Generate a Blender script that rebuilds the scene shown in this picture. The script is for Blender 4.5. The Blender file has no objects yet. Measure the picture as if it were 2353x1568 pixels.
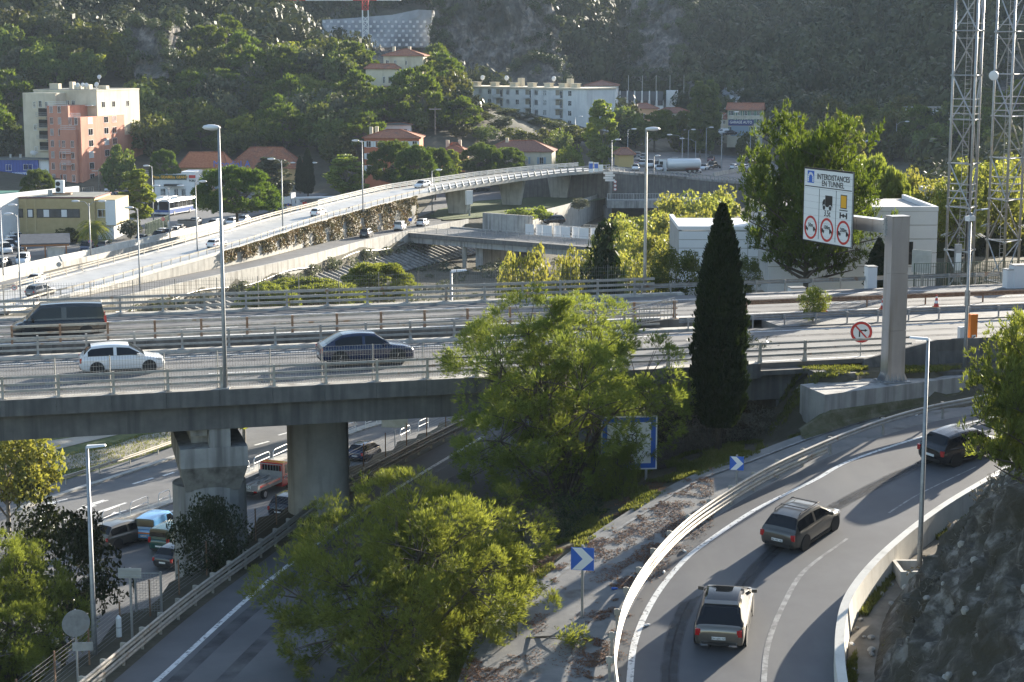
import bpy,math,random
import numpy as np
from mathutils import Vector,Matrix
SC=bpy.context.scene
COL=SC.collection
PI=math.pi
rnd=random.Random(7)
# ------------------------------------------------------------------ camera
FPX=1792.0  # focal length in pixels of a 1024 px wide picture
TH=math.atan(291/1792)  # downward pitch
CZ=34.0  # eye height above the valley road
CT,ST=math.cos(TH),math.sin(TH)
cam_d=bpy.data.cameras.new('camera')
cam_d.sensor_width=36.0
cam_d.lens=FPX/1024*36
cam_d.clip_start=0.5
cam_d.clip_end=6000
cam=bpy.data.objects.new('camera',cam_d)
cam.location=(0,0,CZ)
cam.rotation_euler=(PI/2-TH,0,0)
COL.objects.link(cam)
SC.camera=cam
# ------------------------------------------------------------------ sky, sun, exposure
SUN_EL,SUN_AZ=math.radians(15.0),math.radians(37)  # azimuth clockwise from +Y (view axis)
SUN=Vector((math.sin(SUN_AZ)*math.cos(SUN_EL),math.cos(SUN_AZ)*math.cos(SUN_EL),math.sin(SUN_EL)))
W=bpy.data.worlds.new('World');SC.world=W;W.use_nodes=True
nt=W.node_tree
bg=nt.nodes['Background']
sky=nt.nodes.new('ShaderNodeTexSky')
sky.sky_type='NISHITA';sky.sun_disc=False
sky.sun_elevation=SUN_EL;sky.sun_rotation=SUN_AZ
sky.altitude=50;sky.air_density=1.0;sky.dust_density=1.0;sky.ozone_density=1.3
nt.links.new(sky.outputs[0],bg.inputs[0])
bg.inputs[1].default_value=0.08
sun_d=bpy.data.lights.new('sun','SUN')
sun_d.energy=5.0;sun_d.angle=math.radians(0.53);sun_d.color=(1.0,0.905,0.755)
sun_o=bpy.data.objects.new('sun',sun_d)
sun_o.rotation_euler=(-SUN).to_track_quat('-Z','Y').to_euler()
COL.objects.link(sun_o)
SC.view_settings.view_transform='Standard'
SC.view_settings.look='None'
SC.view_settings.exposure=1.95
SC.view_settings.gamma=1.0
SC.view_settings.use_curve_mapping=False
SC.cycles.max_bounces=3;SC.cycles.diffuse_bounces=2;SC.cycles.glossy_bounces=2
SC.cycles.transmission_bounces=2;SC.cycles.transparent_max_bounces=4
SC.cycles.caustics_reflective=False;SC.cycles.caustics_refractive=False
# ------------------------------------------------------------------ picture coordinates -> places
KP=1024/2353.0  # survey coordinates (2353 wide) to pixels
def ray(fx,fy):
    a=(fx*KP-512)/FPX;b=(341-fy*KP)/FPX
    return Vector((a,CT+b*ST,-ST+b*CT))
def P(fx,fy,z=0.0):
    r=ray(fx,fy);t=(z-CZ)/r.z
    return Vector((r.x*t,r.y*t,z))
def PD(fx,fy,d):
    r=ray(fx,fy);t=d/r.y
    return Vector((r.x*t,d,CZ+r.z*t))
def PP(fx,fy,pl):  # on the plane z = a + b x + c y
    r=ray(fx,fy);a,b,c=pl
    t=(a-CZ)/(r.z-b*r.x-c*r.y)
    return r*t+Vector((0,0,CZ))
def proj(p):  # world -> survey coordinates
    p=np.asarray(p,float)
    x,y,z=p[...,0],p[...,1],p[...,2]-CZ
    dep=y*CT-z*ST;up=y*ST+z*CT
    return (512+FPX*x/dep)/KP,(341-FPX*up/dep)/KP
# ------------------------------------------------------------------ mesh helpers
class MB:
    def __init__(s):s.v=[];s.f=[];s.M=None
    def add(s,vs,fs):
        n=len(s.v)
        if s.M is not None:vs=[s.M@Vector(v) for v in vs]
        s.v+=[tuple(v) for v in vs];s.f+=[tuple(i+n for i in f) for f in fs]
        return s
    def hexa(s,b,t):  # 4 bottom corners ccw, 4 top corners
        return s.add(list(b)+list(t),[(3,2,1,0),(4,5,6,7),(0,1,5,4),(1,2,6,5),(2,3,7,6),(3,0,4,7)])
    def box(s,x0,x1,y0,y1,z0,z1):
        return s.hexa([(x0,y0,z0),(x1,y0,z0),(x1,y1,z0),(x0,y1,z0)],[(x0,y0,z1),(x1,y0,z1),(x1,y1,z1),(x0,y1,z1)])
    def cbox(s,c,sz,rz=0.0,bev=0):
        ca,sa=math.cos(rz),math.sin(rz);hx,hy,hz=sz[0]/2,sz[1]/2,sz[2]/2
        q=[(-hx,-hy),(hx,-hy),(hx,hy),(-hx,hy)]
        q=[(c[0]+x*ca-y*sa,c[1]+x*sa+y*ca) for x,y in q]
        return s.hexa([(x,y,c[2]-hz) for x,y in q],[(x,y,c[2]+hz) for x,y in q])
    def bar(s,a,b,w,h=None):
        a,b=Vector(a),Vector(b);h=h or w
        d=(b-a).normalized()
        up=Vector((0,0,1)) if abs(d.z)<.95 else Vector((0,1,0))
        r=d.cross(up).normalized()*(w/2);u=r.cross(d).normalized()*(h/2)
        return s.hexa([a-r-u,a+r-u,a+r+u,a-r+u],[b-r-u,b+r-u,b+r+u,b-r+u])
    def tube(s,pts,rad,n=8,cap=True):
        pts=[Vector(p) for p in pts];m=len(pts)
        rs=rad if isinstance(rad,(list,tuple)) else [rad]*m
        vs=[];fs=[];prev=None
        for i,p in enumerate(pts):
            d=(pts[min(i+1,m-1)]-pts[max(i-1,0)])
            d=d.normalized() if d.length>1e-9 else Vector((0,0,1))
            ref=Vector((0,0,1)) if abs(d.z)<.9 else Vector((1,0,0))
            r=d.cross(ref).normalized()
            if prev is not None:
                r2=prev-d*prev.dot(d)
                if r2.length>1e-6:r=r2.normalized()
            prev=r;u=d.cross(r)
            for k in range(n):
                a=2*PI*k/n
                vs.append(p+(r*math.cos(a)+u*math.sin(a))*rs[i])
        for i in range(m-1):
            for k in range(n):
                k2=(k+1)%n
                fs.append((i*n+k,i*n+k2,(i+1)*n+k2,(i+1)*n+k))
        if cap:
            fs.append(tuple(range(n-1,-1,-1)));fs.append(tuple((m-1)*n+k for k in range(n)))
        return s.add(vs,fs)
    def cyl(s,c,r,h,n=12,r2=None):
        c=Vector(c);return s.tube([c,c+Vector((0,0,h))],[r,r if r2 is None else r2],n)
    def disc(s,c,r,nrm,th,n=20,r0=0.0,sy=1.0):  # plate (or ring if r0>0) of thickness th facing nrm
        c=Vector(c);d=Vector(nrm).normalized()
        ref=Vector((0,0,1)) if abs(d.z)<.9 else Vector((1,0,0))
        x=ref.cross(d).normalized();y=d.cross(x)
        if r0<=0:
            vs=[c+d*o+(x*math.cos(2*PI*k/n)+y*math.sin(2*PI*k/n))*r for o in (0,th) for k in range(n)]
            fs=[tuple(range(n-1,-1,-1)),tuple(range(n,2*n))]+[(k,(k+1)%n,n+(k+1)%n,n+k) for k in range(n)]
            return s.add(vs,fs)
        vs=[c+d*o+(x*math.cos(2*PI*k/n)+y*math.sin(2*PI*k/n))*q for o,q in ((0,r),(th,r),(th,r0),(0,r0)) for k in range(n)]
        fs=[(j*n+k,j*n+(k+1)%n,((j+1)%4)*n+(k+1)%n,((j+1)%4)*n+k) for j in range(4) for k in range(n)]
        return s.add(vs,fs)
    def lathe(s,prof,n=16,axis='z',c=(0,0,0)):
        vs=[];fs=[];m=len(prof)
        for r,h in prof:
            for k in range(n):
                a=2*PI*k/n
                q=(r*math.cos(a),r*math.sin(a),h) if axis=='z' else (r*math.cos(a),h,r*math.sin(a))
                vs.append((q[0]+c[0],q[1]+c[1],q[2]+c[2]))
        for i in range(m-1):
            for k in range(n):
                k2=(k+1)%n;fs.append((i*n+k,i*n+k2,(i+1)*n+k2,(i+1)*n+k))
        fs.append(tuple(range(n)));fs.append(tuple((m-1)*n+k for k in range(n)))
        return s.add(vs,fs)
    def prism(s,poly,z0,z1):
        n=len(poly)
        return s.add([(x,y,z0) for x,y in poly]+[(x,y,z1) for x,y in poly],
                     [tuple(range(n-1,-1,-1)),tuple(range(n,2*n))]+[(i,(i+1)%n,n+(i+1)%n,n+i) for i in range(n)])
    def sweep(s,path,prof,closed=True):  # prof: (lateral to the right, up)
        path=[Vector(p) for p in path];m=len(path);k=len(prof);vs=[];fs=[]
        for i,p in enumerate(path):
            d=path[min(i+1,m-1)]-path[max(i-1,0)];d.z=0;d.normalize()
            r=Vector((d.y,-d.x,0))
            for a,b in prof:vs.append(p+r*a+Vector((0,0,b)))
        for i in range(m-1):
            for j in range(k if closed else k-1):
                j2=(j+1)%k;fs.append((i*k+j,i*k+j2,(i+1)*k+j2,(i+1)*k+j))
        if closed:
            fs.append(tuple(range(k-1,-1,-1)));fs.append(tuple((m-1)*k+j for j in range(k)))
        return s.add(vs,fs)
    def ribbon(s,L,R,dz=0.0):
        n=len(L);vs=[Vector(p)+Vector((0,0,dz)) for p in L]+[Vector(p)+Vector((0,0,dz)) for p in R]
        return s.add(vs,[(i,n+i,n+i+1,i+1) for i in range(n-1)])
    def mesh(s,name,smooth=False):
        me=bpy.data.meshes.new(name);me.from_pydata(s.v,[],s.f);me.update()
        if smooth:me.polygons.foreach_set('use_smooth',[True]*len(me.polygons))
        return me
def ob(name,mb,mat,parent=None,smooth=False,world=False):
    me=mb.mesh(name,smooth) if isinstance(mb,MB) else mb
    if mat is not None and len(me.materials)==0:me.materials.append(mat)
    o=bpy.data.objects.new(name,me);COL.objects.link(o)
    if parent is not None:
        o.parent=parent
        if world:o.matrix_parent_inverse=Matrix.LocRotScale(parent.location,parent.rotation_euler.to_quaternion(),parent.scale).inverted()
    return o
def inst(name,me,parent=None,loc=(0,0,0),rz=0.0,mat=None,scale=None,rot=None):  # an object on shared mesh data
    o=bpy.data.objects.new(name,me);COL.objects.link(o)
    o.location=loc;o.rotation_euler=rot if rot else (0,0,rz)
    if scale:o.scale=scale if isinstance(scale,(tuple,list)) else (scale,)*3
    if parent is not None:o.parent=parent
    if mat is not None:
        o.material_slots[0].link='OBJECT';o.material_slots[0].material=mat
    return o
def tag(o,label,cat,group=None,kind=None):
    o['label']=label;o['category']=cat
    if group:o['group']=group
    if kind:o['kind']=kind
    return o
def struct(o,label=None):
    o['kind']='structure'
    if label:o['label']=label
    return o
def thing(name,label,cat,loc=(0,0,0),rz=0.0,group=None):
    o=bpy.data.objects.new(name,None);COL.objects.link(o)
    o.empty_display_size=.2
    o.location=loc;o.rotation_euler=(0,0,rz)
    return tag(o,label,cat,group)
CHILD={}
def dup(root,loc,rz=0.0,scale=1.0,label=None,group=None,mats=None):
    r=root.copy();COL.objects.link(r);r.location=loc;r.rotation_euler=(0,0,rz)
    r.scale=scale if isinstance(scale,(tuple,list)) else (scale,)*3
    if label:r['label']=label
    if group:r['group']=group
    for ch in root.children:
        c=ch.copy();COL.objects.link(c);c.parent=r
        for g in ch.children:
            d=g.copy();COL.objects.link(d);d.parent=c
    return r
def smooth_line(pts,step=1.0):  # Catmull-Rom through the points, resampled by length
    pts=[np.array(p,float) for p in pts];out=[]
    q=[2*pts[0]-pts[1]]+pts+[2*pts[-1]-pts[-2]]
    for i in range(1,len(q)-2):
        for k in range(20):
            t=k/20
            out.append(.5*(2*q[i]+(q[i+1]-q[i-1])*t+(2*q[i-1]-5*q[i]+4*q[i+1]-q[i+2])*t**2+(3*q[i]-q[i-1]-3*q[i+1]+q[i+2])*t**3))
    out.append(pts[-1]);out=np.array(out)
    L=np.concatenate([[0],np.cumsum(np.linalg.norm(np.diff(out,axis=0),axis=1))])
    n=max(2,int(round(L[-1]/step))+1);u=np.linspace(0,L[-1],n)
    return [Vector(p) for p in np.stack([np.interp(u,L,out[:,k]) for k in range(out.shape[1])],1)]
def resamp(pts,n):
    a=np.array([tuple(p) for p in pts]);L=np.concatenate([[0],np.cumsum(np.linalg.norm(np.diff(a,axis=0),axis=1))])
    u=np.linspace(0,L[-1],n);return [Vector(p) for p in np.stack([np.interp(u,L,a[:,k]) for k in range(3)],1)]
def offset(path,r):  # parallel line r metres to the right
    out=[];m=len(path)
    for i,p in enumerate(path):
        d=path[min(i+1,m-1)]-path[max(i-1,0)];d.z=0;d.normalize()
        out.append(p+Vector((d.y,-d.x,0))*r)
    return out
def np_mesh(name,V,F,smooth=False):  # F: (n,3) or (n,4) index array
    V=np.asarray(V,np.float32);F=np.asarray(F,np.int32);k=F.shape[1]
    me=bpy.data.meshes.new(name)
    me.vertices.add(len(V));me.vertices.foreach_set('co',V.ravel())
    me.loops.add(F.size);me.loops.foreach_set('vertex_index',F.ravel())
    me.polygons.add(len(F));me.polygons.foreach_set('loop_start',np.arange(0,F.size,k,dtype=np.int32))
    me.polygons.foreach_set('loop_total',np.full(len(F),k,np.int32))
    if smooth:me.polygons.foreach_set('use_smooth',np.ones(len(F),bool))
    me.update(calc_edges=True);return me
# ------------------------------------------------------------------ materials (all procedural)
def _n(t,k,**kw):
    n=t.nodes.new(k)
    for a,b in kw.items():setattr(n,a,b)
    return n
def mat(name,c1,c2=None,rough=.8,metal=0.0,scale=3.0,bump=0.0,detail=6,stretch=None,c3=None,lo=.35,hi=.65,spec=.5,streak=None,bscale=None,coord='pos',dist=.02):
    m=bpy.data.materials.new(name);m.use_nodes=True;t=m.node_tree
    b=t.nodes['Principled BSDF']
    b.inputs['Roughness'].default_value=rough;b.inputs['Metallic'].default_value=metal
    b.inputs['Specular IOR Level'].default_value=spec
    c1=tuple(c1)+(1,)
    b.inputs['Base Color'].default_value=c1
    m.diffuse_color=c1
    if c2 is None and not bump:return m
    if coord=='pos':src=_n(t,'ShaderNodeNewGeometry').outputs['Position']
    else:src=_n(t,'ShaderNodeTexCoord').outputs['Object']
    mp=_n(t,'ShaderNodeMapping');t.links.new(src,mp.inputs[0])
    if stretch:mp.inputs['Scale'].default_value=stretch
    nz=_n(t,'ShaderNodeTexNoise');nz.inputs['Scale'].default_value=scale;nz.inputs['Detail'].default_value=detail
    nz.inputs['Roughness'].default_value=.62
    t.links.new(mp.outputs[0],nz.inputs['Vector'])
    col=None
    if c2 is not None:
        rp=_n(t,'ShaderNodeValToRGB');e=rp.color_ramp.elements
        e[0].position=lo;e[0].color=c1;e[1].position=hi;e[1].color=tuple(c2)+(1,)
        if c3 is not None:
            x=e.new((lo+hi)/2);x.color=tuple(c3)+(1,)
        t.links.new(nz.outputs[0],rp.inputs[0]);col=rp.outputs[0]
    if streak is not None:  # (colour, stretch, scale, lo, hi): a second stain layer
        sc_,st_,ss_,a_,z_=streak
        mp2=_n(t,'ShaderNodeMapping');mp2.inputs['Scale'].default_value=st_;t.links.new(src,mp2.inputs[0])
        n2=_n(t,'ShaderNodeTexNoise');n2.inputs['Scale'].default_value=ss_;n2.inputs['Detail'].default_value=5
        t.links.new(mp2.outputs[0],n2.inputs['Vector'])
        r2=_n(t,'ShaderNodeMapRange');r2.inputs[1].default_value=a_;r2.inputs[2].default_value=z_
        t.links.new(n2.outputs[0],r2.inputs[0])
        mx=_n(t,'ShaderNodeMix',data_type='RGBA');t.links.new(r2.outputs[0],mx.inputs[0])
        if col is not None:t.links.new(col,mx.inputs[6])
        else:mx.inputs[6].default_value=c1
        mx.inputs[7].default_value=tuple(sc_)+(1,);col=mx.outputs[2]
    if col is not None:t.links.new(col,b.inputs['Base Color'])
    if bump:
        nb=nz
        if bscale:
            nb=_n(t,'ShaderNodeTexNoise');nb.inputs['Scale'].default_value=bscale;nb.inputs['Detail'].default_value=5
            t.links.new(mp.outputs[0],nb.inputs['Vector'])
        bp=_n(t,'ShaderNodeBump');bp.inputs['Strength'].default_value=bump;bp.inputs['Distance'].default_value=dist
        t.links.new(nb.outputs[0],bp.inputs['Height']);t.links.new(bp.outputs[0],b.inputs['Normal'])
    return m
def leafmat(name,c1,c2,trans=.45,tint=(1.25,1.2,.6),rough=.55,var=.25,ns=.45,iw=.55):
    m=bpy.data.materials.new(name);m.use_nodes=True;t=m.node_tree
    b=t.nodes['Principled BSDF'];out=t.nodes['Material Output']
    b.inputs['Roughness'].default_value=rough;b.inputs['Specular IOR Level'].default_value=.18
    geo=_n(t,'ShaderNodeNewGeometry');oi=_n(t,'ShaderNodeObjectInfo')
    nz=_n(t,'ShaderNodeTexNoise');nz.inputs['Scale'].default_value=ns;nz.inputs['Detail'].default_value=2
    t.links.new(geo.outputs['Position'],nz.inputs['Vector'])
    ad=_n(t,'ShaderNodeMath',operation='MULTIPLY_ADD');ad.inputs[1].default_value=iw
    t.links.new(geo.outputs['Random Per Island'],ad.inputs[0]);
    mr=_n(t,'ShaderNodeMapRange');mr.inputs[1].default_value=.32;mr.inputs[2].default_value=.68;mr.inputs[3].default_value=0;mr.inputs[4].default_value=1-iw
    t.links.new(nz.outputs[0],mr.inputs[0]);t.links.new(mr.outputs[0],ad.inputs[2])
    mx=_n(t,'ShaderNodeMix',data_type='RGBA');mx.inputs[6].default_value=tuple(c1)+(1,);mx.inputs[7].default_value=tuple(c2)+(1,)
    t.links.new(ad.outputs[0],mx.inputs[0])
    hs=_n(t,'ShaderNodeHueSaturation')
    v=_n(t,'ShaderNodeMapRange');v.inputs[3].default_value=1-var;v.inputs[4].default_value=1+var;t.links.new(oi.outputs['Random'],v.inputs[0])
    t.links.new(v.outputs[0],hs.inputs['Value'])
    h=_n(t,'ShaderNodeMapRange');h.inputs[3].default_value=.5-var*.07;h.inputs[4].default_value=.5+var*.07;t.links.new(oi.outputs['Random'],h.inputs[0])
    t.links.new(h.outputs[0],hs.inputs['Hue'])
    t.links.new(mx.outputs[2],hs.inputs['Color']);t.links.new(hs.outputs[0],b.inputs['Base Color'])
    tl=_n(t,'ShaderNodeBsdfTranslucent');tm=_n(t,'ShaderNodeMix',data_type='RGBA',blend_type='MULTIPLY');tm.inputs[0].default_value=1
    tm.inputs[7].default_value=tuple(tint)+(1,);t.links.new(hs.outputs[0],tm.inputs[6]);t.links.new(tm.outputs[2],tl.inputs[0])
    ms=_n(t,'ShaderNodeMixShader');ms.inputs[0].default_value=trans
    t.links.new(b.outputs[0],ms.inputs[1]);t.links.new(tl.outputs[0],ms.inputs[2]);t.links.new(ms.outputs[0],out.inputs[0])
    return m
M={}
M['asphalt']=mat('asphalt',(.115,.116,.12),(.16,.16,.16),rough=.78,scale=.35,bump=.12,bscale=25,streak=((.095,.097,.102),(.25,.25,1),.5,.5,.72))
M['asphalt_new']=mat('asphalt_fresh',(.075,.078,.086),(.105,.108,.115),rough=.66,scale=.4,bump=.12,bscale=30,streak=((.135,.133,.13),(1,.15,1),.35,.52,.75))
M['asphalt_glare']=mat('asphalt_glare_pale',(.42,.415,.40),(.52,.51,.49),rough=.46,scale=.5,bump=.1,bscale=25,streak=((.30,.30,.30),(.4,.4,1),.7,.58,.78))  # flyover asphalt whitened: glare of the low sun put into its base colour
M['asphalt_old']=mat('asphalt_gravelly',(.16,.162,.165),(.24,.235,.225),rough=.8,scale=1.1,bump=.3,bscale=18,streak=((.10,.09,.075),(1,1,1),.8,.58,.72))
M['paint_white']=mat('road_paint',(.62,.62,.60),(.80,.80,.78),rough=.6,scale=2.5,streak=((.2,.2,.2),(1,1,1),6,.56,.66))
M['paint_worn']=mat('worn_road_paint',(.15,.15,.15),(.33,.33,.325),rough=.65,scale=3,lo=.4,hi=.6)
M['concrete']=mat('concrete',(.40,.385,.35),(.52,.50,.455),rough=.85,scale=.8,bump=.12,bscale=8,streak=((.22,.20,.175),(1.2,1.2,.12),1.2,.5,.75))
M['concrete_pale']=mat('concrete_pale',(.60,.575,.52),(.72,.69,.63),rough=.8,scale=.9,bump=.08,bscale=8,streak=((.4,.37,.32),(1,1,.2),1.5,.56,.8))
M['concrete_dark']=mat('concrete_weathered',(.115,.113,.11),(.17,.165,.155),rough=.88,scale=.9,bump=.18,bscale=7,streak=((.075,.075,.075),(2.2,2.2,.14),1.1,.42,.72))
M['concrete_grey']=mat('concrete_grey',(.30,.295,.285),(.40,.39,.37),rough=.85,scale=.8,bump=.12,bscale=8,streak=((.15,.145,.14),(1.6,1.6,.1),1.1,.48,.7))
M['galv']=mat('galvanised_steel',(.33,.335,.34),(.45,.455,.46),rough=.48,metal=.6,scale=4,streak=((.32,.27,.22),(1,1,1),2,.6,.78))
M['galv_warm']=mat('weathered_steel_beam',(.36,.33,.28),(.48,.45,.395),rough=.58,metal=.25,scale=3,streak=((.30,.19,.11),(1,1,1),1.7,.6,.75))
M['rail_grey']=mat('grey_painted_steel',(.30,.295,.28),(.42,.41,.385),rough=.5,metal=.35,scale=3,streak=((.28,.17,.10),(1,1,.5),2.3,.62,.74))
M['rust']=mat('rusty_steel',(.22,.12,.07),(.36,.24,.16),rough=.7,metal=.3,scale=6)
M['pole']=mat('lamp_post_steel',(.28,.29,.30),(.37,.38,.39),rough=.5,metal=.5,scale=5)
M['alu']=mat('brushed_aluminium',(.55,.56,.60),(.66,.67,.70),rough=.36,metal=.8,scale=1.2,stretch=(1,1,.3),streak=((.42,.40,.38),(2,2,.15),1.2,.55,.75))
M['dark']=mat('dark_rubber',(.018,.018,.019),rough=.75)
M['black']=mat('black_paint',(.012,.012,.013),rough=.4)
M['white']=mat('white_paint',(.80,.80,.79),rough=.45)
M['offwhite']=mat('off_white_panel',(.70,.70,.71),(.76,.76,.76),rough=.5,scale=.6)
M['red']=mat('sign_red',(.55,.03,.025),rough=.4)
M['blue']=mat('sign_blue',(.03,.13,.52),rough=.4)
M['orange']=mat('orange_plastic',(.80,.22,.03),rough=.45)
M['amber']=mat('sign_amber',(.85,.42,.02),rough=.4)
M['chrome']=mat('chrome',(.75,.75,.76),rough=.12,metal=1)
M['rim']=mat('alloy_rim',(.52,.52,.53),rough=.3,metal=.8)
def glass(name,col=(.02,.024,.028),rough=.04):
    m=mat(name,col,rough=rough,spec=.9);return m
M['glass']=mat('dark_glazing',(.010,.012,.015),rough=.06,spec=.4)
M['pane']=mat('window_pane',(.035,.045,.055),(.09,.10,.11),rough=.06,scale=.35,spec=.9)
M['tail']=mat('tail_lamp_red',(.42,.012,.012),rough=.15,spec=.8)
M['lamp']=mat('clear_lamp',(.62,.64,.66),rough=.1,spec=.9,metal=.3)
M['bark']=mat('bark',(.055,.045,.036),(.13,.105,.085),rough=.95,scale=3,bump=.6,stretch=(1,1,.3),dist=.05)
M['bark_pale']=mat('bark_pale',(.16,.14,.115),(.26,.235,.2),rough=.95,scale=3,bump=.4,dist=.05)
M['tile']=mat('terracotta_tile',(.26,.085,.045),(.40,.165,.085),rough=.85,scale=2.5,bump=.3,bscale=4,streak=((.20,.10,.07),(1,1,1),.7,.5,.7))
M['tile_old']=mat('terracotta_old',(.19,.085,.06),(.30,.145,.10),rough=.85,scale=2.5,bump=.3,bscale=4)
# ------------------------------------------------------------------ lie of the land
RAMP=(13.0-.03*7.5-.11*64,.03,.11)  # plane of the climbing slip road on the right
DARK=(10.95,0.0,-.01)  # plane of the shaded slip road on the left
def R_(l):return [PP(x,y,RAMP) for x,y in l]
SIDE_L=smooth_line(R_([(1075,1620),(1120,1490),(1181,1405),(1320,1287),(1430,1205),(1589,1108),(1721,1057),(1855,1006),(1963,971),(2070,942),(2230,905),(2400,872)]),.6)
RAIL_R=smooth_line(R_([(1420,1640),(1412,1568),(1418,1500),(1440,1420),(1490,1335),(1560,1255),(1650,1185),(1755,1120),(1865,1067),(1965,1025),(2060,992),(2150,968),(2240,950),(2400,915)]),.6)
WALL_R=smooth_line(R_([(1925,1640),(1916,1568),(1916,1500),(1930,1430),(1962,1375),(2010,1320),(2075,1262),(2150,1205),(2230,1155),(2310,1110),(2440,1050)]),.6)
DARK_L=smooth_line([PP(x,y,DARK) for x,y in [(150,1660),(258,1568),(450,1405),(640,1262),(820,1128),(1078,990),(1150,957)]],.8)
DARK_R=offset(DARK_L,8.6)
# viaduct axes: s runs to the right along the near edge, t away from the eye
V0=P(0,928,18.0);V1=P(1828,838.5,18.0)
VU=(V1-V0).normalized();VV=Vector((-VU.y,VU.x,0));VL=(V1-V0).length
def V(s,t,z=18.0):p=V0+VU*s+VV*t;return Vector((p.x,p.y,z))
def v_s(fx,t):  # s where the line t = const crosses picture column fx
    r=(fx*KP-512)/FPX
    q=V0+VV*t
    yfac=lambda s:(q.y+VU.y*s)*CT-(18-CZ)*ST
    lo,hi=-200.,300.
    for _ in range(50):
        m=(lo+hi)/2
        if (q.x+VU.x*m)/yfac(m)<r:lo=m
        else:hi=m
    return lo
def sdist(path,X,Y):  # signed distance (right of the line positive) and height of the nearest point
    pts=np.array([tuple(p) for p in path])
    a0=pts[0]-(pts[1]-pts[0])/np.linalg.norm(pts[1]-pts[0])*150
    a1=pts[-1]+(pts[-1]-pts[-2])/np.linalg.norm(pts[-1]-pts[-2])*250
    pts=np.vstack([a0,pts[::3],pts[-1],a1])
    best=np.full(X.shape,1e9);sg=np.zeros(X.shape);zz=np.zeros(X.shape)
    for a,b in zip(pts[:-1],pts[1:]):
        dx,dy=b[0]-a[0],b[1]-a[1];L2=dx*dx+dy*dy
        if L2<1e-9:continue
        t=np.clip(((X-a[0])*dx+(Y-a[1])*dy)/L2,0,1)
        d=np.hypot(X-a[0]-t*dx,Y-a[1]-t*dy)
        cr=dx*(Y-a[1])-dy*(X-a[0]);k=d<best
        best=np.where(k,d,best);sg=np.where(k,np.where(cr<0,1.,-1.),sg);zz=np.where(k,a[2]+t*(b[2]-a[2]),zz)
    return best*sg,zz
FARC=[(-260,150,0),(-120,150,0),(0,150,0),(-120,250,0),(-40,250,0),(40,250,2),(-140,350,0),(-60,350,0),(0,350,0),(60,350,0),(-110,430,0),(-60,430,0),(0,430,0),(50,430,0),
        (45,490,0),(75,540,0),(100,590,3),(20,480,1),(-150,430,5),(-200,300,12),(-260,400,40),(110,480,4),(120,400,8),(90,300,8),(75,200,12),(40,170,15),(65,150,17),(110,150,19),(160,170,22),(160,300,16),(190,420,16)]
for fx,fy,d in [(150,330,470),(150,200,522),(150,100,560),(150,0,620),(150,-150,760),(-150,200,520),(-150,0,600),
                  (450,335,480),(450,220,525),(450,100,580),(450,0,640),(450,-120,760),
                  (600,320,495),(610,180,545),(610,80,590),(600,20,640),(700,115,660),(700,60,720),(700,10,760),(700,-120,900),
                  (760,310,480),(760,180,540),(820,130,600),(900,300,470),(880,222,525),(960,222,530),(900,130,640),(900,115,715),(900,22,735),(900,-100,860),
                  (1010,260,500),(1040,220,560),(1120,205,690),(1120,110,725),(1120,0,755),(1120,-150,850),
                  (1200,290,500),(1250,220,620),(1300,200,700),(1300,100,745),(1300,0,790),
                  (1400,310,520),(1450,260,600),(1520,235,680),(1520,120,780),(1520,0,880),(1520,-150,1000),
                  (1720,300,570),(1700,240,640),(1720,120,760),(1720,0,880),(1900,300,560),(1950,240,640),(1950,120,740),(1950,0,850),(1950,-150,980),
                  (2180,290,540),(2180,240,600),(2180,120,690),(2180,0,780),(2330,280,520),(2340,200,580),(2340,60,640),(2400,-50,700)]:
    p=PD(fx,fy,d);FARC.append((p.x,p.y,p.z))
FARC+=[(215,640,58),(238,720,98),(275,800,128),(340,800,140),(420,900,150),(330,560,60),(300,1000,150),(100,1000,130),(0,1100,160),(-300,900,190),(-400,600,120),(500,700,70),(600,500,60),(350,400,30),(350,200,30),(600,200,50),
         (0,1600,250),(600,1400,130),(-600,1400,330),(-700,700,200),(-700,200,40),(800,900,110),(300,60,30),(-300,50,0),(700,40,50),(-700,40,10),(900,1900,140)]
_C=np.array(FARC,float)
_dd=np.linalg.norm(_C[:,None,:2]-_C[None,:,:2],axis=2)
_w=np.linalg.solve(_dd+np.eye(len(_C))*1.5,_C[:,2]-20)
_LAT=np.random.RandomState(77).uniform(-1,1,(8,256,256))
def vnoise(X,Y,s,seed=0):  # lattice value noise, two octaves
    L=_LAT[seed%8];o=np.zeros(np.shape(X));amp=.72
    for k in range(2):
        x=np.asarray(X)/s*(1+k*1.13)+seed*13.7;y=np.asarray(Y)/s*(1+k*1.13)+seed*7.3
        c,q=math.cos(.6+k),math.sin(.6+k);x,y=x*c-y*q,x*q+y*c
        i=np.floor(x).astype(int);j=np.floor(y).astype(int);f=x-i;g=y-j;f=f*f*(3-2*f);g=g*g*(3-2*g)
        a=L[i&255,j&255];b=L[(i+1)&255,j&255];c_=L[i&255,(j+1)&255];d=L[(i+1)&255,(j+1)&255]
        o=o+amp*((a*(1-f)+b*f)*(1-g)+(c_*(1-f)+d*f)*g);amp*=.5
    return o
def zf(fx):return float(np.interp(fx,[0,120,300,575,762,961,1031,1206,1350,1420],[.3,.3,1.0,2.7,4.0,5.5,5.9,6.5,6.8,6.8]))
FN=smooth_line([P(x,y,zf(x)) for x,y in [(20,716),(117,687),(176,673),(278,645),(344,626),(575,560),(762,501),(961,449),(1031,435),(1149,417),(1206,409),(1300,398),(1404,390)]],2.0)
kr=next(i for i,p in enumerate(FN) if proj(p)[0]>1000)
RB=smooth_line([Vector((p.x,p.y,0)) for p in offset(FN,8.6)[3:kr:3]],2.0)
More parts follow.
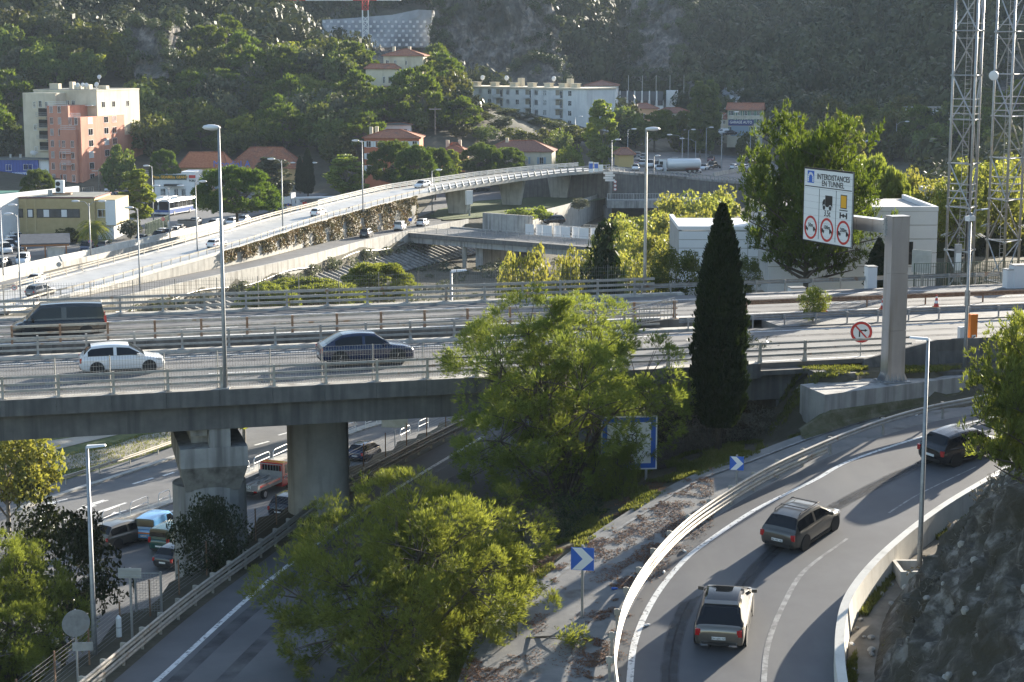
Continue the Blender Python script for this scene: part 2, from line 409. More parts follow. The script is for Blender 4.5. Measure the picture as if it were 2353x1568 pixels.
RIVER=[(56,470,0),(46,425,0),(30,385,0),(10,338,0),(-5,305,0),(-25,250,0),(-38,215,0),(-40,170,0)]
def farH(X,Y):
    sh=np.shape(X);x=np.ravel(X);y=np.ravel(Y);z=np.full(x.shape,20.)
    for i in range(0,len(x),20000):
        sl=slice(i,i+20000)
        z[sl]+=np.hypot(x[sl,None]-_C[None,:,0],y[sl,None]-_C[None,:,1])@_w
    z=z.reshape(sh)
    hill=np.clip((z-6)/20,0,1)
    z=z+hill*(3.2*vnoise(X,Y,42,1)+1.6*vnoise(X,Y,17,2))
    z=np.maximum(z-1.3,-.12)
    d,_=sdist([Vector(p) for p in RIVER],X,Y);d=np.abs(d)
    c=np.clip((d-16)/4,0,1);m=(Y>185)&(Y<470)
    z=np.where(m&(c<1),np.minimum(z,-5+5*c),z)
    e,_=sdist(RB,X,Y);c=np.clip((e-.1)/1.2,0,1);m=(Y>190)&(Y<352)&(e>.1)&(e<36)
    return np.where(m,np.minimum(z,-5.3*c+.3*c*vnoise(X,Y,5,3)),z)
S_AB=v_s(1830,0)
def nearH(X,Y):
    pl=RAMP[0]+RAMP[1]*X+RAMP[2]*Y
    dB,_=sdist(SIDE_L,X,Y);dC,_=sdist(WALL_R,X,Y);dL,zL=sdist(DARK_L,X,Y);dR,zR=sdist(DARK_R,X,Y)
    zR=np.clip(zR,4.0,11);zL=np.clip(zL,4.0,11)
    pB=np.minimum(pl,15.4)
    f=np.clip(dR/(np.abs(dR)+np.abs(dB)+1e-6),0,1);f=f**.75
    z=zR+(pB-zR)*f+.25*vnoise(X,Y,3,5)*np.clip(np.minimum(dR,-dB),0,1)
    z=np.where((dL>0)&(dR<=0),zL-.08,z)
    e=-dL
    z=np.where(dL<=0,np.maximum(zL-.12-np.clip((e-3.2)/2.5,0,1)*12,-.12),z)
    z=np.where(dB>0,pl-.08,z)
    g=np.clip(dC,0,100)
    z=np.where(dC>0,pl-.1-np.clip(g/.6,0,1)*.25+np.maximum(g-5.5,0)*.75,z)
    # upper plateau that carries the motorway right of the abutment
    s=(X-V0.x)*VU.x+(Y-V0.y)*VU.y;t=(X-V0.x)*VV.x+(Y-V0.y)*VV.y
    a=np.clip((s-(S_AB-2.0))/2.5,0,1)*np.clip((t+4.2)/2.2,0,1)
    top=np.where(t<-2,np.minimum(17.2,np.maximum(pl,16.6)),17.62)
    z=np.where((a>0)&(z<top),z+(top-z)*a,z)
    bk=np.clip((t-27)/30,0,1)
    return np.where((s>S_AB-3)&(t>26),17.5-bk*1.5,z)
def H(X,Y):
    X=np.asarray(X,float);Y=np.asarray(Y,float)
    s=(X-V0.x)*VU.x+(Y-V0.y)*VU.y;t=(X-V0.x)*VV.x+(Y-V0.y)*VV.y
    w=np.clip((Y-122)/22,0,1)*np.clip((t-27)/10,0,1);w=w*w*(3-2*w)
    return nearH(X,Y)*(1-w)+farH(X,Y)*w
def h1(x,y):return float(H(np.array([x]),np.array([y]))[0])
xs=np.unique(np.concatenate([np.linspace(-900,-130,20),np.arange(-130,-60,5),np.arange(-60,60,1.2),np.arange(60,200,5),np.linspace(200,900,18)]))
ys=np.unique(np.concatenate([np.linspace(20,50,6),np.arange(50,135,1.2),np.arange(135,480,4),np.arange(480,1000,7),np.linspace(1000,1900,14)]))
GX,GY=np.meshgrid(xs,ys)
GZ=H(GX,GY)
nx,ny=len(xs),len(ys)
idx=np.arange(nx*ny).reshape(ny,nx)
Fq=np.stack([idx[:-1,:-1],idx[:-1,1:],idx[1:,1:],idx[1:,:-1]],-1).reshape(-1,4)
def groundmat():
    m=mat('earth_and_rock',(.055,.05,.032),(.105,.092,.06),rough=.95,scale=.25,bump=.5,bscale=1.5,dist=.3)
    t=m.node_tree;b=t.nodes['Principled BSDF']
    geo=_n(t,'ShaderNodeNewGeometry');sx=_n(t,'ShaderNodeSeparateXYZ');t.links.new(geo.outputs['Position'],sx.inputs[0])
    old=b.inputs['Base Color'].links[0].from_socket
    mp=_n(t,'ShaderNodeMapping');mp.inputs['Scale'].default_value=(1,1,.35);t.links.new(geo.outputs['Position'],mp.inputs[0])
    nz=_n(t,'ShaderNodeTexNoise');nz.inputs['Scale'].default_value=.11;nz.inputs['Detail'].default_value=9;nz.inputs['Roughness'].default_value=.7
    t.links.new(mp.outputs[0],nz.inputs['Vector'])
    rp=_n(t,'ShaderNodeValToRGB');e=rp.color_ramp.elements
    e[0].position=.36;e[0].color=(.05,.055,.035,1);e[1].position=.66;e[1].color=(.17,.15,.12,1)
    x=e.new(.47);x.color=(.09,.085,.06,1)
    t.links.new(nz.outputs[0],rp.inputs[0])
    mr=_n(t,'ShaderNodeMapRange');mr.inputs[1].default_value=430;mr.inputs[2].default_value=520;t.links.new(sx.outputs[1],mr.inputs[0])
    mx=_n(t,'ShaderNodeMix',data_type='RGBA');t.links.new(mr.outputs[0],mx.inputs[0]);t.links.new(old,mx.inputs[6]);t.links.new(rp.outputs[0],mx.inputs[7])
    t.links.new(mx.outputs[2],b.inputs['Base Color'])
    return m
M['ground']=groundmat()
gr=ob('ground',np_mesh('ground',np.stack([GX,GY,GZ],-1).reshape(-1,3),Fq,True),M['ground'])
struct(gr)
# ------------------------------------------------------------------ motorway viaduct
VA=math.atan2(VU.y,VU.x)
S0,S1=-16.0,VL+60
def vbox(mb,s0,s1,t0,t1,z0,z1):
    q=[V(s0,t0,0),V(s1,t0,0),V(s1,t1,0),V(s0,t1,0)]
    return mb.hexa([(p.x,p.y,z0) for p in q],[(p.x,p.y,z1) for p in q])
SA=S_AB+.3
def asphalt_lane(name,s0,s1,t0,t1,z,m,th=.25):
    mb=MB();vbox(mb,s0,s1,t0,t1,z-th,z);return struct(ob(name,mb,m))
asphalt_lane('motorway_near_road',S0,S1,.95,11.95,18.0,M['asphalt'])
asphalt_lane('motorway_far_road',S0,S1,14.65,24.35,18.3,M['asphalt'])
mb=MB()
for t,z in ((1.45,18.0),(10.75,18.0),(22.5,18.3),(15.6,18.3)):
    mb.ribbon([V(s,t+.1,z+.005) for s in (S0,S1)],[V(s,t-.1,z+.005) for s in (S0,S1)])
s=S0
while s<S1:
    mb.ribbon([V(s,5.4,18.005),V(s+3,5.4,18.005)],[V(s,5.25,18.005),V(s+3,5.25,18.005)])
    mb.ribbon([V(s,18.5,18.305),V(s+3,18.5,18.305)],[V(s,18.35,18.305),V(s+3,18.35,18.305)])
    s+=13
struct(ob('motorway_markings',mb,M['paint_white']))
via=thing('motorway_viaduct','long weathered concrete motorway viaduct on two thick piers','viaduct',V(30,6,0))
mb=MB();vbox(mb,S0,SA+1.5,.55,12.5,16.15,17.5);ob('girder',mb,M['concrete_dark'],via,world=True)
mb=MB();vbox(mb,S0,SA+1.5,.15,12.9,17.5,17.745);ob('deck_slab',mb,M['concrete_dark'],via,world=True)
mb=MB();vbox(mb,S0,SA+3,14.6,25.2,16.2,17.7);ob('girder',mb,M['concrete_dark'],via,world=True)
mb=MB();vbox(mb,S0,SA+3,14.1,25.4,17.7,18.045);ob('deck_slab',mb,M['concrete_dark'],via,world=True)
pan=MB().hexa([(.006,0,-.62),(2.494,0,-.62),(2.494,.15,-.62),(.006,.15,-.62)],[(.006,.02,.14),(2.494,.02,.14),(2.494,.15,.14),(.006,.15,.14)]).mesh('coping_panel');pan.materials.append(M['concrete_dark'])
kb=MB().hexa([(.004,.15,-.25),(2.496,.15,-.25),(2.496,.95,-.25),(.004,.95,-.25)],[(.004,.15,.138),(2.496,.15,.138),(2.496,.88,.13),(.004,.88,.13)]).mesh('kerb_block');kb.materials.append(M['concrete'])
def vrow(me,name,t,z,s0,s1,flip=False,step=2.5):
    k=0;s=s0
    while s+step<=s1+.01:
        p=V(s+(step if flip else 0),t,z)
        o=inst(name,me,via,p-via.location,VA+(PI if flip else 0));s+=step
vrow(pan,'coping_panel',0,18.0,-7.5,SA);vrow(kb,'kerb_block',0,18.0,-7.5,SA)
vrow(kb,'kerb_block',12.9,18.0,-10,SA+2,True)
vrow(pan,'coping_panel',13.72,18.3,-10,SA+4);vrow(kb,'kerb_block',13.7,18.3,-10,SA+4)
vrow(kb,'kerb_block',25.3,18.3,-12.5,SA+4,True)
# piers
def hexp(mb,s0,s1,t0,t1,z0,a0,a1,b0,b1,z1):
    q=[V(s0,t0,z0),V(s1,t0,z0),V(s1,t1,z0),V(s0,t1,z0)];r=[V(a0,b0,z1),V(a1,b0,z1),V(a1,b1,z1),V(a0,b1,z1)]
    return mb.hexa(q,r)
sp=v_s(478,2.2)
mb=MB();ring=[]
def stadium(mb,s,t,a,r,z0,z1,n=10):
    pts=[(s+a+r*math.cos(x),t+r*math.sin(x)) for x in np.linspace(-PI/2,PI/2,n)]+[(s-a+r*math.cos(x),t+r*math.sin(x)) for x in np.linspace(PI/2,3*PI/2,n)]
    w=[V(x,y,0) for x,y in pts];return mb.prism([(p.x,p.y) for p in w],z0,z1)
mb=MB();stadium(mb,sp,2.9,.35,1.45,-.3,13.1);pier=ob('pier',mb,M['concrete_grey'],via,world=True)
mb=MB();hexp(mb,sp-1.25,sp+1.35,1.6,4.6,12.9,sp-1.55,sp+1.65,.55,6.2,14.3);hexp(mb,sp-1.55,sp+1.65,.55,6.2,14.301,sp-1.55,sp+1.65,.55,6.2,15.25)
ob('pier_cap',mb,M['concrete_grey'],pier).matrix_parent_inverse=Matrix.Translation(-via.location)
pier.children[-1].matrix_parent_inverse=(Matrix.Translation(via.location)@Matrix.Translation(-via.location)).inverted()
mb=MB();vbox(mb,sp-.15,sp+.85,.62,1.6,15.251,16.3);vbox(mb,sp-1.0,sp-.2,1.1,1.9,15.75,16.14);vbox(mb,sp-.9,sp+.9,1.9,4.6,15.251,16.14)
ob('bearing_block',mb,M['concrete_grey'],pier)
s2=v_s(727,8)
mb=MB();p=V(s2,8,0);mb.tube([Vector((p.x,p.y,-.3)),Vector((p.x,p.y,16.15))],1.62,32);ob('pier',mb,M['concrete'],via,True,world=True)
p=V(v_s(727,20.5),20.5,0);mb=MB().tube([Vector((p.x,p.y,-.3)),Vector((p.x,p.y,16.2))],1.5,32);ob('pier',mb,M['concrete'],via,True,world=True)
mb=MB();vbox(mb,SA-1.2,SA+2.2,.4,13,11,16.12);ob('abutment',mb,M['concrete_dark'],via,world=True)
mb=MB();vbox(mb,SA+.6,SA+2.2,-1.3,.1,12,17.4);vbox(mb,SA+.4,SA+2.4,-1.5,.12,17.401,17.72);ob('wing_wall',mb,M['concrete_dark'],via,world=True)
# graffiti letters on the abutment cheek
def text_mesh(body,size,align='CENTER',ext=.004,font_w=0.0):
    cu=bpy.data.curves.new('lettering','FONT');cu.body=body;cu.size=size;cu.align_x=align;cu.align_y='CENTER';cu.extrude=ext;cu.offset=font_w
    cu.resolution_u=2
    o=bpy.data.objects.new('lettering',cu);me=bpy.data.meshes.new_from_object(o)
    bpy.data.objects.remove(o);return me
def frame(org,u,v):  # matrix: local x->u, y->v, z->u x v
    u=Vector(u).normalized();v=Vector(v).normalized();n=u.cross(v)
    return Matrix(((u.x,v.x,n.x,org[0]),(u.y,v.y,n.y,org[1]),(u.z,v.z,n.z,org[2]),(0,0,0,1)))
def text(name,body,size,mx,m,parent,sx=1.0,align='CENTER',w=0.0):
    me=text_mesh(body,size,align,font_w=w);me.transform(mx@Matrix.Diagonal((sx,1,1,1)))
    return ob(name,me,m,parent,world=parent is not None)
# railings of the viaduct
post_m=MB()
post_m.hexa([(-.06,-.20,0),(.06,-.20,0),(.06,.18,0),(-.06,.18,0)],[(-.055,-.08,.35),(.055,-.08,.35),(.055,.08,.35),(-.055,.08,.35)])
post_m.box(-.055,.055,-.08,.08,.351,1.06);post_m.box(-.16,.16,-.26,.24,-.02,.03)
post_me=post_m.mesh('post')
def railing(label,t,z,s0,s1,ph,mrail,mpost,rails=(.32,.62,.95),side=-1,hook=False,w=.07,h=.11,step=2.5,s_end=None,group=None):
    th=thing('bridge_railing',label,'railing',V((s0+s1)/2,t,z),0,group)
    s=s0+ph
    while s<s1:
        o=inst('post',post_me,th,V(s,t,z)-th.location,VA+(PI if side>0 else 0))
        if not o.data.materials:o.data.materials.append(mpost)
        o.material_slots[0].link='OBJECT';o.material_slots[0].material=mpost
        s+=step
    for k,r in enumerate(rails):
        mb=MB();a=s0-1.0
        while a<(s_end or s1):
            b=min(a+7.5,s_end or s1)
            mb.bar(V(a+.01,t+side*.11,z+r),V(b-.01,t+side*.11,z+r),w,h);a=b
        ob('rail',mb,mrail,th,world=True)
    return th
m0=post_me.materials.append(M['rail_grey'])
RG='steel railings along the viaduct'
sph=v_s(7,.45)
railing('near steel railing with three rails over the dark edge of the viaduct',.45,18.13,sph,SA+.5,0,M['rail_grey'],M['galv_warm'],side=1,s_end=SA+6.5,group=RG)
railing('three-rail railing behind the near carriageway, front one of the median pair',12.4,18.13,-9,v_s(1520,12),.8,M['rail_grey'],M['rail_grey'],side=-1,group=RG)
railing('rusty two-rail railing at the near edge of the far carriageway',14.15,18.43,-9,v_s(1560,14),2.0,M['galv_warm'],M['rust'],rails=(.22,.6,.98),side=1,group=RG)
railing('far three-rail railing in front of the wire mesh fence',24.8,18.43,-12,v_s(1500,25),1.2,M['rail_grey'],M['rail_grey'],rails=(.32,.65,.98),side=-1,w=.08,h=.15,group=RG)
# wire mesh anti-throw fences
def mesh_fence(label,t,z,s0,s1,z1=1.75,pitch=.13):
    th=thing('mesh_fence',label,'fence',V((s0+s1)/2,t,z))
    a=s0;pm=None
    while a<s1-1:
        mb=MB()
        for k in range(int(2.5/pitch)):
            q=V(a+(k+.5)*pitch,t,z);mb.hexa([q+VU*-.006+VV*-.006,q+VU*.006+VV*-.006,q+VU*.006+VV*.006,q+VU*-.006+VV*.006],[q+VU*-.006+VV*-.006+Vector((0,0,z1)),q+VU*.006+VV*-.006+Vector((0,0,z1)),q+VU*.006+VV*.006+Vector((0,0,z1)),q+VU*-.006+VV*.006+Vector((0,0,z1))])
        for hh in np.arange(.1,z1+.01,.235):mb.bar(V(a,t+.012,z+hh),V(a+2.48,t+.012,z+hh),.012)
        o=ob('mesh_panel',mb,M['fence'],th,world=True);a+=2.5
    a=s0
    while a<s1-1:
        ob('fence_post',MB().bar(V(a,t+.05,z),V(a,t+.05,z+z1+.02),.05),M['fence'],th,world=True);a+=2.5
M['fence']=mat('fence_wire',(.30,.29,.27),(.38,.37,.345),rough=.5,metal=.3,scale=3)
mesh_fence('fine wire mesh fence standing behind the near viaduct railing',.78,18.13,-5,v_s(1112,.8))
M['fence2']=mat('fence_wire_dark',(.16,.16,.15),rough=.6,metal=.3)
_f=M['fence'];M['fence']=M['fence2']
mesh_fence('dark wire mesh fence behind the far viaduct railing',25.15,18.43,-12.5,v_s(1455,25),1.9,.15)
M['fence']=_f
# ------------------------------------------------------------------ slip roads
def road(name,L,R,m,n=70,dz=0.0):
    mb=MB();mb.ribbon(resamp(L,n),resamp(R,n),dz);return struct(ob(name,mb,m))
def subdiv_road(name,L,R,m,n=90,k=6,dz=0.0):
    L,R=resamp(L,n),resamp(R,n);mb=MB()
    for j in range(k):
        mb.ribbon([a.lerp(b,j/k) for a,b in zip(L,R)],[a.lerp(b,(j+1)/k) for a,b in zip(L,R)],dz)
    return struct(ob(name,mb,m))
road('slip_road',RAIL_R,offset(WALL_R,.2),M['asphalt_new'],110)
road('side_lane_road',offset(SIDE_L,-.6),offset(RAIL_R,-.001),M['asphalt_old'],110,-.004)
def line(mb,path,w,dz=.006):
    mb.ribbon(offset(path,-w/2),offset(path,w/2),dz)
mb=MB()
line(mb,smooth_line(R_([(1447,1600),(1447,1568),(1460,1469.5),(1503,1375),(1562.5,1297.6),(1619,1249),(1740,1168.7),(1871.5,1103),(1963,1054.6),(2161.6,990.2),(2330,945)]),.5),.24)
struct(ob('slip_road_edge_line',mb,M['paint_white']));mb=MB()
line(mb,smooth_line(R_([(1752,1620),(1755,1568),(1765,1480),(1800,1390),(1850,1310),(1945,1237)]),.5),.2)
line(mb,smooth_line(R_([(2040,1178),(2100,1140),(2170,1105),(2240,1072)]),.5),.2)
line(mb,offset(SIDE_L,.12),.16)
struct(ob('slip_road_worn_markings',mb,M['paint_worn']))
mb=MB();line(mb,offset(RAIL_R,-.02),.9,.008)
M['litter']=mat('needle_litter',(.20,.08,.035),(.34,.16,.08),rough=.95,scale=5,c3=(.12,.06,.03))
road('dark_slip_road',DARK_L,DARK_R,M['asphalt'],70)
mb=MB()
line(mb,smooth_line([PP(x,y,DARK) for x,y in [(270,1640),(357,1568),(588,1359),(746,1236),(848,1163),(975,1084),(1020,1057),(1110,1003)]],.6),.24)
struct(ob('dark_slip_road_markings',mb,M['paint_white']))
def wearmat():
    m=mat('tyre_wear',(.045,.046,.05),rough=.6);t=m.node_tree;b=t.nodes['Principled BSDF'];out=t.nodes['Material Output']
    g=_n(t,'ShaderNodeNewGeometry');nz=_n(t,'ShaderNodeTexNoise');nz.inputs['Scale'].default_value=.9;nz.inputs['Detail'].default_value=6;t.links.new(g.outputs['Position'],nz.inputs['Vector'])
    mr=_n(t,'ShaderNodeMapRange');mr.inputs[1].default_value=.35;mr.inputs[2].default_value=.75;mr.inputs[3].default_value=.9;mr.inputs[4].default_value=.35;t.links.new(nz.outputs[0],mr.inputs[0])
    tr=_n(t,'ShaderNodeBsdfTransparent');ms=_n(t,'ShaderNodeMixShader');t.links.new(mr.outputs[0],ms.inputs[0]);t.links.new(b.outputs[0],ms.inputs[1]);t.links.new(tr.outputs[0],ms.inputs[2]);t.links.new(ms.outputs[0],out.inputs[0]);return m
M['wear']=wearmat();mb=MB();LC=[a.lerp(b,.36) for a,b in zip(resamp(RAIL_R,120),resamp(WALL_R,120))]
for o_ in (-.95,-.8,-.65,.65,.8,.95):line(mb,offset(LC,o_),.55-abs(abs(o_)-.8)*1.2,.004+(abs(o_)*.002))
struct(ob('slip_road_tyre_marks',mb,M['wear']));mb=MB()
for t_ in (2.4,4.3,6.9,8.8):mb.ribbon([V(s_,t_+.35,18.003) for s_ in (S0,S1)],[V(s_,t_-.35,18.003) for s_ in (S0,S1)])
for t_ in (16.2,17.9,19.6,21.3):mb.ribbon([V(s_,t_+.35,18.303) for s_ in (S0,S1)],[V(s_,t_-.35,18.303) for s_ in (S0,S1)])
struct(ob('motorway_tyre_marks',mb,M['wear']));mb=MB()
for o_ in (2.3,4.1):line(mb,offset(DARK_L,o_),.6,.004)
struct(ob('dark_slip_road_tyre_marks',mb,M['wear']))
# concrete wall on the outside of the bend
W_IN=offset(WALL_R,0.02)
wl=thing('concrete_barrier_wall','low pale concrete wall curving along the outside of the slip road','wall',WALL_R[len(WALL_R)//2])
n=len(WALL_R);a=0
while a<n-1:
    b=min(a+9,n-1)
    ob('wall_section',MB().sweep(WALL_R[a:b+1],[(.012,-.4),(.03,.78),(.36,.80),(.46,-.4)]),M['concrete_pale'],wl,world=True);a=b
gl=offset(WALL_R,.48);g2=offset(WALL_R,2.0)
mb=MB();mb.ribbon(resamp(gl,80),resamp(g2,80),-.2);struct(ob('gutter_path',mb,mat('gutter_silt',(.15,.125,.095),(.26,.225,.18),rough=.95,scale=.9,bump=.25,c3=(.20,.17,.13))))
# guard rails with W section
WB=[(0,.46),(.055,.50),(.06,.545),(.01,.59),(.01,.62),(.06,.665),(.055,.71),(0,.75),(-.02,.75),(.035,.70),(.035,.675),(-.01,.63),(-.01,.58),(.035,.535),(.035,.51),(-.02,.46)]
gp=MB().box(-.05,.05,-.03,.03,-.3,.74);gp_me=gp.mesh('guard_post');gp_me.materials.append(M['galv'])
gb_me=MB().box(-.17,.1,-.06,.06,.5,.72).mesh('spacer_block');gb_me.materials.append(M['galv'])
def guardrail(label,path,m=None,side=1,step=2.0,double=0.0,spacer=.18,group=None,post=True,seg=8,raise_=0.0):
    m=m or M['galv'];path=[p+Vector((0,0,raise_)) for p in path]
    th=thing('guard_rail',label,'guard rail',path[len(path)//2],0,group)
    pr=[(a*side,b) for a,b in WB]
    n=len(path);a=0
    while a<n-1:
        b=min(a+seg,n-1);ob('beam',MB().sweep(path[a:b+1],pr),m,th,world=True)
        if double:ob('lower_beam',MB().sweep(path[a:b+1],[(x,y-double) for x,y in pr]),m,th,world=True)
        a=b
    if post:
        L=0.0;nxt=.5;r_=-side*spacer
        for i in range(n-1):
            d=path[i+1]-path[i];l=d.length
            while nxt<=L+l:
                q=path[i]+d*((nxt-L)/l);e=Vector((d.x,d.y,0)).normalized();rr=Vector((e.y,-e.x,0))
                an=math.atan2(e.y,e.x)+PI/2*1
                po=inst('post',gp_me,th,q+rr*r_-th.location,math.atan2(rr.y,rr.x)+(PI if side<0 else 0),mat=m)
                inst('spacer_block',gb_me,po,(.06+0,0,0),0,mat=m)
                nxt+=step
            L+=l
    return th
GG='guard rails of the slip roads'
k1=next(i for i,p in enumerate(RAIL_R) if proj(p)[0]>1885 and i>20)
guardrail('bright guard rail with a second lower beam along the inside of the bend',RAIL_R[:k1+1],M['galv_warm'],1,2.0,.36,group=GG,raise_=.12)
guardrail('rust-stained single-beam guard rail running on from the bend towards the concrete block',RAIL_R[k1:],M['rail_grey'],1,4.0,group=GG,raise_=.12)
guardrail('double-beam guard rail along the left edge of the shaded slip road',offset(DARK_L,-.25),M['galv_warm'],1,2.0,.38,group=GG,raise_=.1)
# right of the expansion joint the motorway has plain guard rails
def vline(fx0,fx1,t,z,step=1.0):
    a,b=v_s(fx0,t),v_s(fx1,t);n=max(2,int((b-a)/step));return [V(a+(b-a)*i/(n-1),t,z) for i in range(n)]
GM='guard rails beside the motorway'
guardrail('guard rail along the grass behind the far carriageway, running to the masts',vline(1455,2420,24.9,18.3),M['rail_grey'],-1,2.0,group=GM)
guardrail('rusty leaning guard rail between the carriageways with traffic cones behind it',vline(1700,2420,16.3,18.28),M['rust'],1,4.0,group=GM)
guardrail('front guard rail of the median strip, crossing behind the tall gantry post',vline(1560,2420,12.3,18.0),M['galv'],-1,2.0,group=GM)
mb=MB();vbox(mb,SA+4,S1,11.9,14.7,17.6,18.06);struct(ob('median_strip',mb,M['asphalt_old']))
# short tilted pedestrian barriers lying in the median near the joint
for k,(fa,fb,l) in enumerate(((1420,1492,'low steel crowd barrier folded against the median railing'),(1455,1552,'long tilted steel crowd barrier standing in the median gap'))):
    a=V(v_s(fa,13.4),13.4+k*.15,18.3-.3*(1-k));b=V(v_s(fb,13.4),13.4+k*.15,18.3+.25*k)
    th=thing('crowd_barrier',l,'barrier',a,0,'crowd barriers in the median')
    ob('top_bar',MB().bar(a+Vector((0,0,.95)),b+Vector((0,0,.95+.25*k)),.06),M['galv'],th,world=True);ob('bottom_bar',MB().bar(a,b,.05),M['galv'],th,world=True)
    for i in range(13):
        q=a.lerp(b,i/12);ob('upright',MB().bar(q,q+Vector((0,0,.93+.25*k*i/12)),.03),M['galv'],th,world=True)
# concrete safety wall at the right, retaining wall and gantry block
j0,j1=v_s(1985,.6),v_s(2440,.6)
jw=thing('concrete_safety_wall','weathered concrete safety wall rising behind the gantry post','wall',V(j0,.6,18))
prof=lambda h:[(.32,-.5),(.14,.3*h),(.1,h),(-.1,h),(-.14,.3*h),(-.32,-.5)]
pts=[V(j0+i*(j1-j0)/14,.6,18) for i in range(15)]
mb=MB();vs=[]
A,B=V(j0,.6,18),V(j0+4.2,.6,18)
mb.hexa([V(j0,.3,17.4),V(j0+4.2,.3,17.4),V(j0+4.2,.9,17.4),V(j0,.9,17.4)],[V(j0,.5,18.02),V(j0+4.2,.5,18.88),V(j0+4.2,.7,18.88),V(j0,.7,18.02)]);ob('tapered_end',mb,M['concrete_dark'],jw,world=True)
k=0;s=j0+4.2
while s<j1:
    e=min(s+6,j1);ob('wall_section',MB().sweep([V(s+.01,.6,18),V(e-.01,.6,18)],prof(.88)),M['concrete_dark'],jw,world=True);s=e
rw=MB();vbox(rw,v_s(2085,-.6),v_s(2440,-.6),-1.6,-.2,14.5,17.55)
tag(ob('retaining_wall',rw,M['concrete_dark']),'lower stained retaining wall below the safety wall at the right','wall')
A,B,C=P(1896,907,17.35),P(2238,862.6,17.35),P(1862,893,17.35)
q=[A,B,B+(C-A)*1.7,A+(C-A)*1.7]
bl=tag(ob('foundation_block',MB().hexa([(p.x,p.y,14.2) for p in q],[(p.x,p.y,17.35) for p in q]),M['concrete_grey']),'long grey concrete block carrying the tall gantry post','concrete block')
# verge bank between the block and the side lane
va=[A+(A-B).normalized()*1.6-Vector((0,-.3,1.6)),A,A.lerp(B,.5),B,B+(B-A).normalized()*8];va=resamp([Vector((p.x,p.y,min(p.z,16.55))) for p in va],30)
vb=[PP(x,y,RAMP) for x,y in ((1850,1011),(1880,1001),(1963,974),(2070,945),(2230,908),(2400,874))];vb=resamp(vb,30);mb=MB()
for j in range(4):mb.ribbon([a_.lerp(b_,j/4)+Vector((0,0,.12*math.sin(j*2.1))) for a_,b_ in zip(va,vb)],[a_.lerp(b_,(j+1)/4)+Vector((0,0,.12*math.sin((j+1)*2.1) if j<3 else 0)) for a_,b_ in zip(va,vb)])
struct(ob('verge_bank',mb,mat('verge_earth',(.07,.075,.03),(.17,.155,.11),rough=.95,scale=1.3,bump=.5,bscale=5,dist=.08,c3=(.11,.105,.06))))
# low stone rubble wall left of the block
c0=P(1850,905,16.6);rs=random.Random(3)
th=thing('rubble_wall','small rough stone wall at the left end of the concrete block','wall',c0)
stn=MB().lathe([(.1,-.16),(.26,-.08),(.3,.05),(.2,.16),(.06,.19)],7).mesh('stone');stn.materials.append(mat('limestone',(.26,.24,.21),(.42,.40,.36),rough=.9,scale=2,bump=.4,coord='obj'))
for i in range(26):
    q=c0+Vector((rs.uniform(-.2,1.1),rs.uniform(-.3,.5),-1.2+(i%6)*.26))
    inst('stone',stn,th,q-c0,rs.uniform(0,6),scale=rs.uniform(.8,1.15),rot=(rs.uniform(-.5,.5),rs.uniform(-.5,.5),rs.uniform(0,6)))
# ------------------------------------------------------------------ valley floor: roads, flyover, river works
def poly(name,pts,m,kind='structure'):
    mb=MB();mb.add(pts,[tuple(range(len(pts)))]);o=ob(name,mb,m);o['kind']=kind;return o
def PZ(l,z):return [P(x,y,z) for x,y in l]
# lower road seen under the viaduct
poly('lower_road',[Vector((-110,90,.02)),Vector((6,96,.02)),Vector((14,185,.02)),Vector((-110,185,.02))],M['asphalt'])
M['grass']=mat('grass',(.045,.075,.018),(.10,.12,.035),rough=.95,scale=1.6,bump=.5,bscale=6,c3=(.075,.10,.028),dist=.08)
M['dirt']=mat('dirt_path',(.30,.265,.215),(.42,.385,.325),rough=.95,scale=.7,bump=.2)
poly('grass_verge_ground',PZ([(-60,1130),(100,1118),(385,1030),(470,1000),(560,960),(330,940),(60,1000),(-60,1020)],.05),M['grass'])
poly('footpath',PZ([(60,1092),(180,1075),(330,1045),(420,1005),(430,985),(330,1000),(240,1030),(80,1062)],.09),M['dirt'])
poly('footpath_upper',PZ([(-40,1030),(100,1040),(200,1015),(330,985),(300,978),(180,1003),(60,1020)],.09),M['dirt'])
mb=MB()
def dash(a,b,w,z=.026):
    A,B=P(*a,z),P(*b,z);d=(B-A).normalized();r=Vector((d.y,-d.x,0))*w/2
    mb.add([A-r,A+r,B+r,B-r],[(0,1,2,3)])
for a,b in [((128,1199),(175,1187)),((0,1262),(35,1249)),((190,1163),(240,1149)),((305,1112),(352,1098)),((375,1093),(400,1085)),((85,1180),(120,1170)),((585,1023),(618,1014)),((330,1200),(420,1165)),((200,1185),(290,1155)),((640,1000),(690,985)),((860,960),(930,940)),((545,1095),(570,1085)),((640,1055),(665,1045))]:
    dash(a,b,.28)
def arrow(a,b,w):
    A,B=P(*a,.026),P(*b,.026);d=(B-A).normalized();r=Vector((d.y,-d.x,0));L=(B-A).length
    mb.add([A-r*.1,A+r*.1,A+d*L*.5+r*.1,A+d*L*.5-r*.1],[(0,1,2,3)]);mb.add([A+d*L*.5-r*w,A+d*L*.5+r*w,B],[(0,1,2)])
arrow((155,1146),(98,1161),.5);arrow((248,1149),(175,1172),.5);arrow((290,1172),(253,1183),.4)
struct(ob('lower_road_markings',mb,M['paint_white']))
guardrail('sunlit guard rail beside the grass verge under the viaduct',smooth_line(PZ([(60,1142),(150,1116),(270,1078),(385,1038),(470,1005)],0),1.5),M['galv_warm'],1,4.0,raise_=.1)
mb=MB();mb.sweep(smooth_line(PZ([(40,1170),(150,1132),(280,1090),(400,1050)],0),2),[(0,0),(0,.16),(.5,.16),(.5,0)]);struct(ob('kerb',mb,M['concrete']))
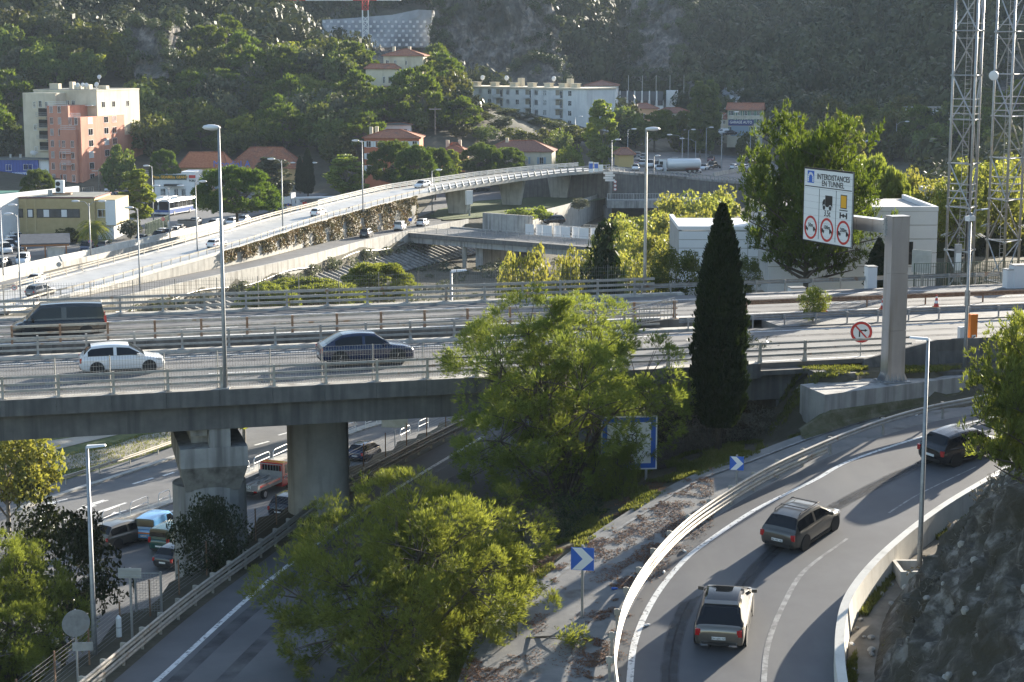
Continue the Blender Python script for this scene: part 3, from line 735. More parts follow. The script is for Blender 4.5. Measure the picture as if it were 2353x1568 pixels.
# white hoop barriers on the traffic island
mb=MB();mb.sweep(smooth_line(PZ([(215,1212),(300,1185),(430,1140),(560,1090),(660,1048),(820,990),(900,965)],0),2),[(-.5,0),(-.5,.14),(.5,.14),(.5,0)]);struct(ob('traffic_island_kerb',mb,M['concrete']))
for i,(x,y,dx,dy) in enumerate([(236,1206,40,-16),(300,1184,41,-17),(365,1163,26,-11),(548,1096,25,-12),(584,1078,36,-16),(628,1060,34,-16),(690,1034,34,-15),(792,1002,26,-11),(840,984,26,-10),(920,1012,22,-12),(962,992,22,-10)]):
    a,b=P(x,y,.14),P(x+dx,y+dy,.14);h=Vector((0,0,.95));d=(b-a)*.12
    th=thing('hoop_barrier','white tubular hoop barrier, number %d of the row from the left, on the island under the viaduct'%(i+1),'barrier',a,0,'white hoop barriers on the traffic island')
    th['label']='white tubular hoop barrier on the island, '+['leftmost','second from the left','third from the left, beside the pier','first right of the wedge-topped pier','behind the truck bed','behind the red cab','half hidden by the round pier','first right of the round pier','above the blue hatchback','behind the yellow sign back','farthest right'][i]
    ob('hoop',MB().tube([a,a+h*.8,a+h*.95+d*.5,a+h+d,b+h-d,b+h*.95-d*.5,b+h*.8,b],.035,6),M['white'],th,world=True)
    ob('cross_rail',MB().tube([a+h*.5,b+h*.5],.03,6),M['white'],th,world=True)
# ------------------------------------------------------------------ flyover
FF=offset(FN,-11.0)
road('flyover_road',offset(FN,-.9),offset(FN,-10.2),M['asphalt_glare'],120)
def cum(path):return np.concatenate([[0],np.cumsum([(b-a).length for a,b in zip(path[:-1],path[1:])])])
kf=next(i for i,p in enumerate(FN) if proj(p)[0]>985)
fo=thing('flyover','concrete flyover climbing to the right on tapered piers','flyover',FN[kf])
mb=MB();mb.sweep(FN[kf-3:],[(0,.12),(0,-.55),(-.9,-.75),(-10.1,-.75),(-11,-.55),(-11,.12),(-10.2,.12),(-10.2,-.02),(-.9,-.02),(-.9,.12)]);ob('deck',mb,M['concrete'],fo,world=True)
def taper_pier(fx,y0,y1,w0,w1,zt,sn):
    a=P(fx,y1,0);d=math.atan2(-.3,1)
    mb=MB();c,s_=math.cos(d),math.sin(d)
    def R(x,y,z):return (a.x+x*c-y*s_,a.y+x*s_+y*c,z)
    mb.hexa([R(-w0/2,0,-.2),R(w0/2,0,-.2),R(w0/2,1.6,-.2),R(-w0/2,1.6,-.2)],[R(-w1/2,-.2,zt),R(w1/2,-.2,zt),R(w1/2,1.8,zt),R(-w1/2,1.8,zt)])
    ob('pier',mb,M['concrete'],fo,world=True)
for a in ((1050,436,492,3.6,5.4,5.1,0),(1174,418,472,3.8,5.8,5.7,0),(1284,405,455,3.8,5.9,6.0,0)):taper_pier(*a)
wallm=MB();mb=MB();fl=FN[:kf-2]
for off,sgn in ((0,1),):mb.ribbon([p+Vector((0,0,-.02)) for p in fl],[Vector((p.x,p.y,-.3)) for p in fl])
ramp=thing('flyover_ramp','walled concrete ramp leading up to the flyover, ivy over its right side','ramp',fl[len(fl)//2])
mb=MB();vs=[]
for p,q in zip(fl,FF[:kf-2]):vs+=[p,Vector((p.x,p.y,-.4)),Vector((q.x,q.y,-.4)),q]
fs=[]
for i in range(len(fl)-1):
    for j in (0,2):fs.append((i*4+j,i*4+j+1,(i+1)*4+j+1,(i+1)*4+j))
e=(len(fl)-1)*4;fs.append((e,e+1,e+2,e+3));mb.add(vs,fs);ob('side_wall',mb,M['concrete'],ramp,world=True)
mb=MB();mb.sweep(fl,[(.06,.1),(.06,-.3),(-.9,-.06),(-.9,.1)]);mb.sweep(FF[:kf-2],[(.8,.1),(.8,-.06),(-.06,-.3),(-.06,.1)]);ob('kerb',mb,M['concrete_pale'],ramp,world=True)
# flyover rails: posts + beams
def fly_rail(label,path,m,step,beams,posth,mp,gusset=0.0,side=1):
    th=thing('flyover_railing',label,'railing',path[len(path)//2],0,'railings of the flyover')
    for z in beams:ob('rail',MB().sweep(path,[(-.05,z-.11),(.05,z-.11),(.05,z+.11),(-.05,z+.11)]),m,th,world=True)
    L=cum(path);u=np.arange(0,L[-1],step);pa=np.array([tuple(p) for p in path])
    g=gusset
    pm=MB().hexa([(-.07,-.07-g,0),(.07,-.07-g,0),(.07,.07,0),(-.07,.07,0)],[(-.07,-.07,posth),(.07,-.07,posth),(.07,.07,posth),(-.07,.07,posth)]).mesh('post');pm.materials.append(mp)
    for x in u:
        q=Vector([np.interp(x,L,pa[:,k]) for k in range(3)]);i=min(int(np.searchsorted(L,x)),len(path)-1);d=path[i]-path[max(i-1,0)] if i else path[1]-path[0]
        inst('post',pm,th,q-th.location+Vector((0,0,0)),math.atan2(d.y,d.x)+(0 if side>0 else PI))
fly_rail('sunlit guard rail along the left of the flyover ramp',[p+Vector((0,0,.1)) for p in offset(FN,-10.5)][:kf-12],M['galv_warm'],4,(.5,.85),.95,M['galv_warm'])
fly_rail('pale three-rail parapet along the far side of the flyover',[p+Vector((0,0,.12)) for p in offset(FN,-10.6)][kf-13:],M['concrete_pale'],2.5,(.35,.65,.98),1.05,M['concrete_pale'],.3,-1)
fly_rail('guard rail on close-set posts along the right of the flyover ramp',[p+Vector((0,0,.1)) for p in offset(FN,-.45)][:kf],M['galv_warm'],2.5,(.8,),.95,M['rail_grey'])
fly_rail('railing on gusseted posts along the near side of the flyover',[p+Vector((0,0,.12)) for p in offset(FN,-.35)][kf:],M['galv'],2.5,(.35,.98),1.1,M['rail_grey'],.45)
# roads either side of the ramp and the lots at the left (lie flush on the valley floor)
poly('left_road',[Vector((-150,215,.03)),Vector((-66,205,.03))]+[Vector((p.x,p.y,.03)) for p in FF[2:kf-4:6]]+[Vector((p.x-9,p.y+3,.03)) for p in FF[kf-4:2:-6]]+[Vector((-150,262,.03))],M['asphalt'])
lot=[(-30,640),(0,638),(150,603),(270,575),(456,535),(640,480),(800,432),(840,425),(1000,405),(1010,380),(800,395),(500,400),(280,440),(-80,430)]
poly('parking_ground',PZ(lot,.05),M['asphalt'])
IV=offset(FN,1.0)
poly('ivy_lane',[Vector((p.x,p.y,.03)) for p in IV[1:kr:4]]+[Vector((p.x,p.y,.03)) for p in offset(FN,8.2)[kr:1:-4]],M['asphalt'])
poly('crossroads',PZ([(955,502),(985,470),(1010,440),(1010,405),(1300,380),(1420,400),(1420,462),(1395,449),(1240,451),(1100,461),(1010,480)],.04),M['asphalt'])
poly('bridge_approach_road',PZ([(930,534),(955,502),(1015,504),(1000,532)],.04),M['asphalt']);poly('upstream_road',PZ([(1421,462),(1690,462),(1690,440),(1560,428),(1421,440)],.04),M['asphalt'])
isl=poly('traffic_island_ground',PZ([(985,497),(1010,480),(1100,462),(1240,452),(1392,449),(1395,456),(1300,472),(1180,488),(1100,500),(1020,505)],.12),M['grass'])
# lit wall between the lot and the road at the left
th=thing('parking_wall','long sunlit white wall below the parking lot at the left','wall',P(150,610,0))
wp=smooth_line(PZ([(-40,648),(0,638),(110,612),(190,595),(268,577),(360,557),(456,535),(520,518)],0),3)
for i in range(0,len(wp)-1,4):
    ob('wall_section',MB().sweep(wp[i:i+5],[(0,-.1),(-.25,1.25),(-.55,1.25),(-.55,-.1)]),M['concrete_pale'] if i<30 else M['concrete'],th,world=True)
wq=offset(wp,2.6)
tag(ob('road_edge_wall',MB().sweep(wq,[(0,-.1),(-.05,.8),(-.3,.8),(-.35,-.1)]),M['concrete']),'low brown concrete kerb wall between the white wall and the road','wall')
# river works
th=thing('river_wall','concrete parapet above the river bank beside the ivy lane','wall',RB[len(RB)//2])
for i in range(0,len(RB)-1,6):
    ob('wall_section',MB().sweep(RB[i:i+7],[(-.2,-.3),(-.2,.75),(.15,.75),(.2,-2.6),(-.2,-2.6)]),M['concrete'],th,world=True)
bk=MB();L1=[p+Vector((0,0,-2.5)) for p in offset(RB,.25)];L2=[p+Vector((0,0,-5.1)) for p in offset(RB,5.5)]
bk.ribbon(L1,L2);struct(ob('river_bank',bk,M['concrete_dark']))
rib=MB()
th=thing('bank_ribs','row of sloping concrete ribs on the river bank','bank lining',L1[len(L1)//2])
for i in range(0,len(L1),1):
    d=(L1[min(i+1,len(L1)-1)]-L1[max(0,i-1)]).normalized()
    ob('rib',MB().bar(L1[i]+Vector((0,0,.05)),L2[i]+d*2.5+Vector((0,0,.05)),.45,.35),M['concrete_grey'],th,world=True)
mb=MB();mb.tube([p+Vector((0,0,-.9-.8*math.sin(i*.23)**2)) for i,p in enumerate(offset(RB,.35))],.08,6)
tag(ob('drain_pipe',mb,M['rail_grey']),'grey pipe snaking along the river wall','pipe')
# river bridge
A,B=P(926,536,.2),P(1380,572,.2);u=(B-A).normalized();w=Vector((-u.y,u.x,0))
br=thing('river_bridge','grey concrete road bridge over the dry river','bridge',A.lerp(B,.5))
def obx(a,u,w,l0,l1,w0,w1,z0,z1):
    q=[a+u*l0+w*w0,a+u*l1+w*w0,a+u*l1+w*w1,a+u*l0+w*w1]
    return MB().hexa([(p.x,p.y,z0) for p in q],[(p.x,p.y,z1) for p in q])
LB=(B-A).length
ob('parapet_beam',obx(A,u,w,0,LB+6,0,.6,-.5,.35),M['concrete_dark'],br,world=True)
ob('girder',obx(A,u,w,0,LB+6,.4,12,-1.5,-.51),M['concrete_grey'],br,world=True)
ob('deck',obx(A,u,w,0,LB+6,.601,14,-.5,.08),M['asphalt'],br,world=True)
ob('parapet_beam',obx(A,u,w,0,LB+6,14.01,14.4,-.5,.35),M['concrete_grey'],br,world=True)
for l in (13.5,14.8):
    q=A+u*l+w*(1.5+(l-13.5)*2);ob('column',MB().cyl((q.x,q.y,-6),.45,4.49,14),M['concrete'],br,world=True)
ob('pier',obx(A,u,w,15.5,17.2,2.2,10,-6,-1.51),M['concrete_grey'],br,world=True);ob('pier',obx(A,u,w,23,25,2.2,10,-6,-1.51),M['concrete_dark'],br,world=True)
ob('abutment',obx(A,u,w,-1.0,.3,.1,13,-6,-.52),M['concrete_grey'],br,world=True)
def fence_panelled(name,label,a,b,h,m,step=2.0,bars=8,cat='railing',rails=(1.0,.12),group=None,bw=.05):
    th=thing(name,label,cat,a,0,group);d=b-a;L=d.length;n=max(1,int(L/step));d=d/n
    for i in range(n+1):ob('post',MB().bar(a+d*i,a+d*i+Vector((0,0,h)),bw*1.8),m,th,world=True)
    for i in range(n):
        p,q=a+d*i,a+d*(i+1);mb=MB()
        for r in rails:mb.bar(p+Vector((0,0,h*r-bw)),q+Vector((0,0,h*r-bw)),bw)
        for k in range(1,bars):
            x=p.lerp(q,k/bars);mb.bar(x+Vector((0,0,.1)),x+Vector((0,0,h-.06)),bw*.7)
        ob('railing_panel',mb,m,th,world=True)
    return th
BR='railings of the river bridges'
fence_panelled('bridge_rail','rail along the near edge of the river bridge',A+Vector((0,0,.35))+w*.3,B+Vector((0,0,.35))+w*.3,1.0,M['rail_grey'],2.5,8,group=BR)
fence_panelled('bridge_rail','white rail in the middle of the river bridge behind the near one',A+u*14+w*7+Vector((0,0,.1)),B+w*7+Vector((0,0,.1)),1.0,M['galv'],2.5,1,rails=(1.0,.6),group=BR)
ob_=obx(A,u,w,7.5,19,14.6,15.1,-.4,3.4);q=ob('bridge_wing_wall',ob_,M['concrete_grey']);tag(q,'tall stained concrete wall standing on the far side of the river bridge','wall')
# white hoarding panels on the bridge
th=thing('site_hoarding','row of white corrugated hoarding panels on the river bridge','hoarding',A+u*20+w*13)
for i in range(11):
    a=A+u*(19.2+i*2.05)+w*(12.6+.5*(i%2));mb=MB()
    for k in range(8):
        x=a+u*(k*.25);mb.cbox((x.x,x.y,1.1),(.2,.05+.04*(k%2),2.0),math.atan2(u.y,u.x))
    ob('panel',mb,M['offwhite'],th,world=True);ob('post',MB().bar(a-u*.1,a-u*.1+Vector((0,0,2.5)),.08),M['galv'],th,world=True)
fence_panelled('bridge_rail','tall grey bar fence at the far side of the river bridge',A+u*30+w*16,A+u*46+w*17.5,2.2,M['rail_grey'],2.4,10,'fence',group=BR)
fence_panelled('bridge_rail','long white rail above the river bridge behind the hoarding',A+u*22+w*19,A+u*42+w*20,1.3,M['white'],2.0,7,group=BR)
# second bridge
A2,B2=P(1396,463,.1),P(1690,463,.1);u2=(B2-A2).normalized();w2=Vector((-u2.y,u2.x,0));L2_=(B2-A2).length
b2=thing('upstream_bridge','flat concrete bridge with white railing behind the yellow plane trees','bridge',A2.lerp(B2,.5))
ob('deck',obx(A2,u2,w2,0,L2_,0,10,-1.4,.3),M['concrete_grey'],b2,world=True)
ob('abutment',obx(A2,u2,w2,-.5,1,.2,9.8,-6,-1.41),M['concrete_dark'],b2,world=True)
fence_panelled('bridge_rail','white barred railing along the upstream bridge',A2+Vector((0,0,.3))+w2*.15,B2+Vector((0,0,.3))+w2*.15,1.5,M['white'],5.5,16,group=BR)
# channel walls
tag(ob('channel_wall',MB().sweep(PZ([(1148,520),(1220,500),(1300,480),(1392,450)],0),[(0,-6),(0,.9),(-.3,.9),(-.3,-6)]),M['concrete']),'streaked channel wall below the grass island','wall')
# abutment and big retaining wall of the upper road at right
def zr(fx):return float(np.interp(fx,[1395,1450,1560,1690,1760],[6.8,6.4,5.2,3.0,1.5]))
RT=smooth_line([P(x,y,zr(x)) for x,y in [(1398,391),(1450,396),(1520,401),(1600,408),(1680,416),(1760,420)]],2.5)
th=thing('tall_retaining_wall','tall dark retaining wall under the upper road beside the flyover','wall',RT[3])
mb=MB();mb.sweep(RT,[(0,-.05),(.3,-7),(-2,-7),(-2,-.05)]);ob('wall_face',mb,M['concrete_dark'],th,world=True)
mb=MB();mb.sweep(RT,[(.15,-.05),(.15,-.5),(.02,-.6),(-1.2,-.6),(-1.2,-.05)]);ob('coping',mb,M['concrete_grey'],th,world=True)
a_=FN[-1];ab=obx(Vector((a_.x,a_.y,0)),Vector((-.9,.2,0)).normalized(),Vector((.2,.9,0)).normalized(),-1.2,26,1.5,14,-.2,5.9)
fab=ob('abutment',ab,M['concrete_dark'],fo,world=True)
dk=ob('door',obx(Vector((a_.x,a_.y,0)),Vector((-.9,.2,0)).normalized(),Vector((.2,.9,0)).normalized(),11,14.2,1.3,1.6,0,3.1),M['black'],fo,world=True)
fly_rail('dense row of short posts and rail on top of the tall retaining wall',[p+Vector((0,0,-.02)) for p in offset(RT,-.3)],M['galv'],1.25,(.75,),.95,M['rail_grey'],.2)
# upper road: traffic queue and the bend
UR=smooth_line([P(1404,392,6.8),P(1500,400,6.0),P(1590,404,4.6),P(1680,404,3.0),P(1735,390,1.6),P(1738,374,1.0),P(1700,358,.9),P(1650,350,.9),P(1560,345,.9),P(1400,340,.9)],4.0)
mb=MB();mb.add([P(x,y,z) for x,y,z in [(1405,394,6.62),(1560,404,4.9),(1690,414,2.8),(1690,396,2.8),(1560,392,4.9),(1450,376,6.2),(1410,372,6.62)]],[(0,1,2,3,4,5,6)])
def sheet(name,rows,m):
    n=len(rows[0]);mb=MB();mb.add([P(*q) for r in rows for q in r],[(i*n+j,i*n+j+1,(i+1)*n+j+1,(i+1)*n+j) for i in range(len(rows)-1) for j in range(n-1)]);return struct(ob(name,mb,m))
sheet('upper_road',[[(1400,393,6.6),(1480,400,6.0),(1560,406,5.0),(1640,413,3.7),(1720,419,2.1),(1800,424,1.2)],
                     [(1405,380,6.6),(1480,386,6.0),(1560,392,4.9),(1640,398,3.6),(1720,400,2.0),(1800,404,1.2)],
                     [(1410,365,6.3),(1480,368,5.6),(1560,374,4.4),(1630,380,3.2),(1720,382,1.9),(1790,386,1.2)],
                     [(1410,345,5.6),(1480,348,5.0),(1560,352,4.0),(1630,356,2.9),(1715,362,1.8),(1770,368,1.2)],
                     [(1410,326,5.0),(1480,328,4.4),(1560,332,3.6),(1630,338,2.8),(1690,348,1.8),(1740,352,1.2)]],M['asphalt'])
mb=MB();bl_=smooth_line([P(1640,404,3.75),P(1700,392,2.4),P(1722,378,2.0),P(1708,362,2.0),P(1670,352,2.3),P(1640,350,2.8)],3)
tag(ob('median_wall',MB().sweep(bl_,[(.25,-.3),(.12,.85),(-.12,.85),(-.25,-.3)]),M['concrete']),'curved concrete median wall on the far bend of the upper road','wall')
# ------------------------------------------------------------------ vegetation
M['needle']=leafmat('pine_needles',(.075,.11,.03),(.28,.325,.09),trans=.5,tint=(1.3,1.22,.6),var=.12)
M['needle_dark']=leafmat('pine_needles_dark',(.045,.08,.018),(.13,.175,.035),trans=.45,tint=(1.4,1.3,.5),var=.15)
M['umbrella']=leafmat('umbrella_pine_needles',(.04,.08,.016),(.12,.17,.035),trans=.4,tint=(1.4,1.3,.5),var=.15)
M['plane']=leafmat('plane_tree_leaves',(.14,.18,.045),(.34,.34,.11),trans=.48,tint=(1.25,1.15,.6),var=.15)
M['lime']=leafmat('fresh_green_leaves',(.11,.16,.03),(.26,.30,.07),trans=.5,tint=(1.3,1.2,.5),var=.15)
M['broad']=leafmat('broad_leaves',(.05,.075,.022),(.15,.17,.055),trans=.4,tint=(1.3,1.2,.5),var=.4)
M['olive']=leafmat('olive_leaves',(.07,.082,.05),(.15,.16,.10),trans=.25,tint=(1.1,1.1,.7),var=.2)
M['dkleaf']=leafmat('dark_evergreen_leaves',(.022,.034,.015),(.06,.075,.034),trans=.15,rough=.4,var=.2)
M['cyp']=leafmat('cypress_scales',(.010,.021,.008),(.032,.05,.016),trans=.2,tint=(1.3,1.3,.5),var=.1)
M['ivy']=leafmat('autumn_ivy_leaves',(.075,.10,.02),(.30,.20,.09),trans=.3,tint=(1.2,1.0,.6),var=.1)
M['twig']=leafmat('dry_twigs',(.10,.09,.075),(.22,.20,.165),trans=.1,var=.2)
M['wood']=leafmat('hill_wood_leaves',(.022,.036,.017),(.105,.125,.052),trans=.2,var=.2,ns=.10,iw=.2)
M['grassblade']=leafmat('grass_blades',(.085,.115,.03),(.21,.215,.085),trans=.5,var=.1)
def unit(r,n):
    v=r.normal(size=(n,3));return v/np.linalg.norm(v,axis=1,keepdims=True)
def quads(C,A,B):  # centres, half axes
    V_=np.stack([C-A,C-B*.8,C+A,C+B*.8],1).reshape(-1,3);return V_,np.arange(len(V_)).reshape(-1,4)
def leaf_cloud(r,C,size,up=.0,aspect=.6,nrm=None,jit=.35):
    n=len(C);N=unit(r,n)
    if nrm is not None:N=N*.9+nrm;N/=np.linalg.norm(N,axis=1,keepdims=True)
    T=np.cross(N,unit(r,n));T/=np.linalg.norm(T,axis=1,keepdims=True)+1e-9;B=np.cross(N,T)
    s=size*r.uniform(1-jit,1+jit,(n,1));return quads(C,T*s,B*s*aspect)
def tufts(r,C,D,size,k=6,w=.09,spread=.75):  # bunches of needles growing along D
    n=len(C);C=np.repeat(C,k,0);D=np.repeat(D,k,0)
    d=D+unit(r,n*k)*spread;d/=np.linalg.norm(d,axis=1,keepdims=True)
    s=size*r.uniform(.65,1.25,(n*k,1));q=np.cross(d,unit(r,n*k));q/=np.linalg.norm(q,axis=1,keepdims=True)+1e-9
    V_=np.stack([C-q*s*w*.5,C+d*s*.55+q*s*w,C+d*s,C+d*s*.55-q*s*w],1).reshape(-1,3)
    return V_,np.arange(len(V_)).reshape(-1,4)
def limb(mb,a,b,r0,r1,r,sag=.0,n=5):
    a,b=Vector(a),Vector(b);m=a.lerp(b,.5)+Vector((r.uniform(-.06,.06),r.uniform(-.06,.06),r.uniform(-.03,.08)-sag))*(b-a).length
    pts=[a*(1-t)**2+m*2*t*(1-t)+b*t*t for t in np.linspace(0,1,n)]
    mb.tube(pts,[r0+(r1-r0)*t for t in np.linspace(0,1,n)],6,cap=False);return pts
def aleppo(seed,height,rx,crown0,nb,tuft_n,size,k=7,lean=(0,0),ry=None,w=.09,lobes=None):
    """open pine: branches fan out from the trunk, shoots at their ends carry needle bunches"""
    r=np.random.RandomState(seed);ry=ry or rx;mb=MB();C=[];D=[]
    top=Vector((lean[0],lean[1],height*.82));tp=limb(mb,(0,0,-.6),top,height*.022+.05,.06,r,n=9)
    for i in range(nb):
        f=(i+.5)/nb;z0=crown0+(height*.82-crown0)*f**1.0
        base=tp[min(8,int(z0/(height*.82)*8))].copy();base.z=z0*.96
        az=i*2.399+r.uniform(-.4,.4)
        rad=math.sin(PI*min(.99,(.20+.72*f)))**.7*r.uniform(.72,1.08)
        e=Vector((math.cos(az)*rx*rad+lean[0]*f,math.sin(az)*ry*rad+lean[1]*f,z0+(height*.24)*(.35+.5*f)*r.uniform(.4,1.1)))
        bp=limb(mb,base,e,.035+height*.006*(1-f),.02,r,n=6)
        L=(e-base).length;ns=max(5,int(L*2.6))
        for j in range(ns):
            t=r.uniform(.28,1.0);q=bp[0].lerp(bp[-1],t) if t>.9 else bp[min(5,int(t*5))].lerp(bp[min(5,int(t*5)+1)],t*5%1)
            dv=Vector(unit(r,1)[0]);dv.z=abs(dv.z)*.8+.15;ee=q+dv*(L*.25+.5)*r.uniform(.4,1.0)
            mb.tube([q,q.lerp(ee,.6)+Vector((0,0,.06)),ee],[.016,.01,.006],4,cap=False)
            m=tuft_n
            tt=r.uniform(.25,1.05,m);base_c=np.array(q)[None]+(np.array(ee)-np.array(q))[None]*tt[:,None]
            C.append(base_c+unit(r,m)*r.uniform(.04,.5,(m,1)));o=np.array(dv)[None]*.6+unit(r,m)*.5+np.array([0,0,.55])
            D.append(o/np.linalg.norm(o,axis=1,keepdims=True))
    C=np.concatenate(C);D=np.concatenate(D)
    Vn,Fn=tufts(r,C,D,size,k,w)
    return mb.mesh('trunk',True),np_mesh('crown',Vn,Fn)
def pine_round(seed,height,rx,ry,z0,nlobe,ncl,nt,size,k=7,w=.06,trunk_r=.2):
    """dense rounded pine: lobes of shoot clumps around the trunk, needle bunches pointing out and up"""
    r=np.random.RandomState(seed);mb=MB();hz=(height-z0)/2;cz=z0+hz;S_=np.array([rx,ry,hz])
    tp=limb(mb,(0,0,-.8),(r.uniform(-.4,.4),r.uniform(-.4,.4),height*.8),trunk_r,.05,r,n=9);C=[];D=[]
    U=unit(r,nlobe);U[:,2]=U[:,2]*.9;lob=U*r.uniform(.25,.70,(nlobe,1));lob[0]=(0,0,.55);lr=r.uniform(.26,.40,nlobe)
    for i in range(nlobe):
        lc=lob[i]*S_+np.array([0,0,cz]);b=tp[int(np.clip((lc[2]-hz*.5)/height*9,1,8))];limb(mb,b,lc,trunk_r*.42,.04,r,n=5)
        for _ in range(ncl):
            d=unit(r,1)[0]+lob[i]*.9+np.array([0,0,.25]);d/=np.linalg.norm(d);c=lc+d*lr[i]*S_*r.uniform(.75,1.06)
            if _%2==0:mb.tube([lc,lc*.4+c*.6+np.array([0,0,.05]),c],[.035,.02,.008],4,cap=False)
            rr=r.uniform(.42,.8);m=int(nt*r.uniform(.7,1.3));q=unit(r,m);q=q+d*.7;q/=np.linalg.norm(q,axis=1,keepdims=True)
            C.append(c+q*r.uniform(.25,1,(m,1))*np.array([rr,rr,rr*.75]));e=q*.7+d*.5+np.array([0,0,.55]);D.append(e/np.linalg.norm(e,axis=1,keepdims=True))
    v,f=tufts(r,np.concatenate(C),np.concatenate(D),size,k,w,.6);return mb.mesh('trunk',True),np_mesh('crown',v,f)
def clumpy(seed,height,rx,crown0,ncl,nl,size,flat=1.0,shape='round',rc=.32,trunk_r=.2,aspect=.65,hang=0.0,bias=.75):
    """broad crown: leaf clumps over an uneven shell, limbs to the clumps"""
    r=np.random.RandomState(seed);mb=MB();hz=(height-crown0)/2;cz=crown0+hz
    U=unit(r,ncl);rad=r.uniform(.45,1.0,ncl)**.6
    if shape=='umbrella':U[:,2]=np.abs(U[:,2])*.9+.05;U/=np.linalg.norm(U,axis=1,keepdims=True);rad=r.uniform(.8,1.0,ncl);cz=crown0
    E=U*rad[:,None]*np.array([rx,rx,hz*(2 if shape=='umbrella' else 1)])*r.uniform(.85,1.1,(ncl,1))
    if shape=='spire':
        f=np.clip((E[:,2]+hz)/(2*hz),0,1);E[:,:2]*=(1.25*(1-f)**.8+.12)[:,None]
    if shape=='column':
        f=np.clip((E[:,2]+hz)/(2*hz),0,1);E[:,:2]*=(.55+.55*np.sin(PI*np.clip(f+.12,0,1)))[:,None]
    E=E+np.array([0,0,cz])
    top=Vector((0,0,crown0+hz*(.9 if shape!='umbrella' else .5)));tp=limb(mb,(0,0,-.8),top,trunk_r,trunk_r*.35,r,n=7)
    V_=[];F_=[];o=0
    for i in range(ncl):
        c=E[i]
        if i%2==0:
            b=tp[r.randint(2,7)];limb(mb,b,c,trunk_r*.3,.015,r,n=4)
        m=int(nl*r.uniform(.6,1.3));q=unit(r,m);rr=rx*rc*r.uniform(.6,1.25)
        rad_=r.uniform(bias,1.0,(m,1))**1.0
        Cc=c+q*rad_*np.array([rr,rr,rr*.75*flat]);Cc[:,2]-=hang*r.uniform(0,1,m)*rr
        v,f=leaf_cloud(r,Cc,size,aspect=aspect,nrm=q*.8)
        V_.append(v);F_.append(f+o);o+=len(v)
    return mb.mesh('trunk',True),np_mesh('crown',np.concatenate(V_),np.concatenate(F_))
def pine_dome(seed,height,rx,crown0,ncl,nt,size,trunk_r=.25,k=6,w=.11):
    r=np.random.RandomState(seed);mb=MB();U=unit(r,ncl);U[:,2]=np.abs(U[:,2]);rad=r.uniform(.78,1.0,ncl);hz=height-crown0
    lowr=r.uniform(size=ncl)<.25;U[lowr,2]*=-.15
    E=U*rad[:,None]*np.array([rx,rx,hz])+np.array([0,0,crown0]);tp=limb(mb,(0,0,-.8),(0,0,crown0+hz*.3),trunk_r,trunk_r*.6,r,n=6);C=[];D=[]
    for i in range(ncl):
        if i%2==0:limb(mb,tp[r.randint(3,6)],E[i]*.92,trunk_r*.35,.02,r,n=4)
        m=int(nt*r.uniform(.6,1.3));q=unit(r,m);q[:,2]=np.abs(q[:,2])*.9-.1;rr=rx*.2*r.uniform(.7,1.3)
        C.append(E[i]+q*r.uniform(.6,1,(m,1))*np.array([rr,rr,rr*.7]));d=q+np.array([0,0,.5])+U[i]*.4;D.append(d/np.linalg.norm(d,axis=1,keepdims=True))
    v,f=tufts(r,np.concatenate(C),np.concatenate(D),size,k,w);return mb.mesh('trunk',True),np_mesh('crown',v,f)
def cypress(seed,height,rx,n,size):
    r=np.random.RandomState(seed);f=r.uniform(0.03,1,n)**1.15;az=r.uniform(0,2*PI,n)
    prof=np.interp(f,[0,.06,.2,.4,.6,.8,.93,1],[.45,.78,1.0,.95,.80,.55,.24,.03])*rx
    lob=1+.13*np.sin(az*5+f*17)+.10*np.sin(az*9-f*31)+.06*np.sin(f*70+az*3);rad=prof*lob*r.uniform(.72,1.05,n)*np.where(r.uniform(size=n)<.1,r.uniform(1,1.22,n),1)
    C=np.stack([rad*np.cos(az),rad*np.sin(az),.5+f*(height-.5)],1)
    D=np.stack([np.cos(az)*.42,np.sin(az)*.42,np.full(n,1.0)],1);D/=np.linalg.norm(D,axis=1,keepdims=True)
    v,F_=tufts(r,C,D,size,4,.2,.35);mb=MB();mb.tube([(0,0,-.8),(0,0,height*.6),(0,0,height*.97)],[rx*.16,rx*.1,.02],8)
    return mb.mesh('trunk',True),np_mesh('crown',v,F_)
def proto(mm,tm,cm):
    mm[0].materials.append(tm);mm[1].materials.append(cm);return mm
def plant(pr,name,label,loc,rz=0.0,sc=1.0,group=None,cat='tree',crown_mat=None):
    th=thing(name,label,cat,loc,rz,group);th.scale=sc if isinstance(sc,(tuple,list)) else (sc,)*3
    inst('trunk',pr[0],th);inst('crown',pr[1],th,mat=crown_mat);return th
AL1=proto(pine_round(3,11.3,6.9,5.8,-.6,34,16,52,.215,8,.05),M['bark'],M['needle'])
AL2=proto(pine_round(8,10.5,6.7,5.8,.0,32,16,52,.205,8,.05),M['bark'],M['needle'])
AL3=proto(aleppo(21,11.5,6.1,4.0,58,13,.34,7,ry=5.2,w=.09),M['bark'],M['needle_dark'])
def gz(x,y):return h1(x,y)
def at_depth(fx,d):return (fx*KP-512)/FPX*(d*CT)
def put(fx,d,dz=0.0):
    x=(fx*KP-512)/FPX;
    # solve column: X = x*(Y*CT - (z-CZ)*ST)
    z=10.0
    for _ in range(4):
        X=x*(d*CT-(z-CZ)*ST);z=h1(X,d)
    return Vector((X,d,z+dz))
b=put(1300,82.5);b.z-=.6;plant(AL1,'aleppo_pine','big bright green pine in the middle, in front of the viaduct',b,.6,(1.04,1.0,(34-(290-50)*81/1792-b.z)/11.0))
b=put(945,64.5);plant(AL2,'aleppo_pine','bright green pine at the bottom centre beside the shaded slip road',b-Vector((0,0,3.6)),2.1,(1.1,1.05,(37.6-(480-50)*63/1792-b.z)/10.2))
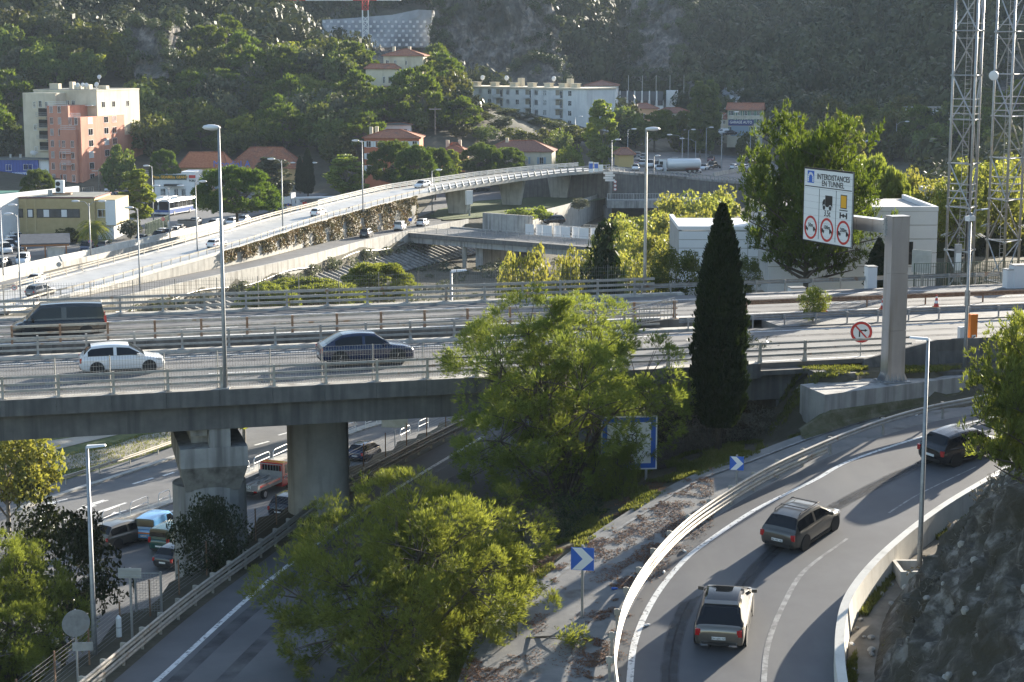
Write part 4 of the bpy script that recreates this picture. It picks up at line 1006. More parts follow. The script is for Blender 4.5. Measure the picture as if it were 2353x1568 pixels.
b=put(18,69);b.z=6.0;plant(AL2,'aleppo_pine','pine with sunlit top in the bottom left corner',b,4.0,(.72,.72,(34-(538-50)*68/1792-b.z)/10.4))
plant(AL3,'aleppo_pine','dark pine cut off by the right edge above the rock slope',Vector((16.9,56.0,17.3)),.9,(.46,.46,.72),crown_mat=M['needle'])
b=put(1852,134);plant(AL3,'aleppo_pine','large dark pine behind the tunnel sign with forked trunk',b,.3,(1.0,1.0,(34-(124-50)*134/1792-b.z)/11.3))
CY=proto(cypress(5,10.4,1.16,17000,.24),M['bark'],M['cyp'])
b=put(1650,86.0);b.z+=.5;plant(CY,'cypress_tree','tall slim dark cypress in front of the viaduct',b,0,(1.0,1.0,(34-(206-50)*86/1792-b.z)/10.4))
b=put(2015,131);plant(CY,'cypress_tree','short cypress half hidden behind the gantry post',b,1,(.8,.8,.58))
b=P(708,452,0);plant(CY,'cypress_tree','dark cypress beside the orange-roofed houses at the flyover',b,2,(1.15,1.15,1.08))
b=P(690,445,0);plant(CY,'cypress_tree','second dark cypress left of the flyover, behind the street lamp',b,.7,(.9,.9,.85))
# plane trees turning yellow
PL=[proto(clumpy(s,9.5,4.2,2.2,46,120,.25,trunk_r=.22,rc=.34),M['bark_pale'],M['plane']) for s in (31,32)]
PG='yellowing plane trees along the river'
for i,(fx,fyt,d,w,l) in enumerate([(1215,545,165,62,'rounded yellow-green plane tree left of the small dark fir behind the far railing'),(1300,595,160,45,'low yellow plane tree just right of the rounded one behind the far railing'),(1180,590,178,40,'small yellow plane tree left of the rounded one'),
                                       (1420,505,235,60,'yellow plane tree right of the small dark fir'),(1480,475,250,66,'tall yellow plane tree behind the dark lamp post'),(1545,455,258,62,'yellow plane tree in front of the upstream bridge'),(1610,425,262,60,'highest yellow plane tree, touching the dark pine'),(1645,440,270,55,'yellow plane tree tucked behind the dark pine'),
                                       (1425,560,190,48,'lower yellow plane tree behind the small fir'),(1500,545,200,55,'lower yellow plane tree beside the lamp post foot'),(1570,520,215,50,'lower yellow plane tree left of the white building'),
                                       (1350,575,205,46,'yellow plane tree between the rounded one and the small fir'),(1455,520,225,50,'yellow plane tree left of the dark lamp post'),(1530,500,235,52,'yellow plane tree right of the dark lamp post'),(1590,470,245,52,'yellow plane tree above the white building'),(2085,400,190,44,'yellow tree left of the lattice mast behind the white building'),(2140,395,175,46,'yellow tree framed by the front lattice mast'),(2200,380,165,50,'yellow tree between the two lattice masts'),(2270,350,170,60,'tall yellow tree behind the rear lattice mast'),(2330,370,180,45,'yellow tree at the right edge beyond the masts')]):
    b=put(fx,d);top=34-(fyt*KP-50)*d/FPX;hgt=top-b.z;rx=w*1.0*KP*d/FPX
    plant(PL[i%2],'plane_tree',l,b,i*1.3,(rx/3.6,rx/3.6,hgt/9.6),PG)
b=P(20,1290,0);b=Vector((-38,118,0));plant(PL[0],'plane_tree','yellow plane tree under the viaduct at the left edge',Vector(P(18,1230,0)),2,(.85,.85,.92),PG)
plant(PL[1],'plane_tree','plane tree with branches hanging behind the wedge-topped pier',P(560,1025,0),1,(.9,.9,1.05),PG)
# umbrella pines
UP=[proto(pine_dome(s,8.5,5.2,3.9,110,62,.5),M['bark'],M['umbrella']) for s in (41,42)]
UG='umbrella pines'
for i,(fx,fyt,fyb,d,w,l) in enumerate([(545,378,510,330,98,'broad dark umbrella pine by the bus lot'),(905,320,425,405,60,'umbrella pine left of the flyover crest'),(955,330,425,395,52,'umbrella pine right beside another near the flyover crest'),(1000,335,420,410,45,'rightmost of the three umbrella pines near the flyover crest'),(1105,325,395,440,52,'umbrella pine left of the pale house behind the flyover'),(1160,335,395,445,50,'umbrella pine right of another behind the flyover'),
                                              (380,340,440,425,34,'small umbrella pine on a bare trunk by the white shop'),(90,385,450,380,40,'round pine in front of the blue shed'),(710,636,720,172,145,'flat-topped pine showing above the far viaduct railing'),(870,600,720,185,90,'domed pine right of the flat one above the far viaduct railing'),(620,648,720,165,80,'pale pine top at the left behind the far railing'),(1985,355,560,165,75,'green pine behind the arm of the tunnel sign'),(2040,385,560,160,60,'pine right of the gantry arm in front of the valley')]):
    b=put(fx,d);top=34-(fyt*KP-50)*d/FPX;hgt=max(3,top-b.z);rx=w*KP*d/FPX
    if d<200 and fx<1000:b.z=top-6.0;hgt=6.0
    plant(UP[i%2],'umbrella_pine',l,b,i*1.1,(rx/5.4,rx/5.4,hgt/8.9),UG,crown_mat=M['needle'] if i in (8,9,10,11,12) else None)
# poplars
PO=proto(clumpy(51,20,2.6,2.5,60,110,.42,shape='column',rc=.4,trunk_r=.25),M['bark_pale'],M['broad'])
QG='poplars in the valley'
for i,(fx,fyt,fyb,d,w,l,cm) in enumerate([(1382,208,372,455,34,'sunlit poplar in front of the white apartment block','lime'),(1608,168,345,520,28,'tallest dark poplar left of the garage building','broad'),(1632,165,345,525,22,'dark poplar right beside the tallest one','broad'),(1914,236,330,400,14,'thin yellow poplar behind the dark pine','plane'),(1962,246,360,380,20,'yellow poplar right of the thin one behind the dark pine','plane'),
                                                 (318,372,500,345,38,'leafy green poplar by the bus lot','lime'),(797,340,450,395,42,'light green poplar left of the flyover','lime'),(1040,330,410,425,22,'light green poplar right of the umbrella pines','lime'),(625,345,470,375,46,'green poplar behind the umbrella pine at the bus lot','olive')]):
    b=put(fx,d);top=34-(fyt*KP-50)*d/FPX;hgt=max(4,top-b.z);rx=w*KP*d/FPX
    plant(PO,'poplar_tree',l,b,i,(rx/2.7,rx/2.7,hgt/20.3),QG,crown_mat=M[cm])
# other single trees
BR_=[proto(clumpy(60+i,9,4.3,1.2,40,75,.40,rc=.36,trunk_r=.2),M['bark'],M['broad']) for i in range(3)]
OAK=proto(clumpy(71,9,4.4,.8,60,150,.17,rc=.33,trunk_r=.22),M['bark'],M['dkleaf'])
def px_tree(pr,name,label,fx,fyt,d,z0,wfv,rz=0.0,cm=None,hh=9.0,rr=4.5):
    x=(fx*KP-512)/FPX*(d*CT+(CZ-z0)*ST);top=CZ-(fyt*KP-50)*d/FPX;k_=wfv/2*KP*d/FPX/rr
    return plant(pr,name,label,Vector((x,d,z0)),rz,(k_,k_,(top-z0)/hh),crown_mat=cm)
px_tree(OAK,'holm_oak','dark evergreen oak behind the left lamp post',145,1160,92,2.0,270)
px_tree(OAK,'fig_tree','dark fig tree growing against the wedge-topped pier',482,1150,81.5,8.0,175,2)
b=put(955,84);plant(OAK,'small_tree','dark sapling between the two bright pines',Vector((b.x,b.y,b.z-.2)),1,(.25,.25,.28),crown_mat=M['needle'])
px_tree(AL2,'aleppo_pine','small pine added as low branches of the middle pine, hiding half the blue-edged sign',1418,990,80.5,12.4,150,1.0,None,10.5,6.7)  # added pine, stands in for low right branches of the middle pine
FIR=proto(clumpy(75,9.5,2.6,.6,70,60,.28,shape='spire',rc=.36,trunk_r=.14,aspect=.4),M['bark'],M['cyp'])
b=put(1385,158);plant(FIR,'fir_tree','small dark fir among the yellow plane trees',b,0,(1.0,1.0,(34-(497*KP-50)*158/FPX-b.z)/9.5))
px_tree(OAK,'holm_oak','dark leafy bush tree in front of the white building',1553,562,122,16.2,125,cm=M['broad'])
px_tree(OAK,'small_tree','thin grey-green sapling right of the cypress',1718,582,126,16.5,58,cm=M['broad'])
b=put(1868,98);plant(OAK,'small_tree','leafy sapling growing in the median behind the traffic cones',V(v_s(1868,13.3),13.3,18),2,(.2,.2,.24),crown_mat=M['lime'])
for i,(fx,fyt,d,w,l,cm) in enumerate([(300,500,325,26,'rounded grey-green olive bush by the tan office','olive'),(160,520,318,34,'flowering bush beside the wooden carport','broad'),(585,540,290,1,'','broad'),(140,360,390,1,'','broad'),(275,330,420,42,'dark tree in front of the orange apartment block','broad'),(720,470,345,26,'light green bush behind the flyover railing','lime'),(1310,330,450,30,'light green tree behind the flyover end','lime'),(1530,250,560,40,'dark round tree in front of the houses','broad'),(1460,270,520,45,'dark tree right of the sunlit poplar','broad'),(1715,300,540,24,'round bush below the garage building','broad'),(1320,285,500,60,'dark trees below the white apartment block','broad')]+[(a,b_,c,w,l+' on the slope left of the white apartment block',m_) for a,b_,c,w,l,m_ in ((1010,228,512,26,'round olive tree highest','olive'),(1090,226,532,24,'small dark tree touching the left end','broad'),(1122,236,528,28,'leafy tree before the left windows','broad'),(1162,246,524,28,'leafy tree before the second balconies','broad'),(1202,256,520,28,'leafy tree before the middle','olive'),(1242,266,516,28,'leafy tree before the third balconies','broad'),(1280,274,512,26,'leafy tree before the right balconies','broad'),(1058,250,505,30,'broad olive tree','olive'),(1105,252,500,30,'dark leafy tree highest','broad'),(1150,262,495,28,'olive tree rightmost','olive'),(1005,268,485,28,'dark leafy tree leftmost','broad'),(1060,280,478,26,'small dark leafy tree in the middle','broad'),(1115,285,480,30,'dark leafy tree below the olives','broad'),(1180,290,485,34,'dark leafy tree rightmost','broad'),(1240,292,485,34,'wide dark tree under the balconies','broad'),(1285,296,480,30,'dark tree nearest the sunlit poplar','broad'),(962,236,515,18,'pale olive tree beside the villa','olive'),(988,226,530,20,'second pale olive tree beside the villa','olive'),(925,236,512,22,'olive tree in front of the villa','olive'))]):
    if w<2:continue
    b=put(fx,d);top=34-(fyt*KP-50)*d/FPX;hgt=max(2,top-b.z);rx=w*KP*d/FPX
    plant(BR_[i%3],'leafy_tree',l,b,i,(rx/4.5,rx/4.5,hgt/9.2),None,crown_mat=M[cm])
for i,(fx,fyt,d,w,l) in enumerate([(1195,474,350,70,'green hedge bush left on the channel wall'),(1245,470,356,50,'green hedge bush in the middle of the channel wall'),(1330,452,385,40,'pale creeper bush hanging over the channel wall')]):px_tree(BR_[i],'channel_bush',l,fx,fyt,d,0,w,i,M['olive'] if i==2 else M['lime'])
# hillside trees: individuals in front, the rest as one wood
rs=np.random.RandomState(11)
ROCKS=[(870,60,165,62),(1110,95,125,115),(1245,160,75,40),(350,110,45,75),(1490,70,80,100),(1650,215,40,35),(1690,255,30,40),(2330,200,50,110),(1610,250,35,40)]
CLEAR=[(838,112,975,235),(40,170,330,450),(1070,190,1430,320),(1420,205,1565,262),(1445,240,1600,310),(1665,235,1780,330),(2085,245,2260,305),(1808,255,1870,300),(845,285,1280,420),(1270,320,1800,420),(0,330,760,460),(1340,180,1425,230)]
cand=[]
for y in np.arange(440,1010,6.6):
    for x in np.arange(-.31*y,.31*y,6.6):
        cand.append((x+rs.uniform(-3,3),y+rs.uniform(-3,3)))
for y in np.arange(185,440,8):
    for x in np.arange(.235*y,.5*y,8):cand.append((x+rs.uniform(-3,3),y+rs.uniform(-3,3)))
cand=np.array(cand);cz_=H(cand[:,0],cand[:,1]);fx_,fy_=proj(np.column_stack([cand,cz_+4]))
near=cand[:,1]<440
keep=(cz_>1.5)&(fx_>-60)&(fx_<2800)&((fy_<345)|near)&(fy_>-90)
for a,b_,c_,d_ in CLEAR:keep&=~((fx_>a)&(fx_<c_)&(fy_>b_)&(fy_<d_)&~((a==1420)&(cand[:,1]>690)))
rock=np.zeros(len(cand),bool)
for cx,cy,rx,ry in ROCKS:rock|=((fx_-cx)/rx)**2+((fy_-cy)/ry)**2<1+.5*vnoise(cand[:,0],cand[:,1],9,4)
keep&=~(rock&(rs.uniform(size=len(cand))<.86))
cand=cand[keep];cz_=cz_[keep];fx_=fx_[keep];fy_=fy_[keep]
order=np.argsort(cand[:,1]+500*(cand[:,1]<440)+400*(fx_>2360));cand=cand[order];cz_=cz_[order];fx_=fx_[order]
HT=[proto(clumpy(80+i,8.5,4.4,.6,30,50,.50,rc=.38,trunk_r=.18,aspect=.7,bias=.6),M['bark'],M['broad']) for i in range(4)]
HP=[proto(pine_dome(85+i,10.5,4.8,4.5,34,22,1.0,k=5,w=.16),M['bark'],M['needle_dark']) for i in range(2)]
ind=0;rest=[]
for i,(x,y) in enumerate(cand):
    left=fx_[i]<1340
    if ind<300 and 438<y<640:
        pr=HP[rs.randint(2)] if rs.uniform()<.24 else HT[rs.randint(4)]
        s=rs.uniform(.75,1.35);cm=None if pr in HP else M[rs.choice(['broad','broad','broad','olive','dkleaf','broad','lime'],p=[.3,.2,.2,.12,.06,.07,.05])]
        hill='left hillside' if fx_[i]<820 else ('slope behind the flyover' if fx_[i]<1450 else 'right hillside')
        kind='pine' if pr in HP else 'leafy tree'
        plant(pr,'hillside_'+('pine' if pr in HP else 'tree'),'dark green %s in the wood on the %s'%(kind,hill),Vector((x,y,cz_[i]-.3)),rs.uniform(0,6),(s,s,s*rs.uniform(.85,1.25)),'%ss in the wood on the %s'%(kind,hill),crown_mat=cm);ind+=1
    else:rest.append((x,y,cz_[i]))
protoV=[]
for i in range(5):
    r=np.random.RandomState(90+i);U=unit(r,16);E=U*r.uniform(.5,1,(16,1))*np.array([3.4,3.4,2.6])+np.array([0,0,3.2])
    C=np.concatenate([e+unit(r,11)*np.array([1.7,1.7,1.3]) for e in E]);nn=C-np.array([0,0,3.2]);nn/=np.linalg.norm(nn,axis=1,keepdims=True)
    v,f=leaf_cloud(r,C,.66,aspect=.75,nrm=nn*2.4);protoV.append(v)
VV_=[]
for (x,y,z) in rest:
    v=protoV[rs.randint(5)];s=rs.uniform(.65,1.7)*(1.0 if y<700 else 1.15);a=rs.uniform(0,6.28);c,s_=math.cos(a),math.sin(a)
    VV_.append(np.stack([v[:,0]*c-v[:,1]*s_,v[:,0]*s_+v[:,1]*c,v[:,2]*rs.uniform(.8,1.3)],1)*s+np.array([x,y,z-.4]))
VV_=np.concatenate(VV_);print('wood',len(rest),len(VV_)//4,'ind',ind)
wd=ob('far_wood',np_mesh('far_wood',VV_,np.arange(len(VV_)).reshape(-1,4)),M['wood']);tag(wd,'dense dark wood covering the far hillsides','wood',kind='stuff')
# shrubs, ivy and grass
SHR=[proto(clumpy(95+i,1.9,1.6,.1,40,60,.10,rc=.35,trunk_r=.04,aspect=.3,bias=.3),M['bark'],M['twig']) for i in range(2)]
for i,(fx,fy,sc,l,cm) in enumerate([(1632,1020,1.15,'grey dry shrub below the cypress','twig'),(1725,985,1.3,'large grey dry shrub right of the cypress','twig'),(1580,1040,.9,'small grey shrub left of the one below the cypress','twig'),(1540,1010,1.3,'dark green bush behind the blue-edged sign','dkleaf'),(1235,1180,.9,'dry shrub between the two bright pines','twig'),(1330,1180,.9,'dark shrub at the foot of the middle pine','dkleaf'),(1550,1065,.7,'low grey shrub at the edge of the grass','twig'),(1510,1085,.6,'lowest grey shrub right of the sign post','twig'),(1700,930,1.5,'dark creeper-covered bush beside the abutment','dkleaf'),(1870,850,.6,'low green weeds by the no-turn sign','broad'),(1290,1215,.7,'dark shrub above the chevron sign','dkleaf'),(1175,1290,.8,'dry shrub behind the bottom pine','twig')]):
    q=PP(fx,fy,(13.6 if fx<1600 else 14.6,0,0));b=Vector((q.x,q.y,h1(q.x,q.y)-.15));plant(SHR[i%2],'shrub',l,b,i,sc*.85,None,'shrub',crown_mat=M[cm])
r=np.random.RandomState(5)
iv=fl;C=[];N=[]
Lc=cum(iv);pa=np.array([tuple(p) for p in iv])
for _ in range(15000):
    u_=r.uniform(0,1);x=Lc[-1]*(.42+.58*u_);q=np.array([np.interp(x,Lc,pa[:,k]) for k in range(3)])
    i=min(int(np.searchsorted(Lc,x)),len(iv)-1);d=pa[i]-pa[i-1];d[2]=0;d/=np.linalg.norm(d);rr=np.array([d[1],-d[0],0])
    hgt=q[2];z=hgt-r.uniform(0,1)**(1.6 if u_>.45 else 2.6)*hgt*(1.02 if u_>.4 else .75)*(1 if math.sin(x*.9)>-.7 else .3)
    C.append(np.array([q[0],q[1],z])+rr*(r.uniform(.08,.42)+.3*max(0,math.sin(x*.7+z))));N.append(rr)
v,f=leaf_cloud(r,np.array(C),.2,nrm=np.array(N)*1.2+np.array([0,0,.4]),aspect=.8)
tag(ob('ivy',np_mesh('ivy',v,f),M['ivy']),'reddish green ivy hanging over the right wall of the flyover ramp','ivy',kind='stuff')
C=[];
for _ in range(90000):
    k=r.randint(0,len(SIDE_L)-1);p=SIDE_L[k];dd=r.uniform(.35,6.5) if r.uniform()<.8 else r.uniform(.3,12)
    d=SIDE_L[min(k+1,len(SIDE_L)-1)]-SIDE_L[max(k-1,0)];d.normalize();jj=r.uniform(-.35,.35);C.append((p.x-d.y*dd+d.x*jj,p.y+d.x*dd+d.y*jj))
C=np.array(C);m=(vnoise(C[:,0],C[:,1],2.5,8)+.5*vnoise(C[:,0],C[:,1],.8,9)>-.12)&(C[:,1]>55)&(C[:,1]<92);C=C[m][:42000]
dq,_=sdist(DARK_R,C[:,0],C[:,1]);C=C[dq>.4];Z=H(C[:,0],C[:,1]);C=np.column_stack([C,Z])
k2=[]
for _ in range(14000):
    k=r.randint(0,len(WALL_R)-1);p=WALL_R[k];d=(WALL_R[min(k+1,len(WALL_R)-1)]-WALL_R[max(k-1,0)]).normalized();dd=r.choice([r.uniform(.5,.8),r.uniform(1.75,2.7)],p=[.3,.7]);jj=r.uniform(-.35,.35);k2.append((p.x+d.y*dd+d.x*jj,p.y-d.x*dd+d.y*jj))
k2=np.array(k2);m=vnoise(k2[:,0],k2[:,1],2.2,18)>-.25;k2=k2[m];C=np.vstack([C,np.column_stack([k2,RAMP[0]+RAMP[1]*k2[:,0]+RAMP[2]*k2[:,1]-.2])])
k3=np.column_stack([r.uniform(-42,-18,30000),r.uniform(128,175,30000)]);fx3,fy3=proj(np.column_stack([k3,np.zeros(len(k3))]));m=(fy3<1118-(fx3-100)*.3)&(fy3>1060-(fx3-100)*.26)&(fx3<420)&(fx3>0);k3=k3[m];C=np.vstack([C,np.column_stack([k3,np.full(len(k3),.05)])])
D=np.tile(np.array([0,0,1.0]),(len(C),1));v,f=tufts(r,C,D,.22,2,.09,.45)
tag(ob('grass_tufts',np_mesh('grass_tufts',v,f),M['grassblade']),'green grass growing on the verges beside the slip roads','grass',kind='stuff')
# scrub in the dry river bed and on the bank
rb=[]
for _ in range(420):
    fx=r.uniform(120,1340);d=r.uniform(200,335);X=(fx*KP-512)/FPX*d*1.02;z=h1(X,d)
    if z>-1.5:continue
    s_=r.uniform(.4,1.5);C_=np.array([X,d,z+.3*s_])+unit(r,110)*np.array([1.3,1.3,.8])*s_;C_[:,2]=np.maximum(C_[:,2],z);rb.append(C_)
for _ in range(60):
    k=r.randint(4,len(RB)-3);q=RB[k];s_=r.uniform(.4,1.1);rb.append(np.array([q.x+.9,q.y-.2,r.uniform(-2.6,-1.4)])+unit(r,70)*np.array([1.0,1.0,.8])*s_)
rb=np.concatenate(rb);v,f=leaf_cloud(r,rb,.3,aspect=.4,nrm=np.tile([0,0,.6],(len(rb),1)))
tag(ob('river_scrub',np_mesh('river_scrub',v,f),M['olive']),'straw and green scrub growing in the dry river bed','scrub',kind='stuff')
# fallen pine needles along the side lane
C=[]
for _ in range(110000):
    k=r.randint(0,len(SIDE_L)-1);p=SIDE_L[k];d=(SIDE_L[min(k+1,len(SIDE_L)-1)]-SIDE_L[max(k-1,0)]).normalized();dd=r.normal(-.6,1.3);jj=r.uniform(-.35,.35);C.append((p.x+d.y*dd+d.x*jj,p.y-d.x*dd+d.y*jj))
for _ in range(40000):
    k=r.randint(0,len(RAIL_R)-1);p=RAIL_R[k];d=(RAIL_R[min(k+1,len(RAIL_R)-1)]-RAIL_R[max(k-1,0)]).normalized();dd=r.normal(-.75,.55);jj=r.uniform(-.35,.35);C.append((p.x+d.y*dd+d.x*jj,p.y-d.x*dd+d.y*jj))
C=np.array(C);fx3,fy3=proj(np.column_stack([C,RAMP[0]+RAMP[1]*C[:,0]+RAMP[2]*C[:,1]]));m=(vnoise(C[:,0],C[:,1],1.6,28)+.8*vnoise(C[:,0],C[:,1],.5,29)>.12)&(fx3<1640);C=C[m][:52000]
Zl=np.maximum(H(C[:,0],C[:,1]),RAMP[0]+RAMP[1]*C[:,0]+RAMP[2]*C[:,1]);d_,_=sdist(SIDE_L,C[:,0],C[:,1]);Zl=np.where(d_>-.6,RAMP[0]+RAMP[1]*C[:,0]+RAMP[2]*C[:,1]+.02,H(C[:,0],C[:,1])+.03)
v,f=leaf_cloud(r,np.column_stack([C,Zl]),.055,nrm=np.tile([0,0,2.0],(len(C),1)),aspect=.3)
tag(ob('needle_litter',np_mesh('needle_litter',v,f),M['litter']),'brown fallen pine needles along the side lane','litter',kind='stuff')
# palm by the office and two above the quarry
def palm(seed,h,fr,n):
    r=np.random.RandomState(seed);mb=MB();mb.tube([(0,0,-.3),(.1,0,h*.5),(0,0,h)],[.42,.33,.38],9);V_=[]
    for i in range(n):
        az=i*2.4;el=r.uniform(-.5,1.2);pts=[]
        for t in np.linspace(0,1,7):pts.append(np.array([math.cos(az)*fr*t*math.cos(el*(1-t*.3)),math.sin(az)*fr*t*math.cos(el),h+fr*(math.sin(el)*t-.75*t*t)]))
        sd=np.array([-math.sin(az),math.cos(az),0])
        for a,b_ in zip(pts[:-1],pts[1:]):
            for s_ in (-1,1):
                for q in (0,.5):
                    o=a+(b_-a)*q;e=o+sd*s_*.45+(b_-a)*.9-np.array([0,0,.12]);V_.append([o,o+(b_-a)*.35,e,e-(b_-a)*.1])
    V_=np.array(V_).reshape(-1,3);return mb.mesh('trunk',True),np_mesh('fronds',V_,np.arange(len(V_)).reshape(-1,4))
PM=proto(palm(3,3.2,2.9,46),M['bark'],M['lime'])
def plant_palm(l,loc,s):
    th=thing('palm_tree',l,'palm',loc);th.scale=(s,s,s);inst('trunk',PM[0],th);inst('fronds',PM[1],th)
plant_palm('palm tree at the right corner of the tan office',P(217,566,0),1.15)
# ------------------------------------------------------------------ vehicles
def paint(name,c,metal=.0,rough=.22):
    m=mat(name,c,rough=rough,metal=metal,spec=.6);m.node_tree.nodes['Principled BSDF'].inputs['Coat Weight'].default_value=.6
    m.node_tree.nodes['Principled BSDF'].inputs['Coat Roughness'].default_value=.06;return m
PAINT=dict(white=paint('car_white',(.74,.75,.76)),silver=paint('car_silver',(.42,.43,.44),.7,.3),grey=paint('car_grey',(.14,.145,.15),.6,.3),dgrey=paint('car_dark_grey',(.05,.053,.058),.5,.28),
             black=paint('car_black',(.012,.012,.014)),navy=paint('car_navy',(.012,.02,.06)),beige=paint('car_champagne',(.21,.19,.16),.7,.28),gold=paint('car_gold_grey',(.115,.108,.095),.65,.3),lblue=paint('van_light_blue',(.12,.33,.62)),
             green=paint('car_dark_green',(.01,.07,.055)),red=paint('truck_red',(.48,.025,.018)),dred=paint('car_dark_red',(.18,.02,.02)),blue=paint('car_blue',(.03,.09,.32)),orange=paint('car_orange',(.7,.2,.02)))
PAINT['roofglass']=M['glass']
# kind: L W H, ground clearance, belt, hood height, stations for cabin: cowl, roof front, roof rear, rear base (fractions of L from the nose), nose/tail heights
KINDS={
    'hatch':dict(L=4.2,W=1.76,H=1.47,gc=.17,belt=.93,hood=.82,nose=.60,cowl=.24,rf=.42,rr=.86,rb=.965,tail=.95,wb=(.19,.80),wr=.31),
    'mini':dict(L=3.8,W=1.66,H=1.48,gc=.17,belt=.92,hood=.84,nose=.62,cowl=.20,rf=.38,rr=.87,rb=.97,tail=.95,wb=(.18,.82),wr=.29),
    'wedge':dict(L=4.5,W=1.87,H=1.51,gc=.18,belt=.97,hood=.88,nose=.64,cowl=.17,rf=.42,rr=.78,rb=.95,tail=.98,wb=(.21,.80),wr=.34),
    'suv':dict(L=4.6,W=1.88,H=1.70,gc=.22,belt=1.06,hood=.98,nose=.72,cowl=.25,rf=.40,rr=.86,rb=.97,tail=1.06,wb=(.20,.80),wr=.37),
    'coupe_suv':dict(L=4.95,W=1.98,H=1.68,gc=.23,belt=1.08,hood=1.0,nose=.74,cowl=.26,rf=.42,rr=.76,rb=.975,tail=1.08,wb=(.20,.80),wr=.39),
    'saloon':dict(L=4.6,W=1.8,H=1.44,gc=.17,belt=.93,hood=.82,nose=.62,cowl=.26,rf=.42,rr=.70,rb=.86,tail=.95,wb=(.20,.80),wr=.32),
    'estate':dict(L=4.7,W=1.8,H=1.47,gc=.17,belt=.93,hood=.82,nose=.62,cowl=.25,rf=.40,rr=.90,rb=.975,tail=.95,wb=(.20,.78),wr=.32),
    'smallvan':dict(L=4.25,W=1.8,H=1.82,gc=.19,belt=1.08,hood=.97,nose=.68,cowl=.20,rf=.36,rr=.965,rb=.99,tail=1.08,wb=(.19,.80),wr=.31),
    'van':dict(L=5.1,W=1.95,H=1.95,gc=.2,belt=1.12,hood=1.05,nose=.72,cowl=.15,rf=.31,rr=.95,rb=.985,tail=1.12,wb=(.18,.78),wr=.34),
    'bigvan':dict(L=5.4,W=2.0,H=2.3,gc=.22,belt=1.25,hood=1.15,nose=.8,cowl=.13,rf=.27,rr=.97,rb=.99,tail=1.25,wb=(.18,.78),wr=.34)}
